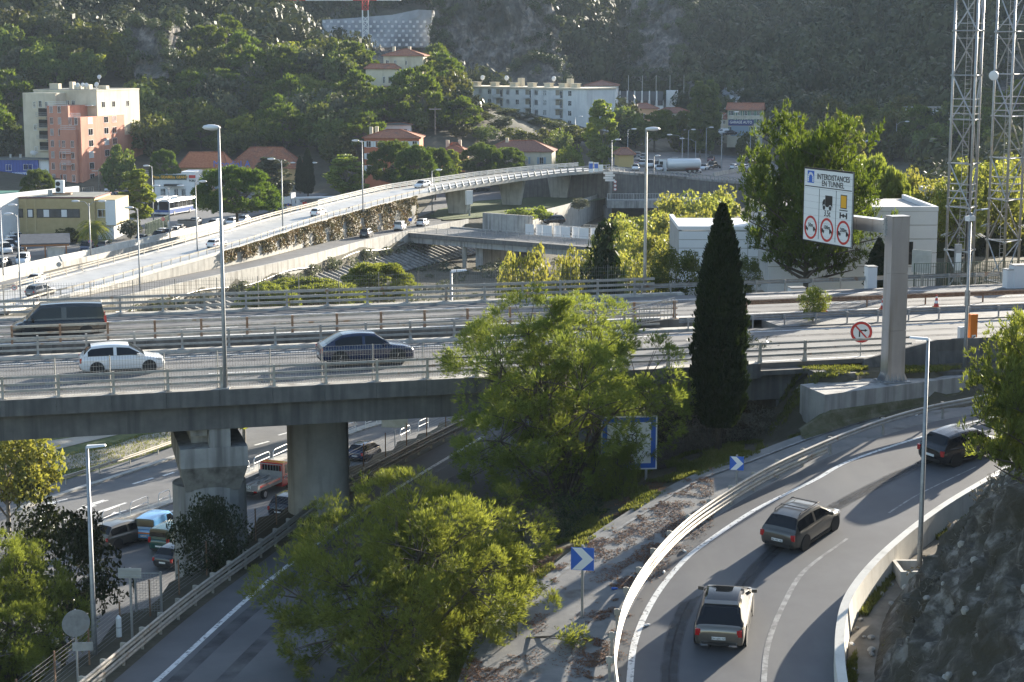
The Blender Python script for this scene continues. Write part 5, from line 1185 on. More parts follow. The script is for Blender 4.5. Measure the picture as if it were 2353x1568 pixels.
def car_meshes(kind):
    k=KINDS[kind];L,W,Ht=k['L'],k['W'],k['H'];X=lambda f:L/2-f*L
    # lower body
    st=[(0.0,.60,.36,k['nose']-.10),(.012,.74,.24,k['nose']+.02),(.05,.90,k['gc']+.02,k['nose']+(k['hood']-k['nose'])*.45),(.12,.97,k['gc'],k['hood']-.05),(k['cowl']-.02,1.0,k['gc'],k['hood']+.03),(k['cowl']+.06,1.0,k['gc'],k['belt']),
          (.5,1.0,k['gc'],k['belt']),(.75,1.0,k['gc'],k['belt']+.01),(min(.9,k['rb']-.03),.975,k['gc']+.01,k['tail']),(.965,.93,k['gc']+.06,k['tail']-.03),(.99,.85,k['gc']+.16,k['tail']-.10),(1.0,.72,k['gc']+.28,k['tail']-.22)]
    fs_=np.array([s[0] for s in st]);n=34;ff=np.unique(np.concatenate([np.linspace(0,1,n),fs_]));n=len(ff)
    g=lambda j:np.interp(ff,fs_,[s[j] for s in st])
    w=g(1)*W/2;zb=g(2);zt=g(3)
    prof=lambda w,b,t:[(0,t+.025),(w*.5,t+.02),(w*.84,t),(w*.95,t-.05),(w*.995,t-(t-b)*.28),(w,b+(t-b)*.5),(w*.985,b+(t-b)*.25),(w*.95,b+.05),(w*.86,b),(0,b)]
    vs=[];fc=[];m=18
    for i in range(n):
        h=prof(w[i],zb[i],zt[i]);ring=h+[(-a,b) for a,b in h[-2:0:-1]]
        vs+=[(X(ff[i]),a,b) for a,b in ring]
    for i in range(n-1):
        for j in range(m):fc.append((i*m+j,i*m+(j+1)%m,(i+1)*m+(j+1)%m,(i+1)*m+j))
    fc.append(tuple(range(m-1,-1,-1)));fc.append(tuple((n-1)*m+j for j in range(m)))
    body=MB().add(vs,fc)
    # greenhouse grid split into roof, windscreen, rear window and side windows
    xs_=np.unique(np.concatenate([np.linspace(k['cowl'],k['rf'],7),np.linspace(k['rf'],k['rr'],13),np.linspace(k['rr'],k['rb'],6)]))
    def roofz(f):
        if f<k['rf']:t=(f-k['cowl'])/(k['rf']-k['cowl']);return k['belt']-.04+(Ht-.06-k['belt']+.04)*(t**.9)
        if f>k['rr']:t=(f-k['rr'])/(k['rb']-k['rr']);return Ht-.07-(Ht-.07-k['tail']+.03)*t**1.15
        t=(f-k['rf'])/(k['rr']-k['rf']);return Ht-.10+.10*math.sin(PI*(t*.75+.15))
    gv=[];cols=12;van=kind in ('van','smallvan','bigvan');tw=.80 if van else .72
    for f in xs_:
        z=roofz(f);wb=float(np.interp(f,ff,w))*.955;b=k['belt']-.05;u_=max(0,min(1,(z-b)/(Ht-b)));wt=wb+(W/2*tw*(1 if van else 1-.13*max(0,(f-k['rf'])/(k['rb']-k['rf']))**1.4)-wb)*u_**.9
        r=[(wb,b),(wb+(wt-wb)*.12,b+(z-b)*.12),(wb+(wt-wb)*.80,b+(z-b)*.78),(wt*.985,b+(z-b)*.93),(wt*.86,z-.005),(wt*.45,z+.015)]
        gv+=[(X(f),a,c) for a,c in r]+[(X(f),-a,c) for a,c in r[::-1]]
    P_={q:MB() for q in ('roof','windscreen','rear_window','sl','sr')};nf=len(xs_)
    solid={'smallvan':.52,'bigvan':.42}.get(kind,9);bp=k['rf']+(k['rr']-k['rf'])*.36
    for i in range(nf-1):
        fm=(xs_[i]+xs_[i+1])/2
        for j in range(11):
            q=[gv[i*12+j],gv[i*12+j+1],gv[(i+1)*12+j+1],gv[(i+1)*12+j]]
            key='roof'
            if j in (4,5,6) and fm<k['rf']+.005 and fm>k['cowl']:key='windscreen'
            elif j in (3,7) and fm<k['rf']:key='windscreen'
            elif j in (3,4,5,6,7) and fm>k['rr'] and i<nf-2:key='rear_window'
            elif j in (1,9) and k['cowl']+.06<fm<min(solid,k['rr']+.45*(k['rb']-k['rr'])) and abs(fm-bp)>.016:key='sl' if j==1 else 'sr'
            P_[key].add(q,[(0,1,2,3)])
    if kind=='wedge':  # glass roof panel
        pass
    out=dict(body=body.mesh('body',True))
    for q,mbq in P_.items():out[q]=mbq.mesh(q,True)
    # trim: dark sill, bumpers, grille, arches
    tr=MB()
    for sgn in (-1,1):
        for a in k['wb']:tr.disc((X(a),sgn*(W/2-.12),k['wr']*1.02),k['wr']*1.17,(0,sgn,0),.135,18)
        tr.cbox((X(.5),sgn*(W/2-.035),k['gc']+.04),(L*.42,.06,.10))
    tr.cbox((X(.012),0,k['nose']-.10),(.06,W*.46,.14));tr.cbox((X(.02),0,.32),(.10,W*.66,.12));tr.cbox((X(.985),0,k['gc']+.16),(.09,W*.66,.14))
    out['trim']=tr.mesh('trim')
    out['headlight']=MB().hexa([(-.16,-.15,-.06),(.05,-.13,-.06),(.03,.12,-.05),(-.2,.17,-.05)],[(-.24,-.15,.07),(-.03,-.13,.05),(-.06,.12,.06),(-.3,.17,.09)]).mesh('headlight')
    out['tail_light']=MB().hexa([(-.03,-.10,-.12),(.13,-.10,-.12),(.13,.07,-.12),(-.03,.09,-.12)],[(-.02,-.10,.12),(.15,-.10,.12),(.15,.06,.12),(-.02,.08,.12)]).mesh('tail_light')
    out['mirror']=MB().hexa([(-.09,0,-.06),(.06,0,-.06),(.04,.2,-.05),(-.08,.2,-.05)],[(-.09,0,.07),(.06,0,.06),(.03,.2,.06),(-.08,.2,.08)]).mesh('mirror')
    out['plate']=MB().cbox((0,0,0),(.02,.5,.11)).mesh('number_plate')
    r=k['wr'];ty=MB().lathe([(r*.62,-.10),(r*.9,-.105),(r,-.07),(r,.07),(r*.9,.105),(r*.62,.10)],20,'y');out['tyre']=ty.mesh('tyre',True)
    rm=MB().lathe([(.03,.06),(r*.2,.075),(r*.2,.09),(.02,.1)],10,'y')
    rm.lathe([(r*.56,.05),(r*.66,.06),(r*.66,.10),(r*.56,.104)],20,'y')
    for s_ in range(5):
        a=s_*2*PI/5;c,d=math.cos(a),math.sin(a);rm.bar((c*r*.12,.085,d*r*.12),(c*r*.6,.085,d*r*.6),.03,r*.16)
    rm.disc((0,.02,0),r*.6,(0,1,0),.02,16);out['rim']=rm.mesh('rim')
    for q,mm in dict(body='P',roof='P',windscreen='glass',rear_window='glass',sl='glass',sr='glass',trim='dark',headlight='lamp',tail_light='tail',mirror='P',plate='white',tyre='dark',rim='rim').items():
        out[q].materials.append(PAINT['white'] if mm=='P' else M[mm])
    return out
CARM={}
def car(kind,col,label,loc,fwd,up=(0,0,1),group=None,name=None,cat='car',roof=None,sc=1.0,plate=None):
    if kind not in CARM:CARM[kind]=car_meshes(kind)
    m=CARM[kind];k=KINDS[kind];L,W=k['L'],k['W'];X=lambda f:L/2-f*L
    th=thing(name or {'smallvan':'small_van','van':'passenger_van','bigvan':'delivery_van'}.get(kind,'car'),label,cat,loc,0,group)
    f=Vector(fwd).normalized();u=Vector(up).normalized();l=u.cross(f).normalized();f=l.cross(u)
    th.rotation_euler=Matrix(((f.x,l.x,u.x),(f.y,l.y,u.y),(f.z,l.z,u.z))).to_euler();th.scale=(sc,)*3
    p=PAINT[col];body=inst('body',m['body'],th,mat=p);inst('roof',m['roof'],th,mat=PAINT[roof] if roof else p)
    inst('windscreen',m['windscreen'],th);inst('rear_window',m['rear_window'],th);inst('side_window',m['sl'],th);inst('side_window',m['sr'],th)
    inst('trim',m['trim'],body)
    for s in (-1,1):
        inst('headlight',m['headlight'],th,(X(.035),s*W*.36,k['nose']+.06),scale=(1,s,1));inst('tail_light',m['tail_light'],th,(X(.992),s*W*.40,k['tail']-.22 if k['H']<1.8 else k['tail']-.1),scale=(1,s,1.0 if k['H']<1.75 else 1.6))
        inst('mirror',m['mirror'],th,(X(k['cowl']+.07),s*W*.48,k['belt']+.03),scale=(1,s,1),mat=p)
        for a in k['wb']:
            wh=inst('wheel',m['tyre'],th,(X(a),s*(W/2-.10),k['wr']),scale=(1,s,1));inst('rim',m['rim'],wh)
    inst('number_plate',m['plate'],th,(-L/2-.005,0,k['gc']+.38));inst('number_plate',m['plate'],th,(L/2+.01,0,.42))
    if plate:
        me=text_mesh(plate,.105);me.transform(frame((-L/2-.018,0,k['gc']+.375),(0,-1,0),(0,0,1)));ob('plate_text',me,M['black'],th)
    return th
def road_dir(path,p):
    i=min(range(1,len(path)-1),key=lambda j:(path[j]-p).length);return (path[i+1]-path[i-1]).normalized()
RUP=Vector((-RAMP[1],-RAMP[2],1)).normalized()
def ramp_car(kind,col,label,fx,fy,turn,**kw):
    p=PP(fx,fy,RAMP);d=road_dir(RAIL_R,p);d=Matrix.Rotation(math.radians(turn),3,'Z')@d
    return car(kind,col,label,p,d,RUP,**kw)
RC='cars on the slip road'
c1=ramp_car('wedge','beige','champagne hatchback with dark glass roof, nearest on the slip road',1665,1440,2,group=RC,roof='roofglass',plate='DH 605 NT')
L=4.5
ob('exhaust',MB().cbox((-2.22,.52,.30),(.12,.28,.07)).cbox((-2.22,-.52,.30),(.12,.28,.07)),M['chrome'],c1)
ob('spoiler',MB().hexa([(-1.28,-.60,1.44),(-1.06,-.62,1.49),(-1.06,.62,1.49),(-1.28,.60,1.44)],[(-1.3,-.60,1.475),(-1.06,-.62,1.52),(-1.06,.62,1.52),(-1.3,.60,1.475)]),PAINT['beige'],c1)
c2=ramp_car('hatch','gold','grey-gold hatchback with roof rails climbing the slip road',1842,1232,-4,group=RC,plate='BA 441 AL')
for s in (-1,1):ob('roof_rail',MB().tube([(.45,s*.56,1.45),(.35,s*.57,1.53),(-1.2,s*.57,1.52),(-1.3,s*.56,1.44)],.022,6),M['black'],c2)
for x in (.2,-.7):ob('roof_bar',MB().bar((x,-.6,1.55),(x,.6,1.55),.06,.03),M['black'],c2)
ramp_car('hatch','black','black hatchback half hidden by the pine at the right edge',2208,1048,-3,group=RC)
mw=VU
car('hatch','white','white hatchback driving right on the near carriageway',V(v_s(281,7.2),7.2,18.0),VU,group='vehicles on the motorway',sc=1.0)
car('coupe_suv','navy','dark blue sloping-roof car driving right on the near carriageway',V(v_s(840,6.4),6.4,18.0),VU,group='vehicles on the motorway')
car('van','black','black passenger van driving left on the far carriageway',V(v_s(138,17.4),17.4,18.3),-VU,group='vehicles on the motorway',cat='van')
# under the viaduct
LR=[P(60,1290,0),P(330,1215,0),P(640,1105,0),P(860,1030,0),P(1010,960,0)]
ld=lambda fx:(LR[min(3,int(np.searchsorted([60,330,640,860],fx,'right')))+0]-LR[max(0,int(np.searchsorted([60,330,640,860],fx,'right'))-1)])
def dirp(a,b):return (P(*b,0)-P(*a,0)).normalized()
UG_='vehicles under the viaduct'
car('suv','beige','silver off-roader half behind the dark oak',P(285,1248,0),dirp((250,1262),(330,1238)),group=UG_)
bv=car('smallvan','lblue','light blue small van with striped tail under the viaduct',P(362,1232,0),dirp((340,1240),(400,1205)),group=UG_,cat='van',plate='294 BVA 06')
ob('stripe',MB().cbox((-2.13,0,.78),(.02,1.5,.1)),M['orange'],bv)
car('smallvan','green','dark green van partly hidden by the wedge-topped pier',P(402,1256,0),dirp((340,1250),(420,1212)),group=UG_,cat='van')
car('hatch','dgrey','dark car almost hidden behind the left pier',P(415,1293,0),dirp((340,1300),(420,1265)),group=UG_)
car('mini','navy','dark blue small hatchback right of the round pier',P(838,1052,0),dirp((800,1068),(880,1030)),group=UG_,plate='FL 142 MM')
car('suv','black','black van-like car emerging behind the round pier',P(672,1178,0),dirp((640,1190),(720,1150)),group=UG_)
# red flatbed truck
tp_=P(610,1132,0);fd=dirp((570,1150),(660,1110));tk=thing('flatbed_truck','red flatbed truck loaded with planks beside the round pier','truck',tp_);tk.rotation_euler=(0,0,math.atan2(fd.y,fd.x));tk['group']=UG_
cab=MB();cs=[(2.9,.35),(2.95,.9),(2.55,1.25),(1.95,2.15),(1.0,2.2),(.9,.35)]
cab.add([(x,-1.0,z) for x,z in cs]+[(x,1.0,z) for x,z in cs],[tuple(range(6)),tuple(range(11,5,-1))]+[(i,i+6,(i+1)%6+6,(i+1)%6) for i in range(6)])
ob('cab',cab,PAINT['red'],tk);ob('windscreen',MB().add([(2.52,-.9,1.32),(2.52,.9,1.32),(2.03,.85,2.1),(2.03,-.85,2.1)],[(0,1,2,3)]),M['glass'],tk)
for s in (-1,1):ob('side_window',MB().add([(2.35,s*1.012,1.3),(1.35,s*1.012,1.3),(1.35,s*1.012,2.0),(1.98,s*1.012,2.0)],[(0,1,2,3)]),M['glass'],tk)
ob('rear_window',MB().cbox((.93,0,1.75),(.08,1.5,.45)),M['glass'],tk)
ob('bed',MB().box(-2.9,.8,-1.03,1.03,.78,.9),M['rail_grey'],tk)
M['truckgrey']=mat('truck_grey',(.20,.205,.21),(.28,.28,.28),rough=.5,scale=3)
for q in ((-2.9,.8,-1.06,-1.02),(-2.9,.8,1.02,1.06)):ob('side_board',MB().box(q[0],q[1],q[2],q[3],.9,1.3),M['truckgrey'],tk)
ob('tail_board',MB().box(-2.96,-2.91,-1.05,1.05,.9,1.3),M['truckgrey'],tk);ob('headboard',MB().box(.78,.84,-1.03,1.03,.9,1.6),M['truckgrey'],tk)
for y in np.linspace(-1,1,9):ob('rack_bar',MB().bar((.8,y,1.6),(.8,y,2.1),.03),M['truckgrey'],tk)
ob('rack_top',MB().bar((.8,-1.03,2.1),(.8,1.03,2.1),.05),M['truckgrey'],tk)
ob('chassis',MB().box(-2.8,2.4,-.5,.5,.45,.77),M['black'],tk)
rr_=random.Random(4)
for i in range(10):
    a=Vector((rr_.uniform(-2.6,-.5),rr_.uniform(-.8,.8),1.0+rr_.uniform(0,.25)));b_=a+Vector((rr_.uniform(.5,1.8),rr_.uniform(-.6,.6),rr_.uniform(-.05,.15)));tag(ob('plank',MB().bar(tk.matrix_basis@a,tk.matrix_basis@b_,.16,.04),M['bark_pale']),'wooden plank lying in the bed of the red truck','plank','planks in the truck bed')
if 'van' not in CARM:CARM['van']=car_meshes('van')
for x,s in ((2.1,1),(2.1,-1),(-1.7,1),(-1.7,-1)):
    wh=inst('wheel',CARM['van']['tyre'],tk,(x,s*.88,.36),scale=(1.05,s*1.2,1.05));inst('rim',CARM['van']['rim'],wh)
ob('tail_light',MB().cbox((-2.97,.85,.8),(.05,.25,.12)).cbox((-2.97,-.85,.8),(.05,.25,.12)),M['tail'],tk)
text_o=text_mesh('LOXAM',.34);text_o.transform(frame((-2.97,.1,1.1),(0,-1,0),(0,0,1)));ob('lettering',text_o,M['white'],tk)
text_o=text_mesh('LOXAM',.28);text_o.transform(frame((1.65,-1.015,1.05),(1,0,0),(0,0,1)));ob('lettering',text_o,M['white'],tk)
ob('red_band',MB().box(-2.6,.5,-1.07,-1.062,1.02,1.2),PAINT['red'],tk)
# valley traffic: kind, colour, label, fx, fy of the wheels, heading as picture direction dx,dy (on the ground), height
VG=dict(p='cars parked at the left lots',f='vehicles on the flyover',q='queue on the upper road',r='cars on the far roads')
def vcar(kind,col,label,fx,fy,to,z=0.0,g='p',**kw):
    p=P(fx,fy,z);q=P(fx+to[0],fy+to[1],z)
    return car(kind,col,label,p+Vector((0,0,.06 if g=='p' else .04)),q-p,group=VG[g],cat='van' if 'van' in kind else 'car',**kw)
for a in [('smallvan','white','white small van with roof rack parked by the carport',53,607,(-10,6)),('smallvan','navy','dark blue small van parked behind the give-way sign',200,578,(-10,5)),('hatch','gold','dark gold hatchback behind the blue van',240,572,(12,-5)),
          ('hatch','grey','grey hatchback leading the row below the olive bush',325,558,(-10,4)),('suv','black','black car second in the row below the olive bush',365,551,(-10,4)),('hatch','white','white car behind the black one in the row',372,543,(-10,4)),('hatch','black','black car third in the row of parked cars',388,543,(-10,4)),('hatch','white','white car fourth in the row near the green fence',402,539,(-10,4)),('hatch','dgrey','dark grey car last in the row near the green fence',412,534,(-10,4)),
          ('mini','black','black car cut off by the left edge',8,612,(10,-3)),('smallvan','white','white van first in the fleet at the left edge',12,582,(10,4)),('smallvan','white','white van second in the fleet at the left edge',22,574,(10,4)),('smallvan','white','white van third in the fleet by the carport',30,566,(10,4)),('smallvan','white','white van farthest in the fleet under the tan office',40,558,(10,4)),('mini','dgrey','dark car beside the white vans',46,577,(10,4)),
          ('hatch','dgrey','dark car by the bins left of the umbrella pine',448,517,(-10,3)),('estate','silver','silver car under the umbrella pine',492,521,(-10,3)),('mini','white','white car between the umbrella pine trunks',533,517,(-10,3)),('hatch','silver','silver car right of the umbrella pine trunks',560,512,(-10,3)),('hatch','black','black car beside the white box truck',645,484,(10,2)),('hatch','white','white hatchback on the slope below the orange block',258,440,(-10,1)),('hatch','silver','silver car higher on the slope below the orange block',275,425,(-10,1)),('hatch','dgrey','dark car behind the green poplar',280,447,(-10,1)),('hatch','silver','silver car by the white shop door',405,437,(10,1)),('mini','white','white car right of the white shop',440,445,(10,1)),('hatch','black','black pickup-like car behind the flyover rails',842,411,(-10,1)),('smallvan','grey','grey car by the umbrella pines near the crest',862,411,(-10,1)),('mini','blue','blue car parked by the shop awning',430,441,(-10,1))]:vcar(*a)
def fcar(kind,col,label,off,fx,back):
    pth=offset(FN,off);i=min(range(1,len(pth)-1),key=lambda j:abs(proj(pth[j])[0]-fx));d=(pth[i+1]-pth[i-1]).normalized()
    n=Vector((0,0,1));car(kind,col,label,pth[i]+Vector((0,0,.02)),d*(-1 if back else 1),n-d*n.dot(d),group=VG['f'])
fcar('hatch','white','white hatchback low on the flyover ramp above the tall lamp post',-3.4,497,False);fcar('mini','white','white hatchback climbing the middle of the flyover ramp',-3.8,735,False);fcar('hatch','white','white car coming down near the crest of the flyover',-7.2,977,True);fcar('suv','grey','dark grey car at the foot of the flyover ramp',-3.2,98,False)
vcar('estate','white','white people carrier with blue bonnet stripes on the left road',82,652,(-10,4),0,'r');vcar('suv','dgrey','dark off-roader on the ivy lane',842,545,(10,-5),0,'r');vcar('smallvan','white','white van on the ivy lane by the river bridge',920,529,(10,-4),0,'r');vcar('hatch','white','white car hidden by the tall bridge wall',972,519,(10,-3),0,'r')
for a in [('suv','black','black off-roader between the first two flyover piers',1105,440,(-10,.5)),('suv','black','black off-roader left of the last flyover pier',1208,436,(-10,1)),('hatch','dgrey','dark car next to a motorcycle under the flyover',1250,434,(-10,1)),('hatch','grey','grey car half behind the last flyover pier',1263,452,(-10,.5)),('suv','black','black car on the river bridge behind the hoarding',1272,514,(-10,.2))]:vcar(*a,0,'r')
zq=lambda fx:float(np.interp(fx,[1400,1480,1560,1640,1720,1800],[6.55,5.9,4.8,3.5,2.0,1.2]))
for a in [('hatch','dred','dark red car at the head of the left queue',1466,379,(-4,3)),('hatch','silver','silver car right of the dark red one in the queue',1476,381,(-4,3)),('mini','white','white car in front of the yellow hut in the queue',1461,391,(-4,3)),('smallvan','white','white van in the queue left of the tanker',1494,384,(-4,3)),('hatch','dgrey','dark car right of the white van in the queue',1505,384,(-4,3)),('van','white','white van just left of the tanker',1514,388,(-4,3)),('mini','silver','small silver car in front of the white van by the tanker',1516,393,(-4,3)),('saloon','black','black car behind the yellow hut',1480,366,(-4,2)),('saloon','dgrey','dark car farther back beside the hoop barriers',1466,362,(-4,2)),('smallvan','white','white van behind the tanker',1550,378,(-4,3)),('hatch','grey','grey car with lit tail lamps right of the tanker',1598,397,(6,1)),('hatch','white','white car following the tanker on the bend',1618,390,(-6,1)),('suv','black','black car beside the motorcycle on the bend',1636,387,(-6,1)),('hatch','dred','dark red car entering the far bend',1634,371,(-4,2)),('hatch','navy','dark blue car on the outer lane of the far bend',1711,370,(6,-1)),('hatch','dred','red car leaving the far bend at the right',1729,380,(6,-1)),('hatch','white','white car at the inside of the far bend',1688,389,(6,-1)),('hatch','white','white car half behind the dark pine on the bend',1710,390,(6,-1))]:vcar(a[0],a[1],a[2],a[3],a[4],a[5],zq(a[3])+.15,'q')
for a in [('hatch','navy','dark blue car left on the terrace before the houses',1521,302,560),('hatch','silver','silver car on the terrace before the houses',1560,304,560),('suv','grey','grey car right on the terrace before the houses',1568,305,565),('smallvan','white','white van parked left of the garage',1658,309,545),('hatch','silver','silver car parked at the garage door',1668,310,545),('saloon','black','black car parked before the garage',1676,310,545),('smallvan','white','white van by the ruined house at right',1810,312,500),('hatch','navy','dark car by the far right wall',2005,330,470),('hatch','white','white car on the far right lot',2318,296,500),('hatch','silver','silver car on the far right lot',2330,300,495)]:
    p=PD(a[3],a[4],a[5]);p.z=max(p.z,h1(p.x,p.y));car(a[0],a[1],a[2],p,(-1,-.3,0),group=VG['r'],cat='van' if 'van' in a[0] else 'car')
# coaches in the lot
def bus(label,fx,fy,hd,col):
    p=P(fx,fy,.05);th=thing('coach',label,'bus',p,hd,'coaches in the lot')
    b=MB();L_,W_,H_=11.5,2.5,3.3
    pr=[(-W_/2,.35),(W_/2,.35),(W_/2,2.9),(W_/2-.18,H_),(-W_/2+.18,H_),(-W_/2,2.9)]
    b.add([(L_/2,y,z) for y,z in pr]+[(-L_/2,y,z) for y,z in pr],[tuple(range(6)),tuple(range(11,5,-1))]+[(i,(i+1)%6,(i+1)%6+6,i+6) for i in range(6)]);ob('body',b,PAINT['white'],th)
    ob('windscreen',MB().box(L_/2+.002,L_/2+.03,-1.12,1.12,1.25,3.0),M['glass'],th);ob('front_band',MB().box(L_/2+.002,L_/2+.035,-1.24,1.24,.75,1.24),PAINT['blue'],th)
    for s in (-1,1):
        ob('skirt',MB().box(-L_/2+.1,L_/2-.1,s*1.252-.01,s*1.252+.01,.5,1.3),PAINT['blue' if s>0 else 'silver'],th)
        for i in range(6):ob('side_window',MB().box(-L_/2+.4+i*1.82,-L_/2+2.1+i*1.82,s*1.26-.01,s*1.26+.01,1.6,2.75),M['glass'],th)
        for x in (3.6,-3.2):wh=inst('wheel',CARM['van']['tyre'],th,(x,s*1.15,.48),scale=(1.35,s*1.3,1.35));inst('rim',CARM['van']['rim'],wh)
        ob('mirror',MB().bar((L_/2+.2,s*1.3,2.2),(L_/2+.2,s*1.3,2.75),.2),M['black'],th);ob('headlight',MB().cbox((L_/2+.03,s*.95,.62),(.05,.35,.16)),M['lamp'],th)
    ob('roof_unit',MB().box(-2,1.5,-.8,.8,H_+.002,H_+.3),PAINT['white'],th)
bus('white and blue coach at the left of the bus pair',374,490,math.radians(-100),0);bus('white and blue coach at the right with a bicycle rack in front',408,491,math.radians(-108),0)
# box truck and tanker
def lorry(label,p,hd,tanker):
    th=thing('tanker_truck' if tanker else 'box_truck',label,'truck',p,hd);x0=3.4 if tanker else 1.2
    cb=MB();w=1.2 if tanker else 1.0;h=3.4 if tanker else 2.3;cs=[(x0+2.0,.5),(x0+2.05,1.5),(x0+1.8,h),(x0+.1,h),(x0,.5)]
    cb.add([(x,-w,z) for x,z in cs]+[(x,w,z) for x,z in cs],[tuple(range(5)),tuple(range(9,4,-1))]+[(i,i+5,(i+1)%5+5,(i+1)%5) for i in range(5)]);ob('cab',cb,PAINT['white'],th)
    ob('windscreen',MB().add([(x0+2.07,-w+.1,1.55),(x0+2.07,w-.1,1.55),(x0+1.9,w-.12,h-.4),(x0+1.9,-w+.12,h-.4)],[(0,1,2,3)]),M['glass'],th);ob('chassis',MB().box(-4.5 if tanker else -3.4,x0+1.8,-.5,.5,.5,1.0),M['black'],th)
    for s in (-1,1):
        ob('side_window',MB().box(x0+.9,x0+1.7,s*(w+.01)-.01,s*(w+.01)+.01,h*.5,h-.5),M['glass'],th)
        for x in ((x0+1.2,-2.2,-3.4) if tanker else (x0+1.2,-2.2)):wh=inst('wheel',CARM['van']['tyre'],th,(x,s*(w-.15),.48),scale=(1.35,s*1.4,1.35));inst('rim',CARM['van']['rim'],wh)
    if tanker:
        t=MB().tube([(-5,0,2.3),(-4.7,0,2.3),(2.9,0,2.3),(3.2,0,2.3)],[.9,1.22,1.22,.9],18);ob('tank',t,PAINT['white'],th,True);ob('ladder_rail',MB().box(-4,2.5,-.1,.1,3.5,3.62),M['galv'],th);ob('fender',MB().box(-4.6,-1.2,-1.2,1.2,1.0,1.15),PAINT['dred'],th);ob('tail_light',MB().cbox((-5.0,.8,1.0),(.1,.4,.15)).cbox((-5,-.8,1.0),(.1,.4,.15)),M['tail'],th)
    else:ob('cargo_box',MB().box(-3.5,1.15,-1.1,1.1,1.0,3.4),PAINT['white'],th)
lorry('white tanker truck with red trim in the queue',P(1562,398,zq(1562)+.1),math.radians(185),True);lorry('white box truck by the height gauge left of the flyover',P(664,478,.05),math.radians(-20),False)
# motorcycles with riders
def person_mesh(pts,edges,rad):
    me=bpy.data.meshes.new('figure');me.from_pydata(pts,edges,[]);o=bpy.data.objects.new('person',me);md=o.modifiers.new('skin','SKIN');
    for v,r in zip(me.skin_vertices[0].data if me.skin_vertices else [],rad):v.radius=(r,r)
    return o
def person(label,loc,rz,c_top,c_leg,pose='stand'):
    # one lathe-like continuous body: rings swept along legs, trunk and arms
    if pose=='stand':J=[(0,.09,.0),(0,.1,.45),(0,.09,.88),(0,0,.95),(0,0,1.2),(0,0,1.42),(0,0,1.5),(.02,0,1.62),(.02,0,1.74),(.12,-.1,.0),(.04,-.1,.45),(0,-.09,.88),(0,.2,1.38),(.03,.27,1.1),(.14,.26,.88),(0,-.2,1.38),(-.03,-.27,1.1),(.08,-.26,.88)]
    else:J=[(.25,.2,.35),(.35,.22,.75),(0,.12,.82),(0,0,.9),(.08,0,1.15),(.16,0,1.36),(.2,0,1.45),(.24,0,1.56),(.25,0,1.7),(.25,-.2,.35),(.35,-.22,.75),(0,-.12,.82),(.14,.2,1.33),(.3,.27,1.12),(.55,.24,1.05),(.14,-.2,1.33),(.3,-.27,1.12),(.55,-.24,1.05)]
    R=[.06,.07,.09,.14,.14,.15,.06,.1,.08,.06,.07,.09,.06,.05,.04,.06,.05,.04];E=[(0,1),(1,2),(2,3),(3,4),(4,5),(5,6),(6,7),(7,8),(9,10),(10,11),(11,3),(5,12),(12,13),(13,14),(5,15),(15,16),(16,17)]
    th=thing('person',label,'person',loc,rz)
    me=bpy.data.meshes.new('body');me.from_pydata(J,E,[]);o=bpy.data.objects.new('body',me);COL.objects.link(o);o.parent=th
    me.materials.append(c_top);md=o.modifiers.new('skin','SKIN');o.modifiers.new('sub','SUBSURF').render_levels=1
    sv=me.attributes.get('skin_vertices')
    if not me.skin_vertices:
        bpy.context.view_layer.objects.active=o
        try:bpy.ops.object.skin_root_mark()
        except Exception:pass
    if me.skin_vertices:
        for v,r in zip(me.skin_vertices[0].data,R):v.radius=(r,r)
        me.skin_vertices[0].data[3].use_root=True
    mb=MB();mb.lathe([(.02,1.48),(.085,1.52),(.105,1.62),(.09,1.72),(.03,1.77)],10,c=(J[7][0]-.02,0,0 if pose=='stand' else -.06));ob('head',mb,M['skin'] if pose=='stand' else M['black'],th,True)
    return th
M['skin']=mat('skin',(.42,.26,.19),rough=.6)
def moto(label,p,hd):
    th=thing('motorcycle',label,'motorcycle',p,hd)
    for x in (-.7,.72):ob('wheel',MB().lathe([(.2,-.06),(.31,-.06),(.31,.06),(.2,.06)],14,'y',(x,0,.31)),M['dark'],th)
    ob('frame',MB().hexa([(-.8,-.14,.5),(.45,-.16,.4),(.45,.16,.4),(-.8,.14,.5)],[(-.85,-.12,.82),(.5,-.16,.95),(.5,.16,.95),(-.85,.12,.82)]),PAINT['dgrey'],th);ob('handlebar',MB().bar((.5,-.36,1.05),(.5,.36,1.05),.05),M['black'],th);ob('fork',MB().bar((.72,0,.31),(.48,0,1.0),.1),M['galv'],th);ob('headlight',MB().cbox((.6,0,.9),(.1,.2,.2)),M['lamp'],th)
for l,fx,fy,z,hd in (('motorcycle riding beside the black car on the bend',1648,387,zq(1648)+.15,3.3),('motorcycle waiting under the flyover beside the dark car',1234,435,0,3.3)):
    p=P(fx,fy,z);moto(l,p,hd);person('rider in dark clothes and helmet, '+('on the bend' if z else 'waiting under the flyover'),p+Vector((.1,0,0)),hd,M['black'],M['black'],'sit')
for l,fx,fy,c in (('pedestrian in light clothes walking by the green fence',387,527,M['offwhite']),('pedestrian in white walking past the tall bridge wall',1115,508,M['white']),('person in blue standing behind the white hoarding',1240,508,M['blue']),('person in dark clothes behind the white hoarding',1277,510,M['black'])):person(l,P(fx,fy,.08),2.5,c,M['black'])
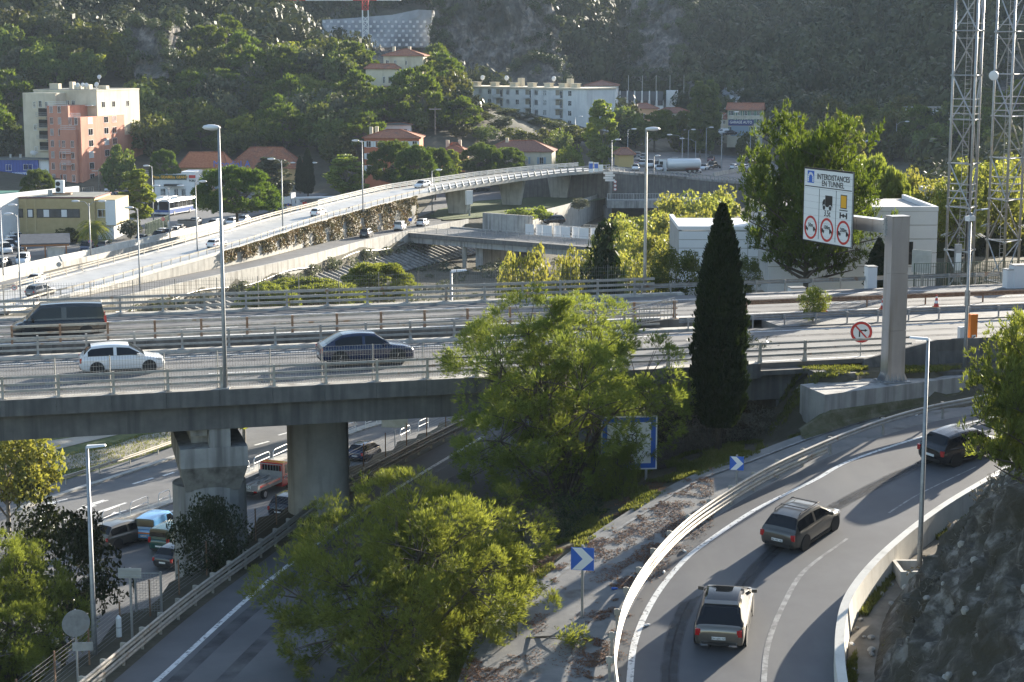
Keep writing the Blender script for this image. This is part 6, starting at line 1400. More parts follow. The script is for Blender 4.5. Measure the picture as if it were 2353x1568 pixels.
# ------------------------------------------------------------------ tunnel sign on its gantry
gb=P(2050,876,17.35);sd=Vector((.5,-.866,0)).normalized()  # from the far left end of the sign to the near right end
ga=math.atan2(-.5,.866)
gan=thing('sign_gantry','tall square aluminium gantry post with a cantilever arm','gantry',gb)
def gbox(mb,c,hx,hy,z0,z1,top=1.0):
    u=Vector((math.cos(GA),math.sin(GA),0));w=Vector((-u.y,u.x,0));q=[c-u*hx-w*hy,c+u*hx-w*hy,c+u*hx+w*hy,c-u*hx+w*hy];r=[c-u*hx*top-w*hy*top,c+u*hx*top-w*hy*top,c+u*hx*top+w*hy*top,c-u*hx*top+w*hy*top]
    return mb.hexa([(p.x,p.y,z0) for p in q],[(p.x,p.y,z1) for p in r])
GA=math.atan2(-.35,.94)+.62
PT=25.75
for i,(z0,z1) in enumerate(((17.42,20.0),(20.012,22.9),(22.912,PT))):gbox(m_:=MB(),gb,.47,.40,z0,z1);ob('post_section',m_,M['alu'],gan,world=True)
gbox(m_:=MB(),gb,.50,.43,PT+.001,PT+.05);ob('post_cap',m_,M['galv'],gan,world=True)
gbox(m_:=MB(),gb,.72,.65,17.36,17.42);ob('base_plate',m_,M['galv'],gan,world=True)
for i in range(5):
    for s in (-1,1):
        for ax in (0,1):
            u=Vector((math.cos(GA),math.sin(GA),0));w=Vector((-u.y,u.x,0));k_=-.42+i*.21
            a=gb+(u*k_+w*s*.40 if ax else w*k_*.9+u*s*.47);o_=(w if ax else u)*s*.2
            ob('gusset',MB().add([a+Vector((0,0,.07)),a+o_+Vector((0,0,.07)),a+Vector((0,0,.5))],[(0,1,2)]),M['alu'],gan,world=True)
al=4.6;a0=Vector((gb.x,gb.y,PT-.55))-sd*.42;a1=a0-sd*al
ob('arm',MB().bar(a0,a1,.62,.66),M['alu'],gan,world=True)
ob('arm_flange',MB().bar(a0+sd*.02,a0-sd*.12,.86,.92),M['galv'],gan,world=True)
for s in (-1,1):
    for k_ in (-.35,-.12,.12,.35):ob('bolt',MB().bar(a0+Vector((0,0,k_))+sd.cross(Vector((0,0,1)))*s*.39-sd*.2,a0+Vector((0,0,k_))+sd.cross(Vector((0,0,1)))*s*.39+sd*.15,.05),M['galv'],gan,world=True)
TR=PD(1961.5,397,90.6);BRc=PD(1956.5,571,90.6);TL=PD(1848.7,378.8,94.9);HS=TR.z-BRc.z
su=Vector((TR.x-TL.x,TR.y-TL.y,0));WS=su.length;su.normalize();SM=frame(Vector((TL.x,TL.y,BRc.z)),su,(0,0,1));SN=su.cross(Vector((0,0,1)))
sg=thing('tunnel_sign','large white sign about spacing in the tunnel hanging from the gantry arm','sign',Vector((TL.x,TL.y,BRc.z)))
def sgm(mb,name,m):mb.M=None;o=ob(name,mb,m,sg,world=True);return o
def slab(u0,u1,v0,v1,n0,n1):q=MB();q.M=SM;q.box(u0*WS,u1*WS,v0*HS,v1*HS,n0,n1);return q
for i in range(11):sgm(slab(0,1,i/11+.0012,(i+1)/11-.0012,-.03,0),'panel',M['white'])
fr_=slab(-.006,1.006,-.008,1.008,-.06,-.031);sgm(fr_,'frame',M['black'])
EPS=.006
for q in ((.0,1,.985,1),(.0,1,0,.012),(0,.009,.013,.984),(.991,1,.013,.984)):sgm(slab(*q,.001,EPS),'border',M['black'])
sgm(slab(.025,.975,.748,.760,.001,EPS),'divider',M['black']);sgm(slab(.325,.333,.045,.735,.001,EPS),'divider',M['black']);sgm(slab(.668,.676,.045,.735,.001,EPS),'divider',M['black'])
sgm(slab(.075,.21,.80,.965,.001,.012),'tunnel_symbol',M['blue'])
ar=MB();ar.M=SM
cx,cy=.1425*WS,.865*HS
for i in range(7):
    a,b_=PI*i/7+.04,PI*(i+1)/7-.04;ro,ri=.062*WS,.036*WS
    ar.add([(cx+ri*math.cos(a),cy+ri*math.sin(a)*1.1,.016),(cx+ro*math.cos(a),cy+ro*math.sin(a)*1.1,.016),(cx+ro*math.cos(b_),cy+ro*math.sin(b_)*1.1,.016),(cx+ri*math.cos(b_),cy+ri*math.sin(b_)*1.1,.016)],[(0,1,2,3)])
for s in (-1,1):
    for j in range(2):x0,x1=cx+s*.036*WS,cx+s*.062*WS;y1=cy-.01-j*.05*HS*.5;ar.add([(min(x0,x1),y1-.022*HS,.016),(max(x0,x1),y1-.022*HS,.016),(max(x0,x1),y1,.016),(min(x0,x1),y1,.016)],[(0,1,2,3)])
sgm(ar,'arch_symbol',M['white'])
def stext(body,size,u,v,sx=1.0):text('lettering',body,size,SM@Matrix.Translation((u*WS,v*HS,.010)),M['black'],sg,sx,w=.004)
stext('INTERDISTANCES',.41,.605,.895,.95);stext('EN TUNNEL',.41,.60,.808,.95);stext('3.5t',.46,.50,.41,.85)
for u_,t_ in ((.165,'50m'),(.50,'100m'),(.835,'200m')):
    c=SM@Vector((u_*WS,.19*HS,.002));sgm(MB().disc(c,.62,SN,.012,40,.50),'red_ring',M['red']);stext(t_,.30,u_,.222,.9)
    cr=MB();cr.M=SM
    for s in (-1,1):
        x=u_*WS+s*.38;y=.155*HS;cr.add([(x-.14,y,.012),(x+.14,y,.012),(x+.14,y+.09,.012),(x+.05,y+.11,.012),(x,y+.19,.012),(x-.14,y+.19,.012)],[(0,1,2,3,4,5)])
        for q in (-.08,.08):cr.add([(x+q+.045*math.cos(k*PI/4),y-.02+.045*math.sin(k*PI/4),.0135) for k in range(8)],[tuple(range(8))])
    sgm(cr,'car_symbol',M['black'])
lo_=MB();lo_.M=SM
lo_.add([(u*WS,v*HS,.012) for u,v in ((.455,.50),(.60,.50),(.60,.655),(.455,.655))],[(0,1,2,3)]);lo_.add([(u*WS,v*HS,.0125) for u,v in ((.40,.50),(.45,.50),(.45,.60),(.425,.60),(.40,.56))],[(0,1,2,3,4)]);sgm(lo_,'lorry_symbol',M['black'])
for u_ in (.435,.56):
    c=SM@Vector((u_*WS,.487*HS,.013));sgm(MB().disc(c,.16,SN,.003,18),'wheel_symbol',M['white']);sgm(MB().disc(c+SN*.004,.12,SN,.003,18),'wheel_symbol',M['black'])
sgm(slab(.762,.888,.508,.692,.001,.006),'amber_outline',M['black']);sgm(slab(.772,.878,.52,.68,.0065,.012),'amber_panel',M['amber']);sgm(slab(.745,.905,.478,.492,.001,EPS),'axle_bar',M['black'])
sgm(slab(.75,.775,.375,.455,.001,EPS),'axle_wheel',M['black']);sgm(slab(.875,.90,.375,.455,.001,EPS),'axle_wheel',M['black']);sgm(slab(.7755,.8745,.405,.425,.001,EPS),'axle',M['black'])
sgm(MB().disc(SM@Vector((.825*WS,.415*HS,.007)),.1,SN,.004,12),'axle_hub',M['black'])
ob('bracket',MB().bar(a1+sd*2.2,a1+sd*2.2+SN*.3,.3,.5),M['galv'],gan,world=True)
# ------------------------------------------------------------------ other road signs
def post(mb,p,h,r=.045):return mb.tube([p+Vector((0,0,-.2)),p+Vector((0,0,h))],r,8)
def to_eye(p,turn=0):d=Vector((-p.x,-p.y,0)).normalized();return Matrix.Rotation(math.radians(turn),3,'Z')@d
def chevron(label,fx,fy,h,sz):
    p=PP(fx,fy,RAMP);th=thing('chevron_sign',label,'sign',p,0,'chevron signs in the bend');n=to_eye(p,-8);u=n.cross(Vector((0,0,-1))).normalized()*-1;u=Vector((-n.y,n.x,0))
    F=frame(p+Vector((0,0,h))+n*.07,u,(0,0,1));ob('post',post(MB(),p,h+sz*.6,.05),M['galv'],th,world=True)
    q=MB();q.M=F;q.box(-sz/2,sz/2,-sz/2,sz/2,-.02,0);ob('plate',q,M['blue'],th,world=True)
    q=MB();q.M=F;s=sz/2;q.add([(-.9*s,s*.97,.004),(-.05*s,s*.97,.004),(.97*s,0,.004),(-.05*s,-s*.97,.004),(-.9*s,-s*.97,.004),(.02*s,0,.004)],[(0,5,2,1),(5,4,3,2)]);ob('arrow',q,M['white'],th,world=True)
chevron('large blue chevron sign with white arrow at the bottom',1338,1418,3.35*.68,.82*1.0+.05);chevron('smaller blue chevron sign farther along the bend',1692,1132,1.35,.62)
def round_sign(label,p,h,r,turn,kind,txt=None,zb=None,name='road_sign'):
    th=thing(name,label,'sign',p);n=to_eye(p,turn);ob('post',post(MB(),p,h+r,.04),M['galv'],th,world=True);c=p+Vector((0,0,h))+n*.06
    ob('plate',MB().disc(c,r,n,.02,28),M['white'] if kind!='back' else M['galv'],th,world=True);u=Vector((-n.y,n.x,0));F=frame(c+n*.024,u,(0,0,1))
    if kind in ('limit','noturn'):ob('red_ring',MB().disc(c+n*.021,r*.97,n,.006,28,r*.74),M['red'],th,world=True)
    if kind=='limit':text('lettering',txt,r*1.05,F@Matrix.Translation((0,-.02*r,0)),M['black'],th,.85,w=.01)
    if kind=='noturn':
        q=MB();q.M=F;q.box(-.22*r,-.10*r,-.45*r,.22*r,0,.004);q.box(-.0999*r,.30*r,.10*r,.22*r,0,.004);q.add([(.30*r,.02*r,.002),(.55*r,.16*r,.002),(.30*r,.30*r,.002)],[(0,1,2)]);ob('arrow',q,M['black'],th,world=True)
        q=MB();q.M=F@Matrix.Rotation(math.radians(-47),4,'Z');q.box(-.75*r,.75*r,-.07*r,.07*r,.005,.008);ob('bar',q,M['red'],th,world=True)
    if kind=='noentry':
        ob('red_disc',MB().disc(c+n*.021,r*.92,n,.006,24),M['red'],th,world=True);q=MB();q.M=F;q.box(-.6*r,.6*r,-.15*r,.15*r,.006,.01);ob('bar',q,M['white'],th,world=True)
    if kind=='blue':ob('blue_disc',MB().disc(c+n*.021,r*.95,n,.006,24),M['blue'],th,world=True)
    if kind=='noparking':ob('blue_disc',MB().disc(c+n*.021,r*.9,n,.006,24),M['blue'],th,world=True);ob('red_ring',MB().disc(c+n*.03,r*.97,n,.006,24,r*.75),M['red'],th,world=True)
    return th
round_sign('round no-right-turn sign with red ring left of the gantry post',P(1977,829,17.75),1.55,.58,3,'noturn')
round_sign('red ringed seventy limit sign at the left edge',P(35,705,.03),2.6,.36,0,'limit','70');round_sign('red ringed seventy limit sign by the upstream bridge',P(1567,446,.1),3.9,.42,0,'limit','70')
round_sign('red no-entry sign under the flyover',P(1239,437,0),2.6,.38,0,'noentry');round_sign('red no-entry sign by the bus lot gate',P(376,540,0),3.0,.36,0,'noentry');round_sign('blue arrow sign beside the white van at the river bridge',P(943,525,0),1.7,.38,0,'blue')
round_sign('small blue and red no-parking sign on the double lamp post',P(208,590,.1),2.6,.3,0,'noparking');round_sign('no-parking sign beside the box truck',P(663,492,0),2.0,.3,0,'noparking')
round_sign('grey back of a round sign on the left road',P(136.5,641,0),2.2,.38,0,'back')
# sign backs near the left foot of the dark slip road
p=PP(180,1590,DARK);th=round_sign('grey back of a large round sign in the bottom left',Vector((p.x,p.y,9.0)),4.0,.52,12,'back');ob('lower_plate',MB().cbox((p.x+.25,p.y-.06,9.0+3.1),(.75,.03,.32),.1),M['galv'],th,world=True)
def panel_back(label,fx,fy,z,h,w,ph,turn,m,pl=None,both=1):
    p=PP(fx,fy,pl) if pl else P(fx,fy,z);th=thing('blank_sign',label,'sign',p,0,'blank sign backs');n=to_eye(p,turn);u=Vector((-n.y,n.x,0));F=frame(p+Vector((0,0,h))+n*.08,u,(0,0,1))
    for k_ in ((0,) if both==1 else (-w*.33,w*.33)):ob('post',MB().bar(p+u*k_+Vector((0,0,-.3)),p+u*k_+Vector((0,0,h+ph*.5)),.09),M['galv'],th,world=True)
    q=MB();q.M=F;q.box(-w/2,w/2,-ph/2,ph/2,-.03,0);ob('plate',q,m,th,world=True)
    for s in (-.28,.28):q=MB();q.M=F;q.box(-w/2,w/2,s*ph-.03,s*ph+.03,.001,.03);ob('rib',q,m,th,world=True)
    return th
M['signback']=mat('sign_back_grey',(.33,.335,.32),(.42,.42,.40),rough=.55,metal=.2,scale=2)
panel_back('small blank sign back standing at the shaded slip road, bottom left',304,1462,9.9,2.7,.95,.42,-14,M['signback'],DARK);panel_back('blank sign back in front of the round pier',787,1130,10,1.7,.95,.38,-8,M['signback'],DARK)
panel_back('yellowish sign back on a pole under the viaduct',908,1060,0,4.2,2.2,2.6,-10,mat('sign_back_ochre',(.36,.34,.25),(.44,.42,.33),rough=.6,scale=2));panel_back('wide brown sign back on two posts by the lattice masts',2117,652,17.6,1.6,1.5,1.6,-25,M['signback'],None,2)
# rain picture sign among the pines
p=PP(1470,1118,(13.4,0,0));p=Vector((p.x,p.y,h1(p.x,p.y)));th=thing('weather_sign','blue-edged white sign with a rain cloud, half hidden by the middle pine','sign',p);n=to_eye(p,10);u=Vector((-n.y,n.x,0))
TRw=PP(1504,1000,(0,0,0));wh_=[2.6,2.6];zc=34-(1025*KP-50)*p.y/FPX;F=frame(Vector((p.x,p.y,zc))-u*.55+n*.08,u,(0,0,1))
for k_ in (-1.4,.3):ob('post',MB().bar(p+u*k_+Vector((0,0,-.4)),p+u*k_+Vector((0,0,zc-p.z+1)),.11),M['galv'],th,world=True)
def sq(a,b,c,d,z0,z1,m,nm):q=MB();q.M=F;q.box(a,b,c,d,z0,z1);ob(nm,q,m,th,world=True)
sq(-1.35,1.35,-1.3,1.3,-.03,0,M['white'],'plate')
for a in ((-1.28,1.28,-1.23,-1.0),(-1.28,1.28,1.0,1.23),(-1.28,-1.05,-.999,.999),(1.05,1.28,-.999,.999)):sq(*a,.001,.005,M['blue'],'blue_edge')
q=MB();q.M=F
for i in range(6):
    for j in range(3):x,y=-.35+i*.2+j*.06,-.15-j*.22;q.add([(x,y,.006),(x+.03,y,.006),(x-.07,y-.17,.006),(x-.1,y-.17,.006)],[(0,1,2,3)])
ob('rain_symbol',q,M['black'],th,world=True)
q=MB();q.M=F
for x,y,r_ in ((-.3,.25,.28),(.05,.4,.3),(.4,.25,.25),(.1,.15,.25)):
    for k_ in range(14):a,b_=k_*2*PI/14,(k_+1)*2*PI/14;q.add([(x+r_*math.cos(a),y+r_*math.sin(a),.006),(x+(r_+.04)*math.cos(a),y+(r_+.04)*math.sin(a),.006),(x+(r_+.04)*math.cos(b_),y+(r_+.04)*math.sin(b_),.006),(x+r_*math.cos(b_),y+r_*math.sin(b_),.006)],[(0,1,2,3)])
ob('cloud_symbol',q,M['black'],th,world=True)
# direction boards on the flyover edge and by the abutment
for i,(fx,fy,w_,h_) in enumerate(((1358,384,1.0,2.4),(1370,384,1.0,2.1),(1381,386,.9,1.5))):
    c=PD(fx,fy,405);th=thing('direction_board',['tall blue and white board, left of three on the flyover edge','blue and white board, middle of three on the flyover edge','plain white board, right of three on the flyover edge'][i],'sign',c,0,'boards on the flyover edge')
    ob('plate',MB().cbox(c,(w_,.12,h_),-.15),M['white'],th,world=True);ob('post',MB().bar(c+Vector((0,.12,-h_/2-.6)),c+Vector((0,.12,h_/2)),.08),M['galv'],th,world=True)
    if i<2:ob('blue_panel',MB().cbox(c+Vector((-.01,-.08,.25)),(w_*.85,.04,h_*.5),-.15),M['blue'],th,world=True)
pb=P(1402,462,0);th=thing('signpost','signpost with a stack of white direction arms beside the tall retaining wall','sign',pb);ob('post',post(MB(),pb,6.8,.09),M['galv'],th,world=True)
for i in range(4):ob('direction_arm',MB().cbox(pb+Vector((-.5+(i%2)*.4,-.15,6.4-i*.55)),(2.2,.08,.46),-.1),M['offwhite'],th,world=True)
for i in range(3):ob('limit_plate',MB().disc(pb+Vector((1.1,-.2,4.4-i*.85)),.38,(0,-1,0),.05,18),M['red'],th,world=True);ob('limit_face',MB().disc(pb+Vector((1.1,-.26,4.4-i*.85)),.28,(0,-1,0),.03,18),M['white'],th,world=True)
# advertising panel by the first flyover pier
pb=P(1079,497,0);th=thing('advertising_panel','white advertising panel on a single leg by the first flyover pier','sign',pb);ob('leg',MB().bar(pb,pb+Vector((0,0,2.5)),.4),M['rail_grey'],th,world=True);ob('panel',MB().cbox(pb+Vector((-.1,0,3.9)),(1.9,.45,2.9),.9),M['white'],th,world=True)
# ------------------------------------------------------------------ street lamps
led_me=MB().hexa([(0,-.14,-.06),(.78,-.12,.02),(.78,.12,.02),(0,.14,-.06)],[(0,-.1,.05),(.74,-.06,.09),(.74,.06,.09),(0,.1,.05)]).mesh('lamp_head');led_me.materials.append(M['offwhite'])
cob=MB().lathe([(.05,-.12),(.2,-.08),(.28,.02),(.22,.12),(.08,.17)],12);cob.v=[(x*2.0+.45,y,z) for x,y,z in cob.v];cob_me=cob.mesh('lamp_head',True);cob_me.materials.append(M['offwhite'])
LG='street lamps'
def lamp(label,base,h,style,az,arm=.0,r=.09,mt=None,second=None,sc=1.0,plinth=False):
    mt=mt or M['pole'];th=thing('street_lamp',label,'street lamp',base,0,LG)
    if plinth:ob('plinth',MB().cbox((0,0,.05),(1.1,1.1,.3)),M['concrete'],th)
    ob('post',MB().tube([(0,0,-.3),(0,0,h*.25),(0,0,h)],[r*1.25,r*1.15,r*.7],10),mt,th,True);ob('base_plate',MB().cbox((0,0,.03),(r*5,r*5,.05)),M['galv'],th)
    for a in [az]+([second] if second is not None else []):
        c,s=math.cos(a),math.sin(a)
        if arm>0:ob('arm',MB().tube([(0,0,h-.5),(c*arm*.4,s*arm*.4,h+arm*.12),(c*arm,s*arm,h+arm*.18)],.045,6),mt,th)
        inst('lamp_head',led_me if style=='led' else cob_me,th,(c*arm,s*arm,h+arm*.18),a,scale=sc)
    return th
b=V(v_s(518,.35),.35,18.14);lamp('tall street lamp on the viaduct edge at the left',b,(897-292)*KP*b.y/FPX,'cob',2.6,0,.085,M['pole'],sc=.95)
b=PP(218,1497,DARK);b.z=9.6;lamp('street lamp at the bottom left beside the shaded slip road',b,(1497-955)*KP*b.y/FPX,'led',.05,0,.09,plinth=True,sc=.95)
b=PP(2112,1322,RAMP);lamp('street lamp in front of the rock slope at the right',b,(1322-752)*KP*b.y/FPX,'led',PI-.1,0,.085,sc=.9)
th=thing('lamp_socket','small concrete trough around the foot of the right street lamp','concrete block',b);
for q in ((-.9,-.75,-.8,.9),(.75,.9,-.8,.9),(-.7499,.7499,-.8,-.65),(-.7499,.7499,.75,.9)):ob('side',MB().box(q[0],q[1],q[2],q[3],-.6,.38),M['concrete'],th)
b=V(v_s(1481,26.2),26.2,17.5);lamp('tall brownish street lamp behind the far railing',b,(648-243)*KP*b.y/FPX,'cob',.1,0,.10,M['galv_warm'],sc=.9)
b=P(2216,853,17.35);th=lamp('slim pole with camera and small lamp at the right end of the concrete block',b,(853-482)*KP*b.y/FPX,'led',.5,.7,.08,sc=.6)
ob('camera',MB().cbox((-.05,-.1,8.3-.25),(.5,.28,.26),.7),M['white'],th);ob('sleeve',MB().cyl((0,0,3.5),.14,.8,10),M['galv'],th)
b=V(v_s(1037,27.5),27.5,10);b.z=34-(616*KP-50)*b.y/FPX-8.5;lamp('flat-headed street lamp rising behind the far railing',b,8.4,'led',.1,0,.1,sc=1.3)
LST=[('left edge, beside the parking wall',8,644,471,0,.3,None,1.2),('behind the seventy sign at the left edge',48,700,488,0,PI,None,.6),('with twin heads in front of the palm',209,597,463,0,0,PI,1.6),('in front of the green poplar by the flyover ramp',322,672,474,0,PI,None,.6),('with twin heads beside the bus lot gate',391,556,428,0,0,PI,1.6),('in the bus lot behind the poplar',353,515,380,0,PI,None,.5),('on the ramp below the umbrella pine',454,597,415,.8,0,None,.6),('on the ramp right of the umbrella pine',650,534,366,3.0,PI,None,1.2),('with a high mast at the middle of the ramp',834,483,323,4.5,PI,None,.7),('right of the ivy wall end',993,494,390,0,0,None,.9),('beyond the flyover among the umbrella pines',1000,405,293,0,0,None,.8),('with twin heads left of the ramp',699,444,376,0,0,PI,2.0),('with twin heads by the dark cypress',729,402,349,0,0,PI,2.2),('beside the red-orange house',844,438,325,0,PI,None,.7),('small one by the umbrella pines',960,408,385,0,PI,None,2.0),('thin brown one behind the flyover',1074,393,351,0,0,None,2.0),('on the flyover left of the white board',1179,392,317,0,0,None,.9),('on the far side of the flyover, left',1130,395,285,0,0,None,.9),('on the far side of the flyover, middle',1239,390,281,0,0,None,.9),('on the far side of the flyover, right',1321,385,269,0,0,None,.9),('curved, behind the pale house',1279,390,332,0,PI,None,2.2),('beside the stacked direction arms',1405,462,321,0,0,None,.8),('right of the yellow hut',1442,385,297,5,0,None,.9),('brown, in front of the upstream bridge',1502,458,357,0,.3,None,.3),('with a long arm above the tanker',1567,400,313,4,PI,None,2.6),('right of the tanker',1581,372,298,3.5,0,None,.8),('with left arm by the tall poplar',1598,381,322,3,PI,None,3.2),('at the foot of the tall poplars',1622,376,293,2.5,0,None,.8),('tall curved one inside the far bend',1657,411,262,2,.1,None,3.0),('at the outside of the far bend',1723,393,299,1.5,0,None,.8),('beside the garage gable',1768,312,266,None,.1,None,2.5),('behind the bend near the dark pine',1749,362,290,None,0,None,.8),('curved, left of the dark shrubs at right',2059,330,282,None,.1,None,2.4)]
for l,fx,fb,ft,z,az,s2_,arm in LST:
    b=P(fx,fb,z) if z is not None else PD(fx,fb,500);h_=(fb-ft)*KP*b.y/FPX
    lamp('street lamp '+l,b,h_-.2,'cob',az,arm,.10,M['pole'] if 'brown' not in l else M['galv_warm'],s2_,sc=1.25)
# ------------------------------------------------------------------ lattice masts
def mast(label,fxs,d0,dz,hgt,w_,ph):
    th=thing('lattice_mast',label,'mast',PD(fxs[0],640,d0));c=PD((fxs[0]+fxs[1])/2,640,d0);zb=17.3;c.z=zb;R_m=w_/math.sqrt(3)
    legs=[Vector((c.x+R_m*math.cos(ph+k*2*PI/3),c.y+R_m*math.sin(ph+k*2*PI/3),zb)) for k in range(3)]
    for a in legs:ob('leg',MB().tube([a,a+Vector((0,0,hgt))],.09,10),M['galv'],th,True,world=True)
    st=3.0;n_=int(hgt/st)
    for i in range(n_+1):
        z=i*st
        for k in range(3):
            a,b_=legs[k],legs[(k+1)%3];up=Vector((0,0,z));ob('horizontal',MB().tube([a+up,b_+up],.045,6),M['galv'],th,world=True)
            ob('collar',MB().cyl(a+up-Vector((0,0,.06)),.16,.12,10),M['galv'],th,world=True)
            if z+st<hgt:
                p,q=(a,b_) if (i+k)%2 else (b_,a);ob('brace',MB().tube([p+up,q+up+Vector((0,0,st))],.05,6),M['galv'],th,world=True)
    lx=c+Vector((-.05,.1,0));ld_=MB()
    for s in (-.2,.2):ld_.tube([lx+Vector((s,0,0)),lx+Vector((s,0,hgt))],.022,5)
    for k in range(int(hgt/.3)):ld_.bar(lx+Vector((-.2,0,k*.3)),lx+Vector((.2,0,k*.3)),.022)
    ob('ladder',ld_,M['galv'],th,world=True)
    for i,z in enumerate((6.6,12.4,17.5)):
        fl_=MB();
        for k in range(3):
            a,b_=legs[k],legs[(k+1)%3]
            for hh in (0,.5,1.0):fl_.bar(a+Vector((0,0,z+hh)),b_+Vector((0,0,z+hh)),.05)
        ob('guard_rail',fl_,M['galv'],th,world=True)
    sp_=MB()
    for k in range(24):
        a=k*2*PI/24;sp_.bar(c+Vector((math.cos(a)*R_m,math.sin(a)*R_m,4.2)),c+Vector((math.cos(a)*(R_m+.4),math.sin(a)*(R_m+.4),4.0)),.025)
    ob('spikes',sp_,M['galv'],th,world=True)
    return th,c,legs
t1,c1_,lg1=mast('front steel lattice mast with a black cable, rising out of the picture',(2180,2238),123.5,0,23.5,1.95,2.7)
ob('cable',MB().bar(c1_+Vector((.28,-.1,1)),c1_+Vector((.28,-.1,23)),.22,.14),M['black'],t1,world=True)
ob('dish',MB().lathe([(.02,0),(.3,.03),(.33,.12),(.28,.14)],16,'y',(lg1[1].x+1.1,lg1[1].y-.7,17.3+15)),M['white'],t1,world=True)
for x in (-1.0,.2,1.3):ob('antenna',MB().cbox(c1_+Vector((x,-.5,22.6)),(.4,.25,1.9)),M['white'],t1,world=True)
ob('equipment_box',MB().cbox(c1_+Vector((-.45,-.6,2.2)),(.45,.3,2.6)),M['galv'],t1,world=True);ob('warning_plate',MB().cbox(c1_+Vector((-.45,-.77,2.3)),(.35,.02,1.2)),M['white'],t1,world=True)
t2,c2_,lg2=mast('rear steel lattice mast at the right edge',(2270,2336),130,0,24,2.25,2.4)
# compound around the masts
M['green']=mat('green_fence_paint',(.02,.06,.03),rough=.5)
a=PD(2100,645,121);a=Vector((a.x,a.y,17.6));b_=Vector((a.x+19,a.y+4.5,17.6));fence_panelled('compound_fence','dark green mesh fence around the lattice masts',a,b_,2.1,M['green'],2.4,14,'fence',bw=.035)
for i,(fx,w_,h_,l) in enumerate(((2322,.9,1.9,'white equipment cabinet beside the rear mast'),(2340,1.1,2.2,'grey equipment cabinet at the right edge by the masts'),(1999,.62,2.1,'tall grey cabinet beside the cypress at the verge'),(1830,1.0,.8,'low grey cabinet pair behind the guard rail'))):
    b=put(fx,119);b.z=max(b.z,17.5);th=thing('equipment_cabinet',l,'cabinet',b,.15,'equipment cabinets');ob('body',MB().box(-w_/2,w_/2,-.4,.4,0,h_),M['offwhite'],th);ob('door',MB().box(-w_*.42,w_*.42,-.42,-.402,.1,h_-.1),M['offwhite'],th);ob('lid',MB().box(-w_/2-.03,w_/2+.03,-.43,.43,h_+.001,h_+.05),M['galv'],th)
# cones, emergency phone, delineators, litter
def cone(label,p):
    th=thing('traffic_cone',label,'traffic cone',p,0,'traffic cones in the median');ob('base',MB().box(-.2,.2,-.2,.2,0,.05),M['orange'],th)
    for i,(z0,z1,r0,r1,m) in enumerate(((.05,.25,.16,.125,'red'),(.25,.42,.125,.095,'white'),(.42,.58,.095,.065,'red'),(.58,.68,.065,.05,'white'),(.68,.78,.05,.03,'red'))):ob('band',MB().tube([(0,0,z0),(0,0,z1)],[r0,r1],14),M[m],th)
for l,fx in (('left traffic cone behind the sapling in the median',1893),('middle traffic cone beside the gantry post',2028),('right traffic cone standing alone behind the leaning guard rail',2151)):cone(l,V(v_s(fx,15.2),15.2,18.3))
b=V(v_s(2232,1.0),1.0,18);th=thing('emergency_phone','orange emergency phone pillar behind the concrete safety wall','emergency phone',b,VA);ob('pillar',MB().box(-.2,.2,-.18,.18,0,1.95),M['orange'],th);ob('cap',MB().box(-.21,.21,-.19,.19,1.951,2.1),M['orange'],th);ob('phone_symbol',MB().box(-.12,.12,-.19,-.182,.7,1.0),M['white'],th);ob('handset_symbol',MB().bar((-.07,-.195,.8),(.06,-.195,.93),.02,.05),M['black'],th)
b=V(v_s(2208,.9),.9,18);tag(ob('control_box',MB().cbox(b+Vector((0,0,.95)),(.35,.3,1.0),VA),M['offwhite']),'small white control box left of the orange emergency phone','cabinet')
for l,fx,fy in (('white delineator post at the bottom left slip road',291,1478),('white delineator post beside the fig tree',529,1293),('white delineator post in front of the round pier',745,1136)):
    p=PP(fx,fy,DARK)+Vector((-.35,.25,0));th=thing('delineator_post',l,'delineator',p,0,'white delineator posts');ob('post',MB().cyl((0,0,.2),.115,.78,12),M['white'],th);ob('top',MB().tube([(0,0,.981),(0,0,1.1)],[.115,.03],12),M['white'],th);ob('band',MB().cyl((0,0,.58),.119,.03,12),M['signback'],th)
# gate and chain-link posts by the dark slip road
p=PP(352,1410,DARK);p=Vector((p.x-.3,p.y+.6,9.9));th=thing('service_gate','small chain-link gate on the dark bank beside the slip road','gate',p)
for x in (-.55,.55):ob('post',MB().bar((x,0,-.6),(x,0,2.0),.08),M['galv'],th)
ob('top_rail',MB().bar((-.5,0,1.92),(.5,0,1.92),.05),M['galv'],th);ob('bottom_rail',MB().bar((-.5,0,.1),(.5,0,.1),.05),M['galv'],th)
q=MB()
for k in range(16):q.bar((-.5,0,.15+k*.11),(.5,0,.15+k*.11),.008);
for k in range(9):q.bar((-.48+k*.12,0,.12),(-.48+k*.12,0,1.9),.008)
ob('chain_link',q,M['galv'],th)
CL=offset(DARK_L,-1.8);th=thing('chain_link_fence','thin chain-link fence along the left edge of the shaded slip road','fence',CL[10])
for i in range(0,len(CL),4):ob('post',MB().bar(CL[i]+Vector((0,0,-.5)),CL[i]+Vector((0,0,1.5)),.06),M['rust'],th,world=True)
for i in range(0,len(CL)-4,4):
    q=MB()
    for k in range(9):q.bar(CL[i]+Vector((0,0,.1+k*.16)),CL[i+4]+Vector((0,0,.1+k*.16)),.008)
    ob('wire_panel',q,M['rail_grey'],th,world=True)
rr_=random.Random(12)
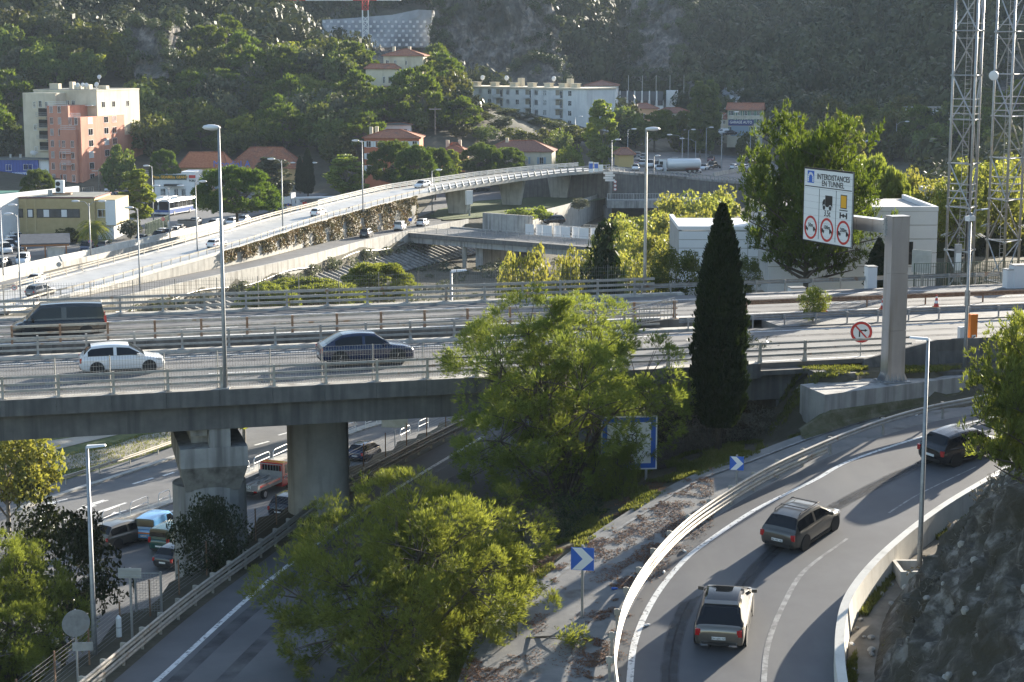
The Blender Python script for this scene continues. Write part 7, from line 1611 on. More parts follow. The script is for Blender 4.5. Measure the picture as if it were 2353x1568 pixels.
for i,(fx,fy,l,m) in enumerate([(1525,1318,'white plastic bottle on the road edge by the bright guard rail','white'),(1575,1270,'scrap of white litter lying inside the edge line','white'),(1962,1484,'crushed clear bottle on the shaded part of the slip road','offwhite'),(1480,1440,'small pale stick near the guard rail foot','offwhite'),(1405,1355,'blue and white litter near the rail posts','blue'),(2105,956,'white paper scrap by the concrete block','white')]):
    p=PP(fx,fy,RAMP);a=rr_.uniform(0,3);tag(ob('litter_piece',MB().tube([p+Vector((0,0,.05)),p+Vector((math.cos(a)*.16,math.sin(a)*.16,.05)),p+Vector((math.cos(a)*.26,math.sin(a)*.26,.05))],[.05,.05,.02],7),M[m]),l,'litter')
# tower crane masts and jib above the quarry
def lattice(mb,a,b_,w_,r_,st):
    d=(b_-a);L_=d.length;d.normalize();rf=Vector((0,0,1)) if abs(d.z)<.9 else Vector((1,0,0));u=d.cross(rf).normalized()*w_/2;v=d.cross(u).normalized()*w_/2;cs=[u+v,u-v,-u-v,-u+v]
    for c in cs:mb.bar(a+c,b_+c,r_)
    n_=int(L_/st)
    for i in range(n_):
        for k in range(4):mb.bar(a+cs[k]+d*i*st,a+cs[(k+1)%4]+d*(i+1)*st,r_*.7);mb.bar(a+cs[k]+d*i*st,a+cs[(k+1)%4]+d*i*st,r_*.7)
ca=PD(841,140,640);th=thing('tower_crane','slim red and white tower crane mast in front of the quarry wall','crane',ca)
ob('base',MB().cbox(ca+Vector((0,0,.8)),(4,4,1.8)),M['white'],th,world=True)
zt=ca.z+1.7
for i in range(7):
    q=MB();lattice(q,Vector((ca.x,ca.y,zt+i*8)),Vector((ca.x,ca.y,zt+(i+1)*8-.05)),2.0,.26,2.0);ob('mast_section',q,M['red'] if i in (2,3,5) else M['white'],th,world=True)
cb_=PD(540,-4,690);th=thing('tower_crane','red and white crane jib crossing the top edge at the left','crane',cb_)
q=MB()
for i in range(7):
    q=MB();lattice(q,cb_+Vector((i*9,-i*.5,.2)),cb_+Vector((i*9+8.9,-(i+1)*.5,.2)),2.0,.32,2.2);ob('jib_section',q,M['red'] if i%3==2 or i==0 else M['white'],th,world=True)
ob('cab',MB().cbox(cb_+Vector((2,-1,-3.4)),(2.4,2.2,2.4)),M['red'],th,world=True);q=MB();lattice(q,Vector((cb_.x,cb_.y,cb_.z-40)),cb_-Vector((0,0,1.2)),2.0,.25,2.0);ob('mast_section',q,M['white'],th,world=True)
# ------------------------------------------------------------------ buildings
WIN={}
def win_mesh(w,h,kind):
    k=(round(w,2),round(h,2),kind)
    if k in WIN:return WIN[k]
    f=MB();t=.07
    f.box(-w/2-t,-w/2,-.03,.07,0,h);f.box(w/2,w/2+t,-.03,.07,0,h);f.box(-w/2-t,w/2+t,-.03,.07,h+.001,h+t);f.box(-w/2-t-.05,w/2+t+.05,-.08,.07,-.08,-.001)
    f.box(-.03,.03,-.015,.02,.001,h-.001)
    p=MB().box(-w/2,w/2,.0,.03,.002,h-.002)
    fm,pm=f.mesh('window_frame'),p.mesh('pane');fm.materials.append(M['white']);pm.materials.append({'pane':M['pane'],'shut':M['offwhite'],'dark':M['glass'],'green':M['pane']}[kind]);WIN[k]=(fm,pm)
    return WIN[k]
M['shutter_green']=mat('green_shutters',(.10,.19,.15),(.14,.25,.20),rough=.6,scale=6)
M['shutter_blue']=mat('blue_grey_shutters',(.25,.34,.42),rough=.6)
sh_me={}
def window(par,p,ang,w,h,kind='pane',shut=None):
    fm,pm=win_mesh(w,h,kind);o=inst('window',fm,par,p-par.location,ang);inst('pane',pm,o)
    if shut:
        if (w,h) not in sh_me:
            sh_me[(w,h)]=MB().box(-w*.25,w*.25,-.06,-.02,0,h).mesh('shutter');sh_me[(w,h)].materials.append(M['shutter_green'])
        for s in (-1,1):inst('shutter',sh_me[(w,h)],o,(s*(w*.78+.08),0,0),mat=shut)
    return o
class Bld:
    """building in local axes: x along the front face to the right, y into the building"""
    def __init__(s,name,label,org,ang,cat='building',group=None):
        s.th=thing(name,label,cat,org,0,group);s.o=Vector(org);s.a=ang;s.u=Vector((math.cos(ang),math.sin(ang),0));s.w=Vector((-s.u.y,s.u.x,0))
    def pt(s,x,y,z):return s.o+s.u*x+s.w*y+Vector((0,0,z))
    def box(s,nm,x0,x1,y0,y1,z0,z1,m):
        q=[s.pt(x0,y0,0),s.pt(x1,y0,0),s.pt(x1,y1,0),s.pt(x0,y1,0)]
        return ob(nm,MB().hexa([(p.x,p.y,s.o.z+z0) for p in q],[(p.x,p.y,s.o.z+z1) for p in q]),m,s.th,world=True)
    def hip(s,nm,x0,x1,y0,y1,z,h,m,over=.5,hipd=None,gable=False):
        x0-=over;x1+=over;y0-=over;y1+=over;yc=(y0+y1)/2;d=0 if gable else (hipd if hipd is not None else (y1-y0)/2)
        e=[s.pt(x0,y0,z),s.pt(x1,y0,z),s.pt(x1,y1,z),s.pt(x0,y1,z)];r=[s.pt(x0+d,yc,z+h),s.pt(x1-d,yc,z+h)];b=[p-Vector((0,0,.18)) for p in e]
        o=ob(nm,MB().add(e+r+b,[(0,1,5,4),(1,2,5),(2,3,4,5),(3,0,4),(6,7,1,0),(7,8,2,1),(8,9,3,2),(9,6,0,3),(9,8,7,6)]),m,s.th,world=True)
        q=MB();
        for a,b_ in ((e[0],r[0]),(e[1],r[1]),(r[0],r[1]),(e[2],r[1]),(e[3],r[0])):
            if (a-b_).length>.1:q.tube([a+Vector((0,0,.06)),b_+Vector((0,0,.06))],.13,6)
        ob('ridge_tiles',q,M['tile'],o).matrix_parent_inverse=s.th.matrix_parent_inverse if False else Matrix.Translation(Vector((0,0,0)))
        return o
    def win(s,face,x,z,w=1.0,h=1.3,kind='pane',shut=None,off=0.0):
        if face=='f':return window(s.th,s.pt(x,off,z),s.a,w,h,kind,shut)
        if face=='l':return window(s.th,s.pt(off,x,z),s.a-PI/2,w,h,kind,shut)
        if face=='r':return window(s.th,s.pt(off,x,z),s.a+PI/2,w,h,kind,shut)
    def rail(s,nm,x0,x1,y,z,m,h=.95):
        q=MB();
        for zz in (0,h*.5,h):q.bar(s.pt(x0,y,z+zz),s.pt(x1,y,z+zz),.06)
        n=max(2,int(abs(x1-x0)/.35))
        for i in range(n+1):q.bar(s.pt(x0+(x1-x0)*i/n,y,z),s.pt(x0+(x1-x0)*i/n,y,z+h),.035)
        return ob(nm,q,m,s.th,world=True)
    def dish(s,x,y,z,r=.45):
        c=s.pt(x,y,z);o=ob('antenna_mast',MB().tube([c,c+Vector((0,0,1.2))],.04,5),M['galv'],s.th,world=True)
        d=MB().lathe([(.02,.1),(r*.7,.04),(r,-.06),(r*.95,-.08)],14,'y',(0,0,0));d.v=[(x_,y_,z_) for x_,y_,z_ in d.v]
        me=d.mesh('satellite_dish',True);me.materials.append(M['white']);q=inst('satellite_dish',me,s.th,c+Vector((0,-.15,1.3))-s.th.location,.6)
M['cream']=mat('cream_render',(.62,.54,.40),(.72,.64,.49),rough=.85,scale=.4,streak=((.5,.43,.32),(1,1,.15),.6,.5,.75))
M['terra']=mat('terracotta_render',(.56,.24,.16),(.64,.30,.205),rough=.85,scale=.3,streak=((.46,.19,.13),(1,1,.2),.5,.5,.75))
M['wall_white']=mat('white_render',(.74,.74,.73),(.82,.82,.81),rough=.8,scale=.4,streak=((.6,.6,.6),(1,1,.15),.5,.55,.8))
M['wall_ochre']=mat('ochre_render',(.52,.33,.16),(.60,.40,.20),rough=.85,scale=.5)
M['wall_pale']=mat('pale_yellow_render',(.56,.52,.41),(.66,.62,.50),rough=.85,scale=.4,streak=((.44,.40,.32),(1,1,.2),.6,.5,.75))
M['wall_grey']=mat('grey_render',(.34,.33,.32),(.44,.43,.41),rough=.85,scale=.6)
M['felt']=mat('roof_felt',(.14,.15,.14),(.22,.22,.20),rough=.9,scale=.6)
# --- orange and cream apartment block
B=Bld('apartment_block','stepped orange and cream apartment block at the left foot of the hill',P(191,434,.0),math.atan2(-.31,.95),group='apartment blocks')
# local x to the right along the face that looks at us: the corner is at x = 0, the broad front lies at x < 0
q=B
q.box('wall',-9.4,-3.4,0,14,0,20.4,M['terra']);q.box('wall',-3.399,0,0.0,21,0,17.6,M['terra']);q.box('wall',-5.2,-.8,-1.2,-.001,0,14.6,M['terra'])
q.box('wall',-3.4,-.01,21.001,32,0,12.4,M['terra']);q.box('wall',-18.8,-.6,9.0,30,0,23.8,M['cream']);q.box('wall',-18.8,-9.401,4,8.999,0,23.4,M['cream'])
q.box('roof_parapet',-18.9,-.5,8.9,30.1,23.801,24.1,M['cream']);q.box('roof',-18,-1.2,9.6,29.4,24.101,24.2,M['felt'])
for x,y,w_,h_ in ((-16,12,2.6,1.4),(-11.5,14,1.0,1.8),(-9.5,13,2.0,1.0),(-6,12,1.6,1.2),(-3,14,2.2,.9)):q.box('chimney',x,x+w_,y,y+1.5,24.201,24.2+h_,M['cream'])
for x,y,z in ((-7.2,11,24),(-6.3,12,24),(-4.6,11,24),(-2.4,12,24),(-1.7,11,24.2),(-1.5,12,26)):q.dish(x,y,z,.55)
for fl_ in range(7):
    z=1.9+fl_*2.8
    for x in (-8.2,-5.9):
        if z<19:q.win('f',x,z,.75,1.55,'dark' if (fl_+int(x))%2 else 'shut')
    for x in (-4.3,-1.8):
        if z<13:q.win('f',x,z,.75,1.55,'dark',off=-1.2)
    if 14.5<z<16:q.win('f',-3.0,z-.1,.7,1.7);q.win('f',-1.3,z-.1,.7,1.7)
    for y in (4.5,12.0,16.0):
        if z<16.5:q.win('r',y,z,2.0,1.5,'dark' if (fl_+int(y))%3 else 'shut',off=0)
    for x in (-15.5,-12.0):
        q.win('f',x,z+1.0,.7,1.4,'dark',off=4) if fl_ in (6,) or (fl_+int(-x))%2 else None
    if fl_==6:
        for x in (-13.8,-9.0,-7.4):q.win('f',x,z+1.2,.8,1.5,'pane',off=9 if x>-9.4 else 4)
    for y in (12,17,24):
        if 17<z<22:q.win('r',y,z+1,1.5,1.4,off=-.6)
for zb in (9.2,12.0,14.8,17.6):
    q.box('balcony',-14.6,-11.4,3.0,3.999,zb-.2,zb,M['cream']);q.rail('balcony_rail',-14.6,-11.4,3.02,zb,M['pole']);q.box('loggia',-14.4,-11.6,3.95,3.99,zb+.05,zb+2.0,M['glass'])
q.box('balcony',-4.8,-2.0,-1.9,-1.2,5.8,6.0,M['terra']);q.rail('balcony_rail',-4.8,-2.0,-1.88,6.0,M['white']);q.box('balcony',-4.8,-2.0,-1.9,-1.2,8.6,8.8,M['terra']);q.rail('balcony_rail',-4.8,-2.0,-1.88,8.8,M['white'])
q.rail('terrace_rail',-5.1,-.9,-1.1,14.65,M['white']);q.rail('terrace_rail',-3.3,-.1,.1,17.65,M['white']);q.rail('terrace_rail',-9.3,-3.5,.1,20.45,M['white'])
q.box('awning',-3.0,-1.0,7.2,8.99,20.2,20.3,M['offwhite'])
q.box('downpipe',-3.5,-3.38,-.12,-.01,0,17,M['terra']);q.box('base_wall',.01,12,12,13,0,3.0,M['concrete']);q.rail('base_rail',.1,12,12,3.0,M['white'])
# --- blue shed
def fvm(a,b,d):return (b-a)*KP*d/FPX  # survey width -> metres at distance d
def wtext(Bq,body,size,x,y,z,m,ang=0,sx=1.0):return text('lettering',body,size,frame(Bq.pt(x,y,z),Bq.u,(0,0,1)),m,Bq.th,sx,w=.02)
p=P(90,432,0);D_=p.y;Hh=fvm(368,432,D_)
B=Bld('blue_shed','blue metal shed with a vehicle inspection sign at the left edge',p,-.05);B.box('wall',-26,0,0,9,-.5,Hh,mat('blue_sheet',(.035,.075,.33),(.05,.095,.40),rough=.45,scale=2));B.box('end_wall',.001,fvm(90,113,D_),.6,9,-.5,Hh,M['white']);B.box('roof',-26.2,fvm(90,113,D_)+.2,-.2,9.3,Hh+.001,Hh+.3,M['felt'])
M['blue_r']=mat('blue_sheet_rib',(.03,.065,.29),rough=.45)
for i in range(34):B.box('rib',-25.8+i*.75,-25.65+i*.75,-.06,-.001,.3,Hh-.2,M['blue_r'])
B.box('sign_board',-6.6,-.3,-.2,-.07,.3,3.9,M['white']);B.box('sign_band',-6.5,-.4,-.24,-.201,2.1,3.85,M['blue']);wtext(B,'CONTROLE',1.0,-3.4,-.25,3.4,M['white']);wtext(B,'TECHNIQUE',.95,-3.4,-.25,2.5,M['white']);wtext(B,'CONTROLE',.6,-3.4,-.21,1.65,M['blue']);wtext(B,'Rendez-vous',.6,-3.4,-.21,.95,M['red'])
B.win('f',-7.5,Hh-2.6,1.3,1.4,'dark');B.win('f',-2.6,Hh-2.4,2.2,1.3,'dark');B.win('f',-13,Hh-2.6,1.3,1.4,'dark')
for x in (-18,-8.5,-6):B.box('roof_vent',x,x+.5,4,4.5,Hh+.301,Hh+1.2,M['galv'])
B.dish(-1.8,3,Hh+.3,.6);B.dish(-2.6,4,Hh+.3,.6)
p=P(0,478,0);B=Bld('low_workshop','low white workshop with green roof in front of the blue shed',p,.02);B.box('wall',-10,fvm(0,118,p.y),0,10,-.5,2.6,M['wall_white']);B.box('roof',-10,fvm(0,118,p.y)+.2,-.3,10.3,2.601,3.0,mat('green_roof',(.06,.19,.14),rough=.6))
p=P(-8,560,0);B=Bld('white_gable_wall','tall white wall at the left edge beside the tan office',p,1.15,'wall');B.box('wall',0,24,0,.5,-.5,8.6,M['wall_white'])
# --- tan corrugated office
p=P(20,552,0);D_=p.y;B=Bld('tan_office','tan corrugated office building with flat roof',p,-.02);Wd,Dp,Hh=fvm(20,222,D_),12.0,fvm(455,552,D_)
M['tan']=mat('tan_sheet',(.46,.36,.18),(.53,.42,.22),rough=.6,scale=1)
B.box('wall',0,Wd,.08,Dp,-.5,Hh,M['tan'])
for i in range(30):B.box('cladding_rib',0.0,Wd,-.04,.079,.12+i*.24,.24+i*.24,M['tan'])
B.box('roof_edge',-.2,Wd+.2,-.2,Dp+.2,Hh+.001,Hh+.18,mat('maroon_edge',(.12,.03,.03),rough=.6));B.box('roof',.2,Wd-.2,.2,Dp-.2,Hh+.181,Hh+.24,M['felt'])
for a0_,a1_ in ((.02,.17),(.235,.29),(.345,.82)):
    x0,x1=a0_*Wd,a1_*Wd;B.box('window_band',x0-.15,x1+.15,-.1,-.041,4.1,5.7,M['black']);n_=max(1,int((x1-x0)/.95))
    for k in range(n_):B.box('pane',x0+k*(x1-x0)/n_+.04,x0+(k+1)*(x1-x0)/n_-.04,-.14,-.101,4.25,5.55,M['pane'] if (k+int(x0))%3 else M['offwhite'])
for x in (.21*Wd,.31*Wd):B.box('corner_post',x,x+.25,-.08,-.041,0,Hh,M['tan'])
B.box('annex',Wd+.001,Wd+fvm(222,268,D_),.6,Dp-1,2.6,Hh-.3,M['tan']);B.box('annex_side',Wd+fvm(222,245,D_),Wd+fvm(222,269,D_)+.01,.5,.599,2.7,Hh-.4,M['wall_white']);B.box('annex_base',Wd+.001,Wd+3,1.5,Dp-2,-.5,2.599,M['wall_white']);B.win('f',Wd+1.2,4.2,1.5,1.3,'pane',off=.6)
ac=Bld('air_conditioner','white air conditioning unit on the roof of the tan office',B.pt(.49*Wd,4,Hh+.25),-.03,'air conditioner');ac.box('body',0,1.5,0,.8,.4,2.7,M['white']);[ob('fan',MB().disc(ac.pt(.5,-.01,z),.42,-ac.w,.04,18),M['dark'],ac.th,world=True) for z in (1.0,2.05)];ac.box('frame',-.8,2.8,0,1.2,.1,.39,M['rust'])
for x in (.40,.43):B.box('vent',x*Wd,x*Wd+.4,4,4.5,Hh+.241,Hh+1.2,M['galv'])
M['wd']=mat('wood_orange',(.36,.15,.05),rough=.7)
p=P(57,594,0);B=Bld('wooden_carport','open wooden carport with dark sloping roof by the tan office',p,.25,'carport')
for x in (0,3.2,6.6):
    for y in (0,3.6):B.box('post',x,x+.2,y,y+.2,-.2,2.3+y*.15,M['wd'])
e=[B.pt(-.7,-.7,2.5),B.pt(7.4,-.7,2.5),B.pt(7.4,4.6,3.6),B.pt(-.7,4.6,3.6)];ob('roof',MB().hexa([p-Vector((0,0,.18)) for p in e],e),mat('slate_roof',(.07,.075,.085),(.11,.115,.125),rough=.7,scale=2),B.th,world=True);B.box('beam',-.5,7.2,-.55,-.35,2.0,2.29,M['wd']);B.box('side_panel',3.6,6.4,.3,.45,0,1.7,M['concrete_pale'])
# --- white shop with awning
p=P(356,455,0);D_=p.y;Wd=fvm(356,452,D_);Hh=fvm(404,455,D_);B=Bld('white_shop','white flat-roofed pizza shop with black awning beside the coaches',p,-.06);B.box('wall',0,Wd,0,8,-.5,Hh,M['wall_white']);B.box('parapet',.66*Wd,Wd,-.1,7,Hh+.001,Hh+1.0,M['wall_white'])
B.box('awning',.27*Wd,.66*Wd,-1.8,-.01,2.9,3.3,M['black']);B.win('f',.52*Wd,0.1,.9,2.1,'dark');B.win('f',.70*Wd,.1,.9,2.1,'green');B.win('f',.2*Wd,.6,1.1,1.6,'dark')
B.box('sign_board',0,.78*Wd,-.15,-.01,Hh-.9,Hh+.3,M['green']);wtext(B,'Pizza GEANT',.85,.2*Wd,-.17,Hh-.3,M['amber']);wtext(B,'Pizza GEANT',.85,.58*Wd,-.17,Hh-.3,M['amber'])
B.box('red_sign',.84*Wd,Wd,-.15,-.11,Hh-.5,Hh+.2,M['red']);wtext(B,'PUBLI',.6,.92*Wd,-.12,Hh-1.1,M['black'])
# --- houses with tiled roofs, measured in survey coordinates
M['tile_bright']=mat('terracotta_bright',(.42,.13,.055),(.52,.19,.085),rough=.85,scale=2,bump=.3)
def house(label,x0,x1,yb,ye,yr,d,dp,ang,wall,roof,cols,rows,gable=False,shut=None,chim=(),wk=(1.0,1.4),hipd=None,over=.5):
    p=PD(x0,yb,d);w,h,rh=fvm(x0,x1,d),fvm(ye,yb,d),max(.3,fvm(yr,ye,d))
    Bq=Bld('house',label,p,ang,'house','tile-roofed houses');Bq.w_=w;Bq.h_=h;Bq.box('wall',0,w,0,dp,-4,h,wall);Bq.hip('roof',0,w,0,dp,h+.2,rh,roof,over,hipd,gable)
    if gable:
        for x in (.0,w):ob('gable',MB().add([Bq.pt(x,0,h),Bq.pt(x,dp,h),Bq.pt(x,dp/2,h+rh)],[(0,1,2)]),wall,Bq.th,world=True)
    for r in range(rows):
        for c in cols:Bq.win('f',c*w,.9+r*(h/rows),wk[0],min(wk[1],h/rows-1.1),'pane' if (r+int(c*10))%4 else 'dark',shut)
    for x,y in chim:Bq.box('chimney',x,x+.8,y,y+.7,h+.3,h+rh+.9,M['cream'])
    return Bq
hb=house('long ochre house with orange tiled roof behind the coaches',414,522,442,386,354,435,9,-.05,M['wall_ochre'],M['tile_bright'],(.3,.5,.7,.9),2,shut=M['shutter_blue'],hipd=2,wk=(1.0,1.5))
ob('roof_lettering',(lambda m:(m.transform(frame(hb.pt(13,-1,hb.h_+1.0),hb.u,(0,0,1))),m)[1])(text_mesh('Mondial A',2.2)),M['blue'],hb.th,world=True)
house('second ochre house with red tiled roof right of the coaches',524,690,440,388,343,445,10,-.05,M['wall_ochre'],M['tile'],(.15,.35,.75,.9),1,wk=(1.0,1.8))
hv=house('tall cream villa with hipped tile roof below the quarry wall',882,972,220,131,116,530,11,-.1,M['cream'],M['tile'],(),1,chim=((2,4),(6.5,5)))
for z in (2,5.5,9):hv.win('f',.58*hv.w_,z,.5,1.1)
hv.box('stair_tower',.42*hv.w_,.56*hv.w_,-.4,-.001,-4,hv.h_-.3,M['cream']);hv.win('f',.1*hv.w_,hv.h_-2.4,.8,1.2);hv.win('f',.3*hv.w_,hv.h_-2.4,.6,1.2)
hw=house('lower wing of the cream villa with brown shutters',841,911,214,160,150,521,6,-.1,M['cream'],M['tile'],(),1,hipd=1.5);hw.win('f',.6*hw.w_,2.9,.6,1.8,'dark');hw.win('f',.84*hw.w_,2.9,.7,1.8,'dark',M['bark']);hw.box('porch_roof',.58*hw.w_,.88*hw.w_,-1.2,-.01,1.9,2.1,M['tile_old']);hw.box('door',.64*hw.w_,.8*hw.w_,-.06,-.001,-.5,1.7,M['bark'])
house('red-orange house with hipped roof behind the umbrella pines',838,964,402,319,302,434,10,-.05,mat('red_orange_render',(.48,.15,.075),rough=.85),M['tile'],(.08,.25,.75,.92),3,chim=((1,2),(2,5)),shut=M['offwhite'])
house('small white house above the red-orange one',880,944,312,288,285,470,6,0,M['wall_white'],M['felt'],(.3,.5,.65,.8),1,wk=(.8,.9))
house('ochre house between the umbrella pines behind the flyover',1012,1069,398,351,332,452,8,-.1,M['wall_ochre'],M['tile'],(.35,.8),2,chim=((1,3),(4,4)),wk=(.8,1.3))
house('pale yellow house with blue shutters behind the flyover',1112,1268,384,349,327,455,10,-.12,M['wall_pale'],M['tile_old'],(.62,.85),1,shut=M['shutter_blue'],wk=(1.0,1.7),chim=((5,4),))
house('yellow hut with tiled roof at the road fork',1421,1456,388,357,344,430,6,.1,mat('hut_yellow',(.52,.38,.16),rough=.85),M['tile_old'],(),1,hipd=1.5)
house('long low house with brick-red roof below the woods',1506,1584,296,261,250,600,7,-.1,M['wall_pale'],M['tile_old'],(.1,.3,.5,.7,.9),2,wk=(.8,1.3))
house('orange small house left of the long low one',1447,1511,278,251,240,590,7,0,mat('peach_render',(.55,.36,.22),rough=.85),M['tile_old'],(.2,.5,.8),1)
hg=house('three-storey pale garage building with green shutters',1671,1747,308,254,240,550,9,-.22,M['wall_pale'],M['tile'],(.12,.34,.55,.74,.92),3,gable=True,shut=M['shutter_green'],wk=(.8,1.5));hg.box('sign_board',.3,8.0,-.2,-.07,2.6,4.3,mat('garage_blue',(.02,.04,.18),rough=.5));wtext(hg,'GARAGE AUTO',1.15,4.1,-.22,3.6,M['white'],sx=.85);hg.box('garage_door',1.2,6.5,-.1,-.071,-.5,2.5,M['shutter_blue'])
house('small pale house left of the garage building',1646,1671,308,275,263,560,6,-.1,M['wall_pale'],M['tile_old'],(.3,.7),2,wk=(.7,1.0))
house('ruined pale house right of the garage building',1800,1864,304,272,267,560,7,0,mat('ruin_render',(.40,.34,.27),(.56,.5,.42),rough=.9,scale=.5),M['felt'],(.2,.5,.75),1)
house('villa with brown hipped roof behind the white apartment block',1343,1417,225,198,187,640,12,-.1,M['wall_white'],M['tile_old'],(.8,),1)
house('pale gabled house at the right edge beyond the masts',2308,2375,352,322,308,480,10,.6,M['wall_pale'],M['tile_old'],(),1,gable=True)
# school-like white building
p=PD(1423,252,650);Wd=fvm(1423,1523,650);Hh=fvm(232,252,650);B=Bld('white_hall','white flat building with dark roof panels under the wooded hill',p,-.08);B.box('wall',0,Wd,0,9,-4,Hh,M['wall_white']);M['dpan']=mat('dark_panel',(.07,.08,.10),rough=.5)
for i in range(6):
    x=i*Wd/6;B.box('roof_panel',x+.5,x+Wd/6-.1,-.5,-.1,Hh+.1,Hh+3.4,M['dpan']);B.box('pillar',x,x+.45,-.6,-.1,-4,Hh+3.6,M['wall_white']);B.box('window_band',x+.6,x+Wd/6-.2,-.12,-.001,1.5,4.2,M['pane'])
B.box('stair_block',Wd+1,Wd+fvm(1523,1556,650),2,9,-4,fvm(209,252,650),M['wall_white'])
for i in range(5):B.box('flag_pole',3+i*5,3.2+i*5,6,6.2,Hh,Hh+9,M['galv'])
# --- long white apartment block
p0=PD(1348,300,536);p0.z=7.2;an=math.atan2(-.69,.72);L_=57.0
B=Bld('apartment_block','long white five-storey apartment block with balconies',p0-Vector((math.cos(an),math.sin(an),0))*L_,an,group='apartment blocks');B.box('wall',0,L_,0,13,-6,15.2,M['wall_white']);B.box('roof_edge',-.3,L_+.3,-.4,13.3,15.201,15.6,M['cream'])
for i,x in enumerate((6,14,22.5,30,37,43,48)):B.box('chimney_block',x,x+2.4,3,4.6,15.601,16.7,M['cream']);B.box('chimney_cap',x-.2,x+2.6,2.8,4.8,16.701,16.9,M['cream']);(B.box('vent_tower',x+.5,x+2.2,6,7.4,15.601,18.2,M['cream']) if i in (2,5) else None)
for x in (9.5,20,40):B.dish(x,4,16.9,.8)
for r in range(5):
    z=.6+r*2.95
    for x in (3.5,12.5,16.5,24.5,28.5,36.5,40.0,50.2):B.win('f',x,z+.9,1.3,1.4,'shut' if (r*3+int(x))%3==0 else 'pane')
    for x in (6.5,19.5,32.0,44.5):
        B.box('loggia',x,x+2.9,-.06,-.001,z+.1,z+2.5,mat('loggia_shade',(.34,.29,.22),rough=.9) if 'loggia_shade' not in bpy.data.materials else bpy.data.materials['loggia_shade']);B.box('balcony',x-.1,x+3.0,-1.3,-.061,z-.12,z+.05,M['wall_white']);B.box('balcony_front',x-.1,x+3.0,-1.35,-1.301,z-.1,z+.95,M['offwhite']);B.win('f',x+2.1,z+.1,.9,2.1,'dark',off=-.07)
B.box('partition',18.4,18.8,-1.2,-.001,-6,15,M['wall_white']);B.box('partition',35.4,35.8,-1.2,-.001,-6,15,M['wall_white'])
# --- hospital-like building above the quarry
B=Bld('hilltop_building','long pale building above the quarry wall at the top edge',PD(700,30,770),.0);B.box('wall',-6,50,0,10,-6,16,M['wall_white']);B.box('wall',50.001,56,-4,10,-6,16,M['wall_pale'])
for r in range(4):
    for c in range(16):B.win('f',-4+c*3.4,1+r*3.2,1.6,1.6,'pane')
# --- office at the far right
B=Bld('terrace_office','low white office with brown pillars on the far right terrace',PD(2092,292,530),-.03);B.box('wall',0,24,0,10,-4,5.4,M['wall_white']);B.box('roof',-.4,24.4,-.5,10.5,5.401,5.7,M['felt'])
for i in range(9):B.box('pillar',i*2.9,.4+i*2.9,-.3,-.001,-2,5.3,M['rust']);B.box('window_band',.6+i*2.9,2.7+i*2.9,-.12,-.001,1.0,3.2,M['pane']) if i<8 else None
# --- white modern building beside the motorway
f0=put(1553,146);f0.z=14.5;ang=-.02
B=Bld('white_panel_building','white panel-clad building behind the motorway and cypress',f0,ang);Hb=34-(527*KP-50)*146/FPX-14.5
M['panel_white']=mat('white_cladding',(.70,.71,.74),(.77,.775,.79),rough=.45,scale=.3)
B.box('wall',0,17,.06,11,-2,Hb,M['wall_grey']);B.box('roof',.3,16.7,.4,10.6,Hb+.001,Hb+.1,M['offwhite']);B.box('parapet',-.05,17.05,.0,.35,Hb+.101,Hb+.4,M['panel_white']);B.box('parapet',-.05,.3,.351,11,Hb+.101,Hb+.4,M['panel_white'])
for i in range(7):
    for j in range(3):B.box('cladding_panel',.03+j*5.66,5.63+j*5.66,0,.058,.03+i*Hb/7,(i+1)*Hb/7-.03,M['panel_white'])
f1=put(1990,140);f1.z=15.0;Hc=34-(481*KP-50)*140/FPX-15
B=Bld('white_panel_annex','white panel-clad block with a dark window right of the gantry post',f1,.0);B.box('wall',-8,5.2,.06,12,0,Hc,M['wall_grey']);B.box('parapet',-8.05,5.25,.0,.35,Hc+.001,Hc+.35,M['panel_white']);B.box('parapet',4.95,5.25,.351,12,Hc+.001,Hc+.35,M['panel_white'])
for i in range(6):B.box('cladding_panel',-7.98,5.18,0,.058,.03+i*Hc/6,(i+1)*Hc/6-.03,M['panel_white']);B.box('side_panel',5.201,5.25,.1,11.9,.03+i*Hc/6,(i+1)*Hc/6-.03,M['panel_white'])
B.box('window',1.2,3.35,-.05,-.001,Hc-4.2,Hc-2.4,M['glass']);B.box('window_bar',1.2,3.35,-.08,-.051,Hc-3.35,Hc-3.25,M['black']);B.box('window_bar',2.2,2.28,-.08,-.051,Hc-4.2,Hc-2.4,M['black'])
B=Bld('gatehouse','small flat-roofed hut among the trees behind the front mast',put(2140,175),0);B.o.z=16;B.box('wall',0,5,0,4,0,34-(440*KP-50)*175/FPX-16,M['wall_pale']);B.box('roof',-.5,5.5,-.5,4.5,34-(440*KP-50)*175/FPX-15.99,34-(440*KP-50)*175/FPX-15.6,M['concrete'])
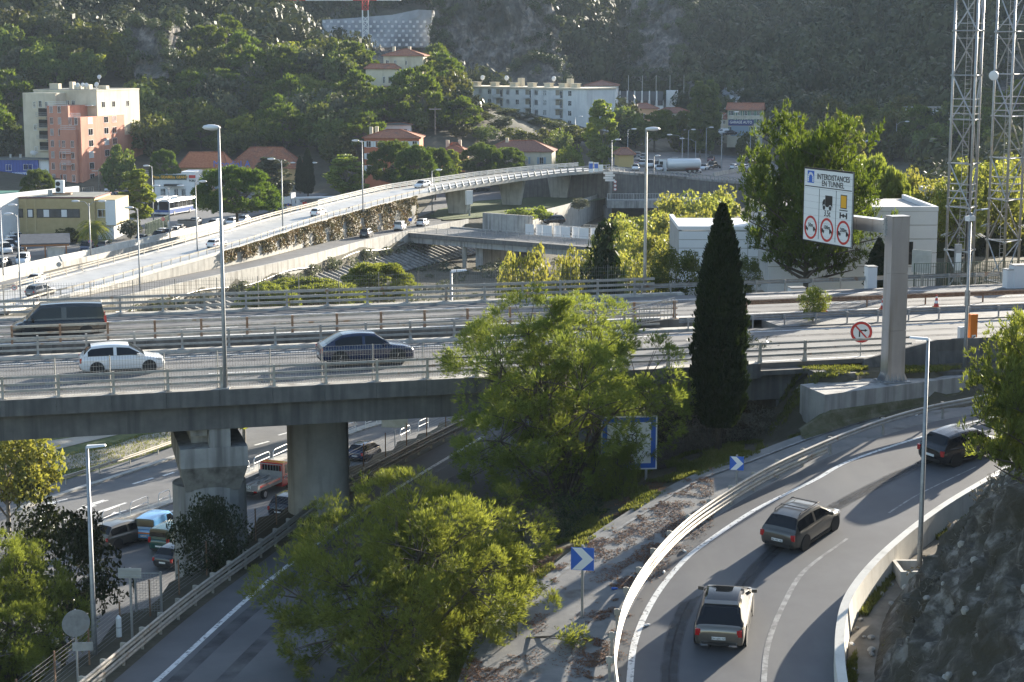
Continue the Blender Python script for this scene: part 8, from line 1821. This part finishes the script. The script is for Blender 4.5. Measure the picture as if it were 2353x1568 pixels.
# height gauge gate, hedge gate and green fence at the bus lot
p=P(684,492,0);th=thing('height_gauge','white height gauge portal left of the flyover ramp','barrier',p)
for x in (0,10):ob('post',MB().bar(p+Vector((x,4 if x else 0,0)),p+Vector((x,4 if x else 0,3.4)),.5),M['white'],th,world=True)
ob('beam',MB().tube([p+Vector((-.6,0,3.3)),p+Vector((11,4,3.3))],.3,10),M['offwhite'],th,world=True);ob('warning_plate',MB().cbox(p+Vector((1.5,0,2.1)),(.9,.1,.9)),M['red'],th,world=True)
fence_panelled('lot_fence','green bar fence around the bus lot',P(335,545,0),P(388,525,0),2.6,M['green'],2.2,9,'fence',bw=.07);fence_panelled('lot_fence','grey mesh fence with angled posts below the orange block',P(165,458,0),P(215,452,0),2.4,M['galv'],3,6,'fence',bw=.05)
for i,(fx,l) in enumerate(((425,'left dark waste container by the umbrella pine'),(440,'right dark waste container by the umbrella pine'))):
    b=P(fx,524,0.05);th=thing('waste_container',l,'container',b,.1,'waste containers');ob('body',MB().hexa([(-1.1,-.6,.15),(1.1,-.6,.15),(1.1,.6,.15),(-1.1,.6,.15)],[(-1.3,-.7,1.5),(1.3,-.7,1.5),(1.3,.7,1.5),(-1.3,.7,1.5)]),M['truckgrey'],th);ob('lid',MB().box(-1.35,1.35,-.75,.75,1.501,1.65),M['black'],th)
for l,a,b_,z0 in (('wooden utility pole below the orange block',(228,445),(228,388),0),('utility pole with cross arm on the wooded slope',(350,345),(350,290),None),('utility pole on the terraced slope behind the flyover',(1000,300),(1000,247),None)):
    p=P(*a,0) if z0==0 else PD(a[0],a[1],470);h_=(a[1]-b_[1])*KP*p.y/FPX;th=thing('utility_pole',l,'pole',p,0,'utility poles');ob('pole',MB().tube([p-Vector((0,0,1)),p+Vector((0,0,h_))],[.2,.13],8),M['bark_pale'],th,world=True);ob('cross_arm',MB().bar(p+Vector((-1.6,0,h_-.5)),p+Vector((1.6,0,h_-.5)),.18),M['galv'],th,world=True)
# ------------------------------------------------------------------ rock faces and haze
M['rock']=mat('limestone_rock',(.05,.042,.032),(.25,.228,.20),rough=.92,scale=1.7,bump=1.0,bscale=3.5,dist=.2,c3=(.10,.088,.07),lo=.40,hi=.63,detail=9,streak=((.05,.042,.025),(1,1,1),.45,.42,.6))
M['cliff']=mat('grey_cliff',(.075,.07,.065),(.30,.265,.23),rough=.95,scale=.38,bump=1.0,bscale=1.1,dist=1.2,c3=(.15,.135,.12),lo=.38,hi=.64,detail=10,stretch=(1,1,.4),streak=((.06,.062,.05),(1,1,.6),.09,.5,.62))
M['shotcrete']=mat('sprayed_concrete',(.30,.315,.33),(.42,.43,.44),rough=.9,scale=.12,bump=.3,bscale=.5,dist=.3,streak=((.19,.20,.215),(1,1,.15),.12,.5,.68))
def facets(A,B,n,seed):  # blocky relief: nearest random seed decides the offset
    r=np.random.RandomState(seed);a0,a1,b0,b1=A.min(),A.max(),B.min(),B.max();sa,sb=r.uniform(a0,a1,n),r.uniform(b0,b1,n);h=r.uniform(-1,1,n);ga,gb_=r.normal(0,.5,n),r.normal(0,.5,n);o=np.zeros(A.size);x,y=A.ravel(),B.ravel();sc=math.sqrt((a1-a0)*(b1-b0)/n)
    for i in range(0,A.size,4000):
        sl=slice(i,i+4000);d=(x[sl,None]-sa)**2+(y[sl,None]-sb)**2;k=d.argmin(1);o[sl]=h[k]+((x[sl]-sa[k])*ga[k]+(y[sl]-sb[k])*gb_[k])/sc
    return o.reshape(A.shape)
bush_v=[]
# slope right of the bend
FT=smooth_line(R_([(1900,2500),(1955,1900),(1990,1660),(2004,1568),(2014,1490),(2028,1420),(2068,1352),(2130,1305),(2185,1262),(2225,1200),(2262,1146),(2330,1090),(2420,1040)]),.35)
n1=len(FT);n2=84;FA=np.array([tuple(p) for p in FT]);dv=np.gradient(FA,axis=0);dv[:,2]=0;dv/=np.linalg.norm(dv,axis=1,keepdims=True);rv=np.stack([dv[:,1],-dv[:,0],np.zeros(n1)],1)
# fan outward, rising
gv=np.zeros((n2,n1,3));r=np.random.RandomState(2)
for j in range(n2):
    o=j/(n2-1)*15.0;gv[j]=FA+rv*o*.8;gv[j,:,2]+=-.25+1.05*o
nz=vnoise(gv[...,0]+gv[...,2]*.7,gv[...,1]-gv[...,2]*.5,1.6,3)*.7+vnoise(gv[...,0]+gv[...,2],gv[...,1]+gv[...,2]*.6,.6,4)*.5+vnoise(gv[...,0]-gv[...,2],gv[...,1],4.5,5)*.8
AA=np.arange(n1)[None,:]*.35+np.zeros((n2,1));BB=np.arange(n2)[:,None]*.2+np.zeros((1,n1));nz=nz*.7+facets(AA+nz,BB-nz*.6,900,3)*.22+facets(AA,BB+nz,180,4)*.3
amp=np.clip(np.arange(n2)/9,0.1,1)[:,None];gv+=(rv*-.6)[None]*(nz*amp)[...,None];gv[...,2]+=nz*amp*.5
ix=np.arange(n1*n2).reshape(n2,n1);Fq=np.stack([ix[:-1,:-1],ix[:-1,1:],ix[1:,1:],ix[1:,:-1]],-1).reshape(-1,4)
struct(ob('rock_slope',np_mesh('rock_slope',gv.reshape(-1,3),Fq),M['rock']))
for i in range(60):
    k=rnd.randint(2,n1-30);q=FT[k]+Vector(rv[k])*rnd.uniform(-.9,.5);s=rnd.uniform(.2,.6);o=inst('loose_stone',stn,None,q+Vector((0,0,-.15)),scale=s,rot=(rnd.uniform(-.6,.6),rnd.uniform(-.6,.6),rnd.uniform(0,6)));tag(o,'loose grey stone at the foot of the rock slope','stone','loose stones below the rock slope')
r=np.random.RandomState(6);kk=r.randint(6,n2-4,420),r.randint(0,n1,420)
C_=np.concatenate([gv[a_,b_]+unit(r,26)*np.array([.45,.45,.3])*r.uniform(.3,1.2) for a_,b_ in zip(*kk)]);v,f=leaf_cloud(r,C_,.11,aspect=.25,nrm=np.tile([0,0,.5],(len(C_),1)))
tag(ob('dry_weeds',np_mesh('dry_weeds',v,f),M['twig']),'dry weeds clinging to the rock slope at the right','weeds',kind='stuff')
for i in range(150):
    a_,b_=r.randint(3,n2-3),r.randint(0,n1);inst('rock_knob',stn,bpy.data.objects['rock_slope'],Vector(gv[a_,b_]),scale=r.uniform(.15,.6),rot=tuple(r.uniform(0,6,3)))
# far cliffs: steep displaced sheets
def cliff(name,pts_low,pts_top,m,nu=70,nv=40,a1=2.5,s1=14,kind='structure',seed=3,label=None,edge=.62,fac=.5,bush=1.0):
    Lw=np.array([tuple(p) for p in resamp(pts_low,nu)]);Tp=np.array([tuple(p) for p in resamp(pts_top,nu)]);g=np.zeros((nv,nu,3))
    for j in range(nv):t=j/(nv-1);g[j]=Lw*(1-t)+Tp*t
    nz=vnoise(g[...,0],g[...,2]*.7+50,s1,seed)*a1+vnoise(g[...,0],g[...,2]+9,s1*.35,seed+1)*a1*.5+(.5-np.abs(vnoise(g[...,0],g[...,2],s1*.17,seed+2)))*a1*.7+vnoise(g[...,0],g[...,2],s1*.07,seed+5)*a1*.3
    uu=np.abs(np.linspace(-1,1,nu))[None,:]+np.zeros((nv,1));vv=np.linspace(0,1,nv)[:,None]+np.zeros((1,nu));ed=np.clip((uu+.22*vnoise(g[...,0],g[...,2],s1*.6,seed+3)-edge)/(1.02-edge),0,1)**2
    g[...,1]+=nz+ed*16;g[...,0]+=vnoise(g[...,0],g[...,2],s1*.5,seed+4)*a1;g[...,1]+=facets(g[...,0]+nz*1.5,g[...,2]*.8,int(nu*nv/7),seed)*a1*fac+facets(g[...,0],g[...,2]*.6,int(nu*nv/60),seed+1)*a1*fac*1.3
    pb_=np.clip((uu-.5)*1.5,.05,1)*bush+(vv>.93)*bush
    for a_,b_ in zip(*np.where(np.random.RandomState(seed).uniform(size=pb_.shape)<pb_*.10)):bush_v.append((g[a_,b_],seed+a_+b_))
    ix=np.arange(nu*nv).reshape(nv,nu);F_=np.stack([ix[:-1,:-1],ix[:-1,1:],ix[1:,1:],ix[1:,:-1]],-1).reshape(-1,4)
    o=ob(name,np_mesh(name,g.reshape(-1,3),F_),m);o['kind']=kind
    if label:tag(o,*label)
    return o
cliff('cliff',[PD(985,215,655),PD(1080,212,660),(PD(1180,215,665)),PD(1310,205,668)],[PD(1000,-60,680),PD(1080,-70,685),PD(1180,-60,688),PD(1262,-60,690)],M['cliff'],100,60,1.9,14,edge=.999)
cliff('cliff_left_foot',[PD(640,175,640),PD(730,165,650),PD(860,150,655),PD(1000,160,655)],[PD(655,62,680),PD(730,50,690),PD(860,90,692),PD(1000,90,690)],M['cliff'],80,30,2.5,12)
cliff('shotcrete_wall',[PD(731,108,676),PD(860,109,677),PD(998,109,680)],[PD(731,46,684),PD(800,42,685),PD(900,34,686),PD(960,22,688),PD(1005,24,690)],M['shotcrete'],90,40,.3,8,seed=5,edge=.999,bush=0)
struct(bpy.data.objects['shotcrete_wall'],None);
cliff('shotcrete_mound',[PD(1140,200,640),PD(1220,205,640),PD(1305,200,642)],[PD(1195,140,652),PD(1240,133,653),PD(1285,150,654)],M['cliff'],50,30,.6,8,seed=6,edge=.999,bush=.6)
cliff('rock_outcrop',[PD(1600,260,600),PD(1650,262,600)],[PD(1585,185,640),PD(1660,195,640)],M['cliff'],40,30,2,9,seed=2);cliff('rock_outcrop_right',[PD(1655,250,605),PD(1710,252,605)],[PD(1680,195,640),PD(1715,200,640)],M['shotcrete'],30,30,1.5,8,seed=3)
cliff('rock_outcrop_edge',[PD(2255,260,560),PD(2400,262,560)],[PD(2315,95,640),PD(2420,30,650)],M['cliff'],50,40,3,10,seed=1);cliff('rock_patch',[PD(310,185,518),PD(345,180,516),PD(385,180,513)],[PD(275,50,540),PD(340,55,538),PD(392,55,534)],M['cliff'],40,40,1.0,7,seed=4,edge=.999)
cliff('bare_crag',[PD(1440,190,704),PD(1500,190,698),PD(1565,190,694)],[PD(1455,-20,766),PD(1520,-20,760),PD(1600,-10,756)],M['cliff'],80,70,1.9,12,seed=7,edge=.999)
rs=np.random.RandomState(8);VB=[]
for p_,k_ in bush_v:
    v=protoV[k_%5];s_=rs.uniform(.22,.75);VB.append(v*s_+p_+np.array([0,-1.0,-.6]))
VB=np.concatenate(VB);tag(ob('cliff_shrubs',np_mesh('cliff_shrubs',VB,np.arange(len(VB)).reshape(-1,4)),M['wood']),'dark shrubs growing on the ledges and edges of the far cliffs','shrubs',kind='stuff')
# white anchor heads on the sprayed wall
an_me=MB().cbox((0,0,0),(.9,.5,.9)).mesh('anchor_plate');an_me.materials.append(M['offwhite']);sw=bpy.data.objects['shotcrete_wall']
for i in range(16):
    for j in range(6):
        fx=745+i*16.5+(j%2)*8;fy=50+j*10.5
        if fy<46-(fx-731)*.08+4:continue
        inst('anchor_plate',an_me,sw,PD(fx,fy,686-(fy-40)/68*8.5-1.2))
# haze of the backlit valley air
hz=MB().box(-1000,1000,-20,1950,-8,400);hz_o=ob('haze',hz,None);hm=bpy.data.materials.new('haze_air');hm.use_nodes=True;t_=hm.node_tree
for n_ in list(t_.nodes):
    if n_.type!='OUTPUT_MATERIAL':t_.nodes.remove(n_)
pv=t_.nodes.new('ShaderNodeVolumePrincipled');pv.inputs['Color'].default_value=(.68,.82,1.0,1);pv.inputs['Density'].default_value=.00008;pv.inputs['Anisotropy'].default_value=.0
t_.links.new(pv.outputs[0],[n_ for n_ in t_.nodes if n_.type=='OUTPUT_MATERIAL'][0].inputs['Volume']);hz_o.data.materials.append(hm);tag(hz_o,'pale haze lying over the whole valley','haze',kind='stuff')
SC.cycles.volume_bounces=0
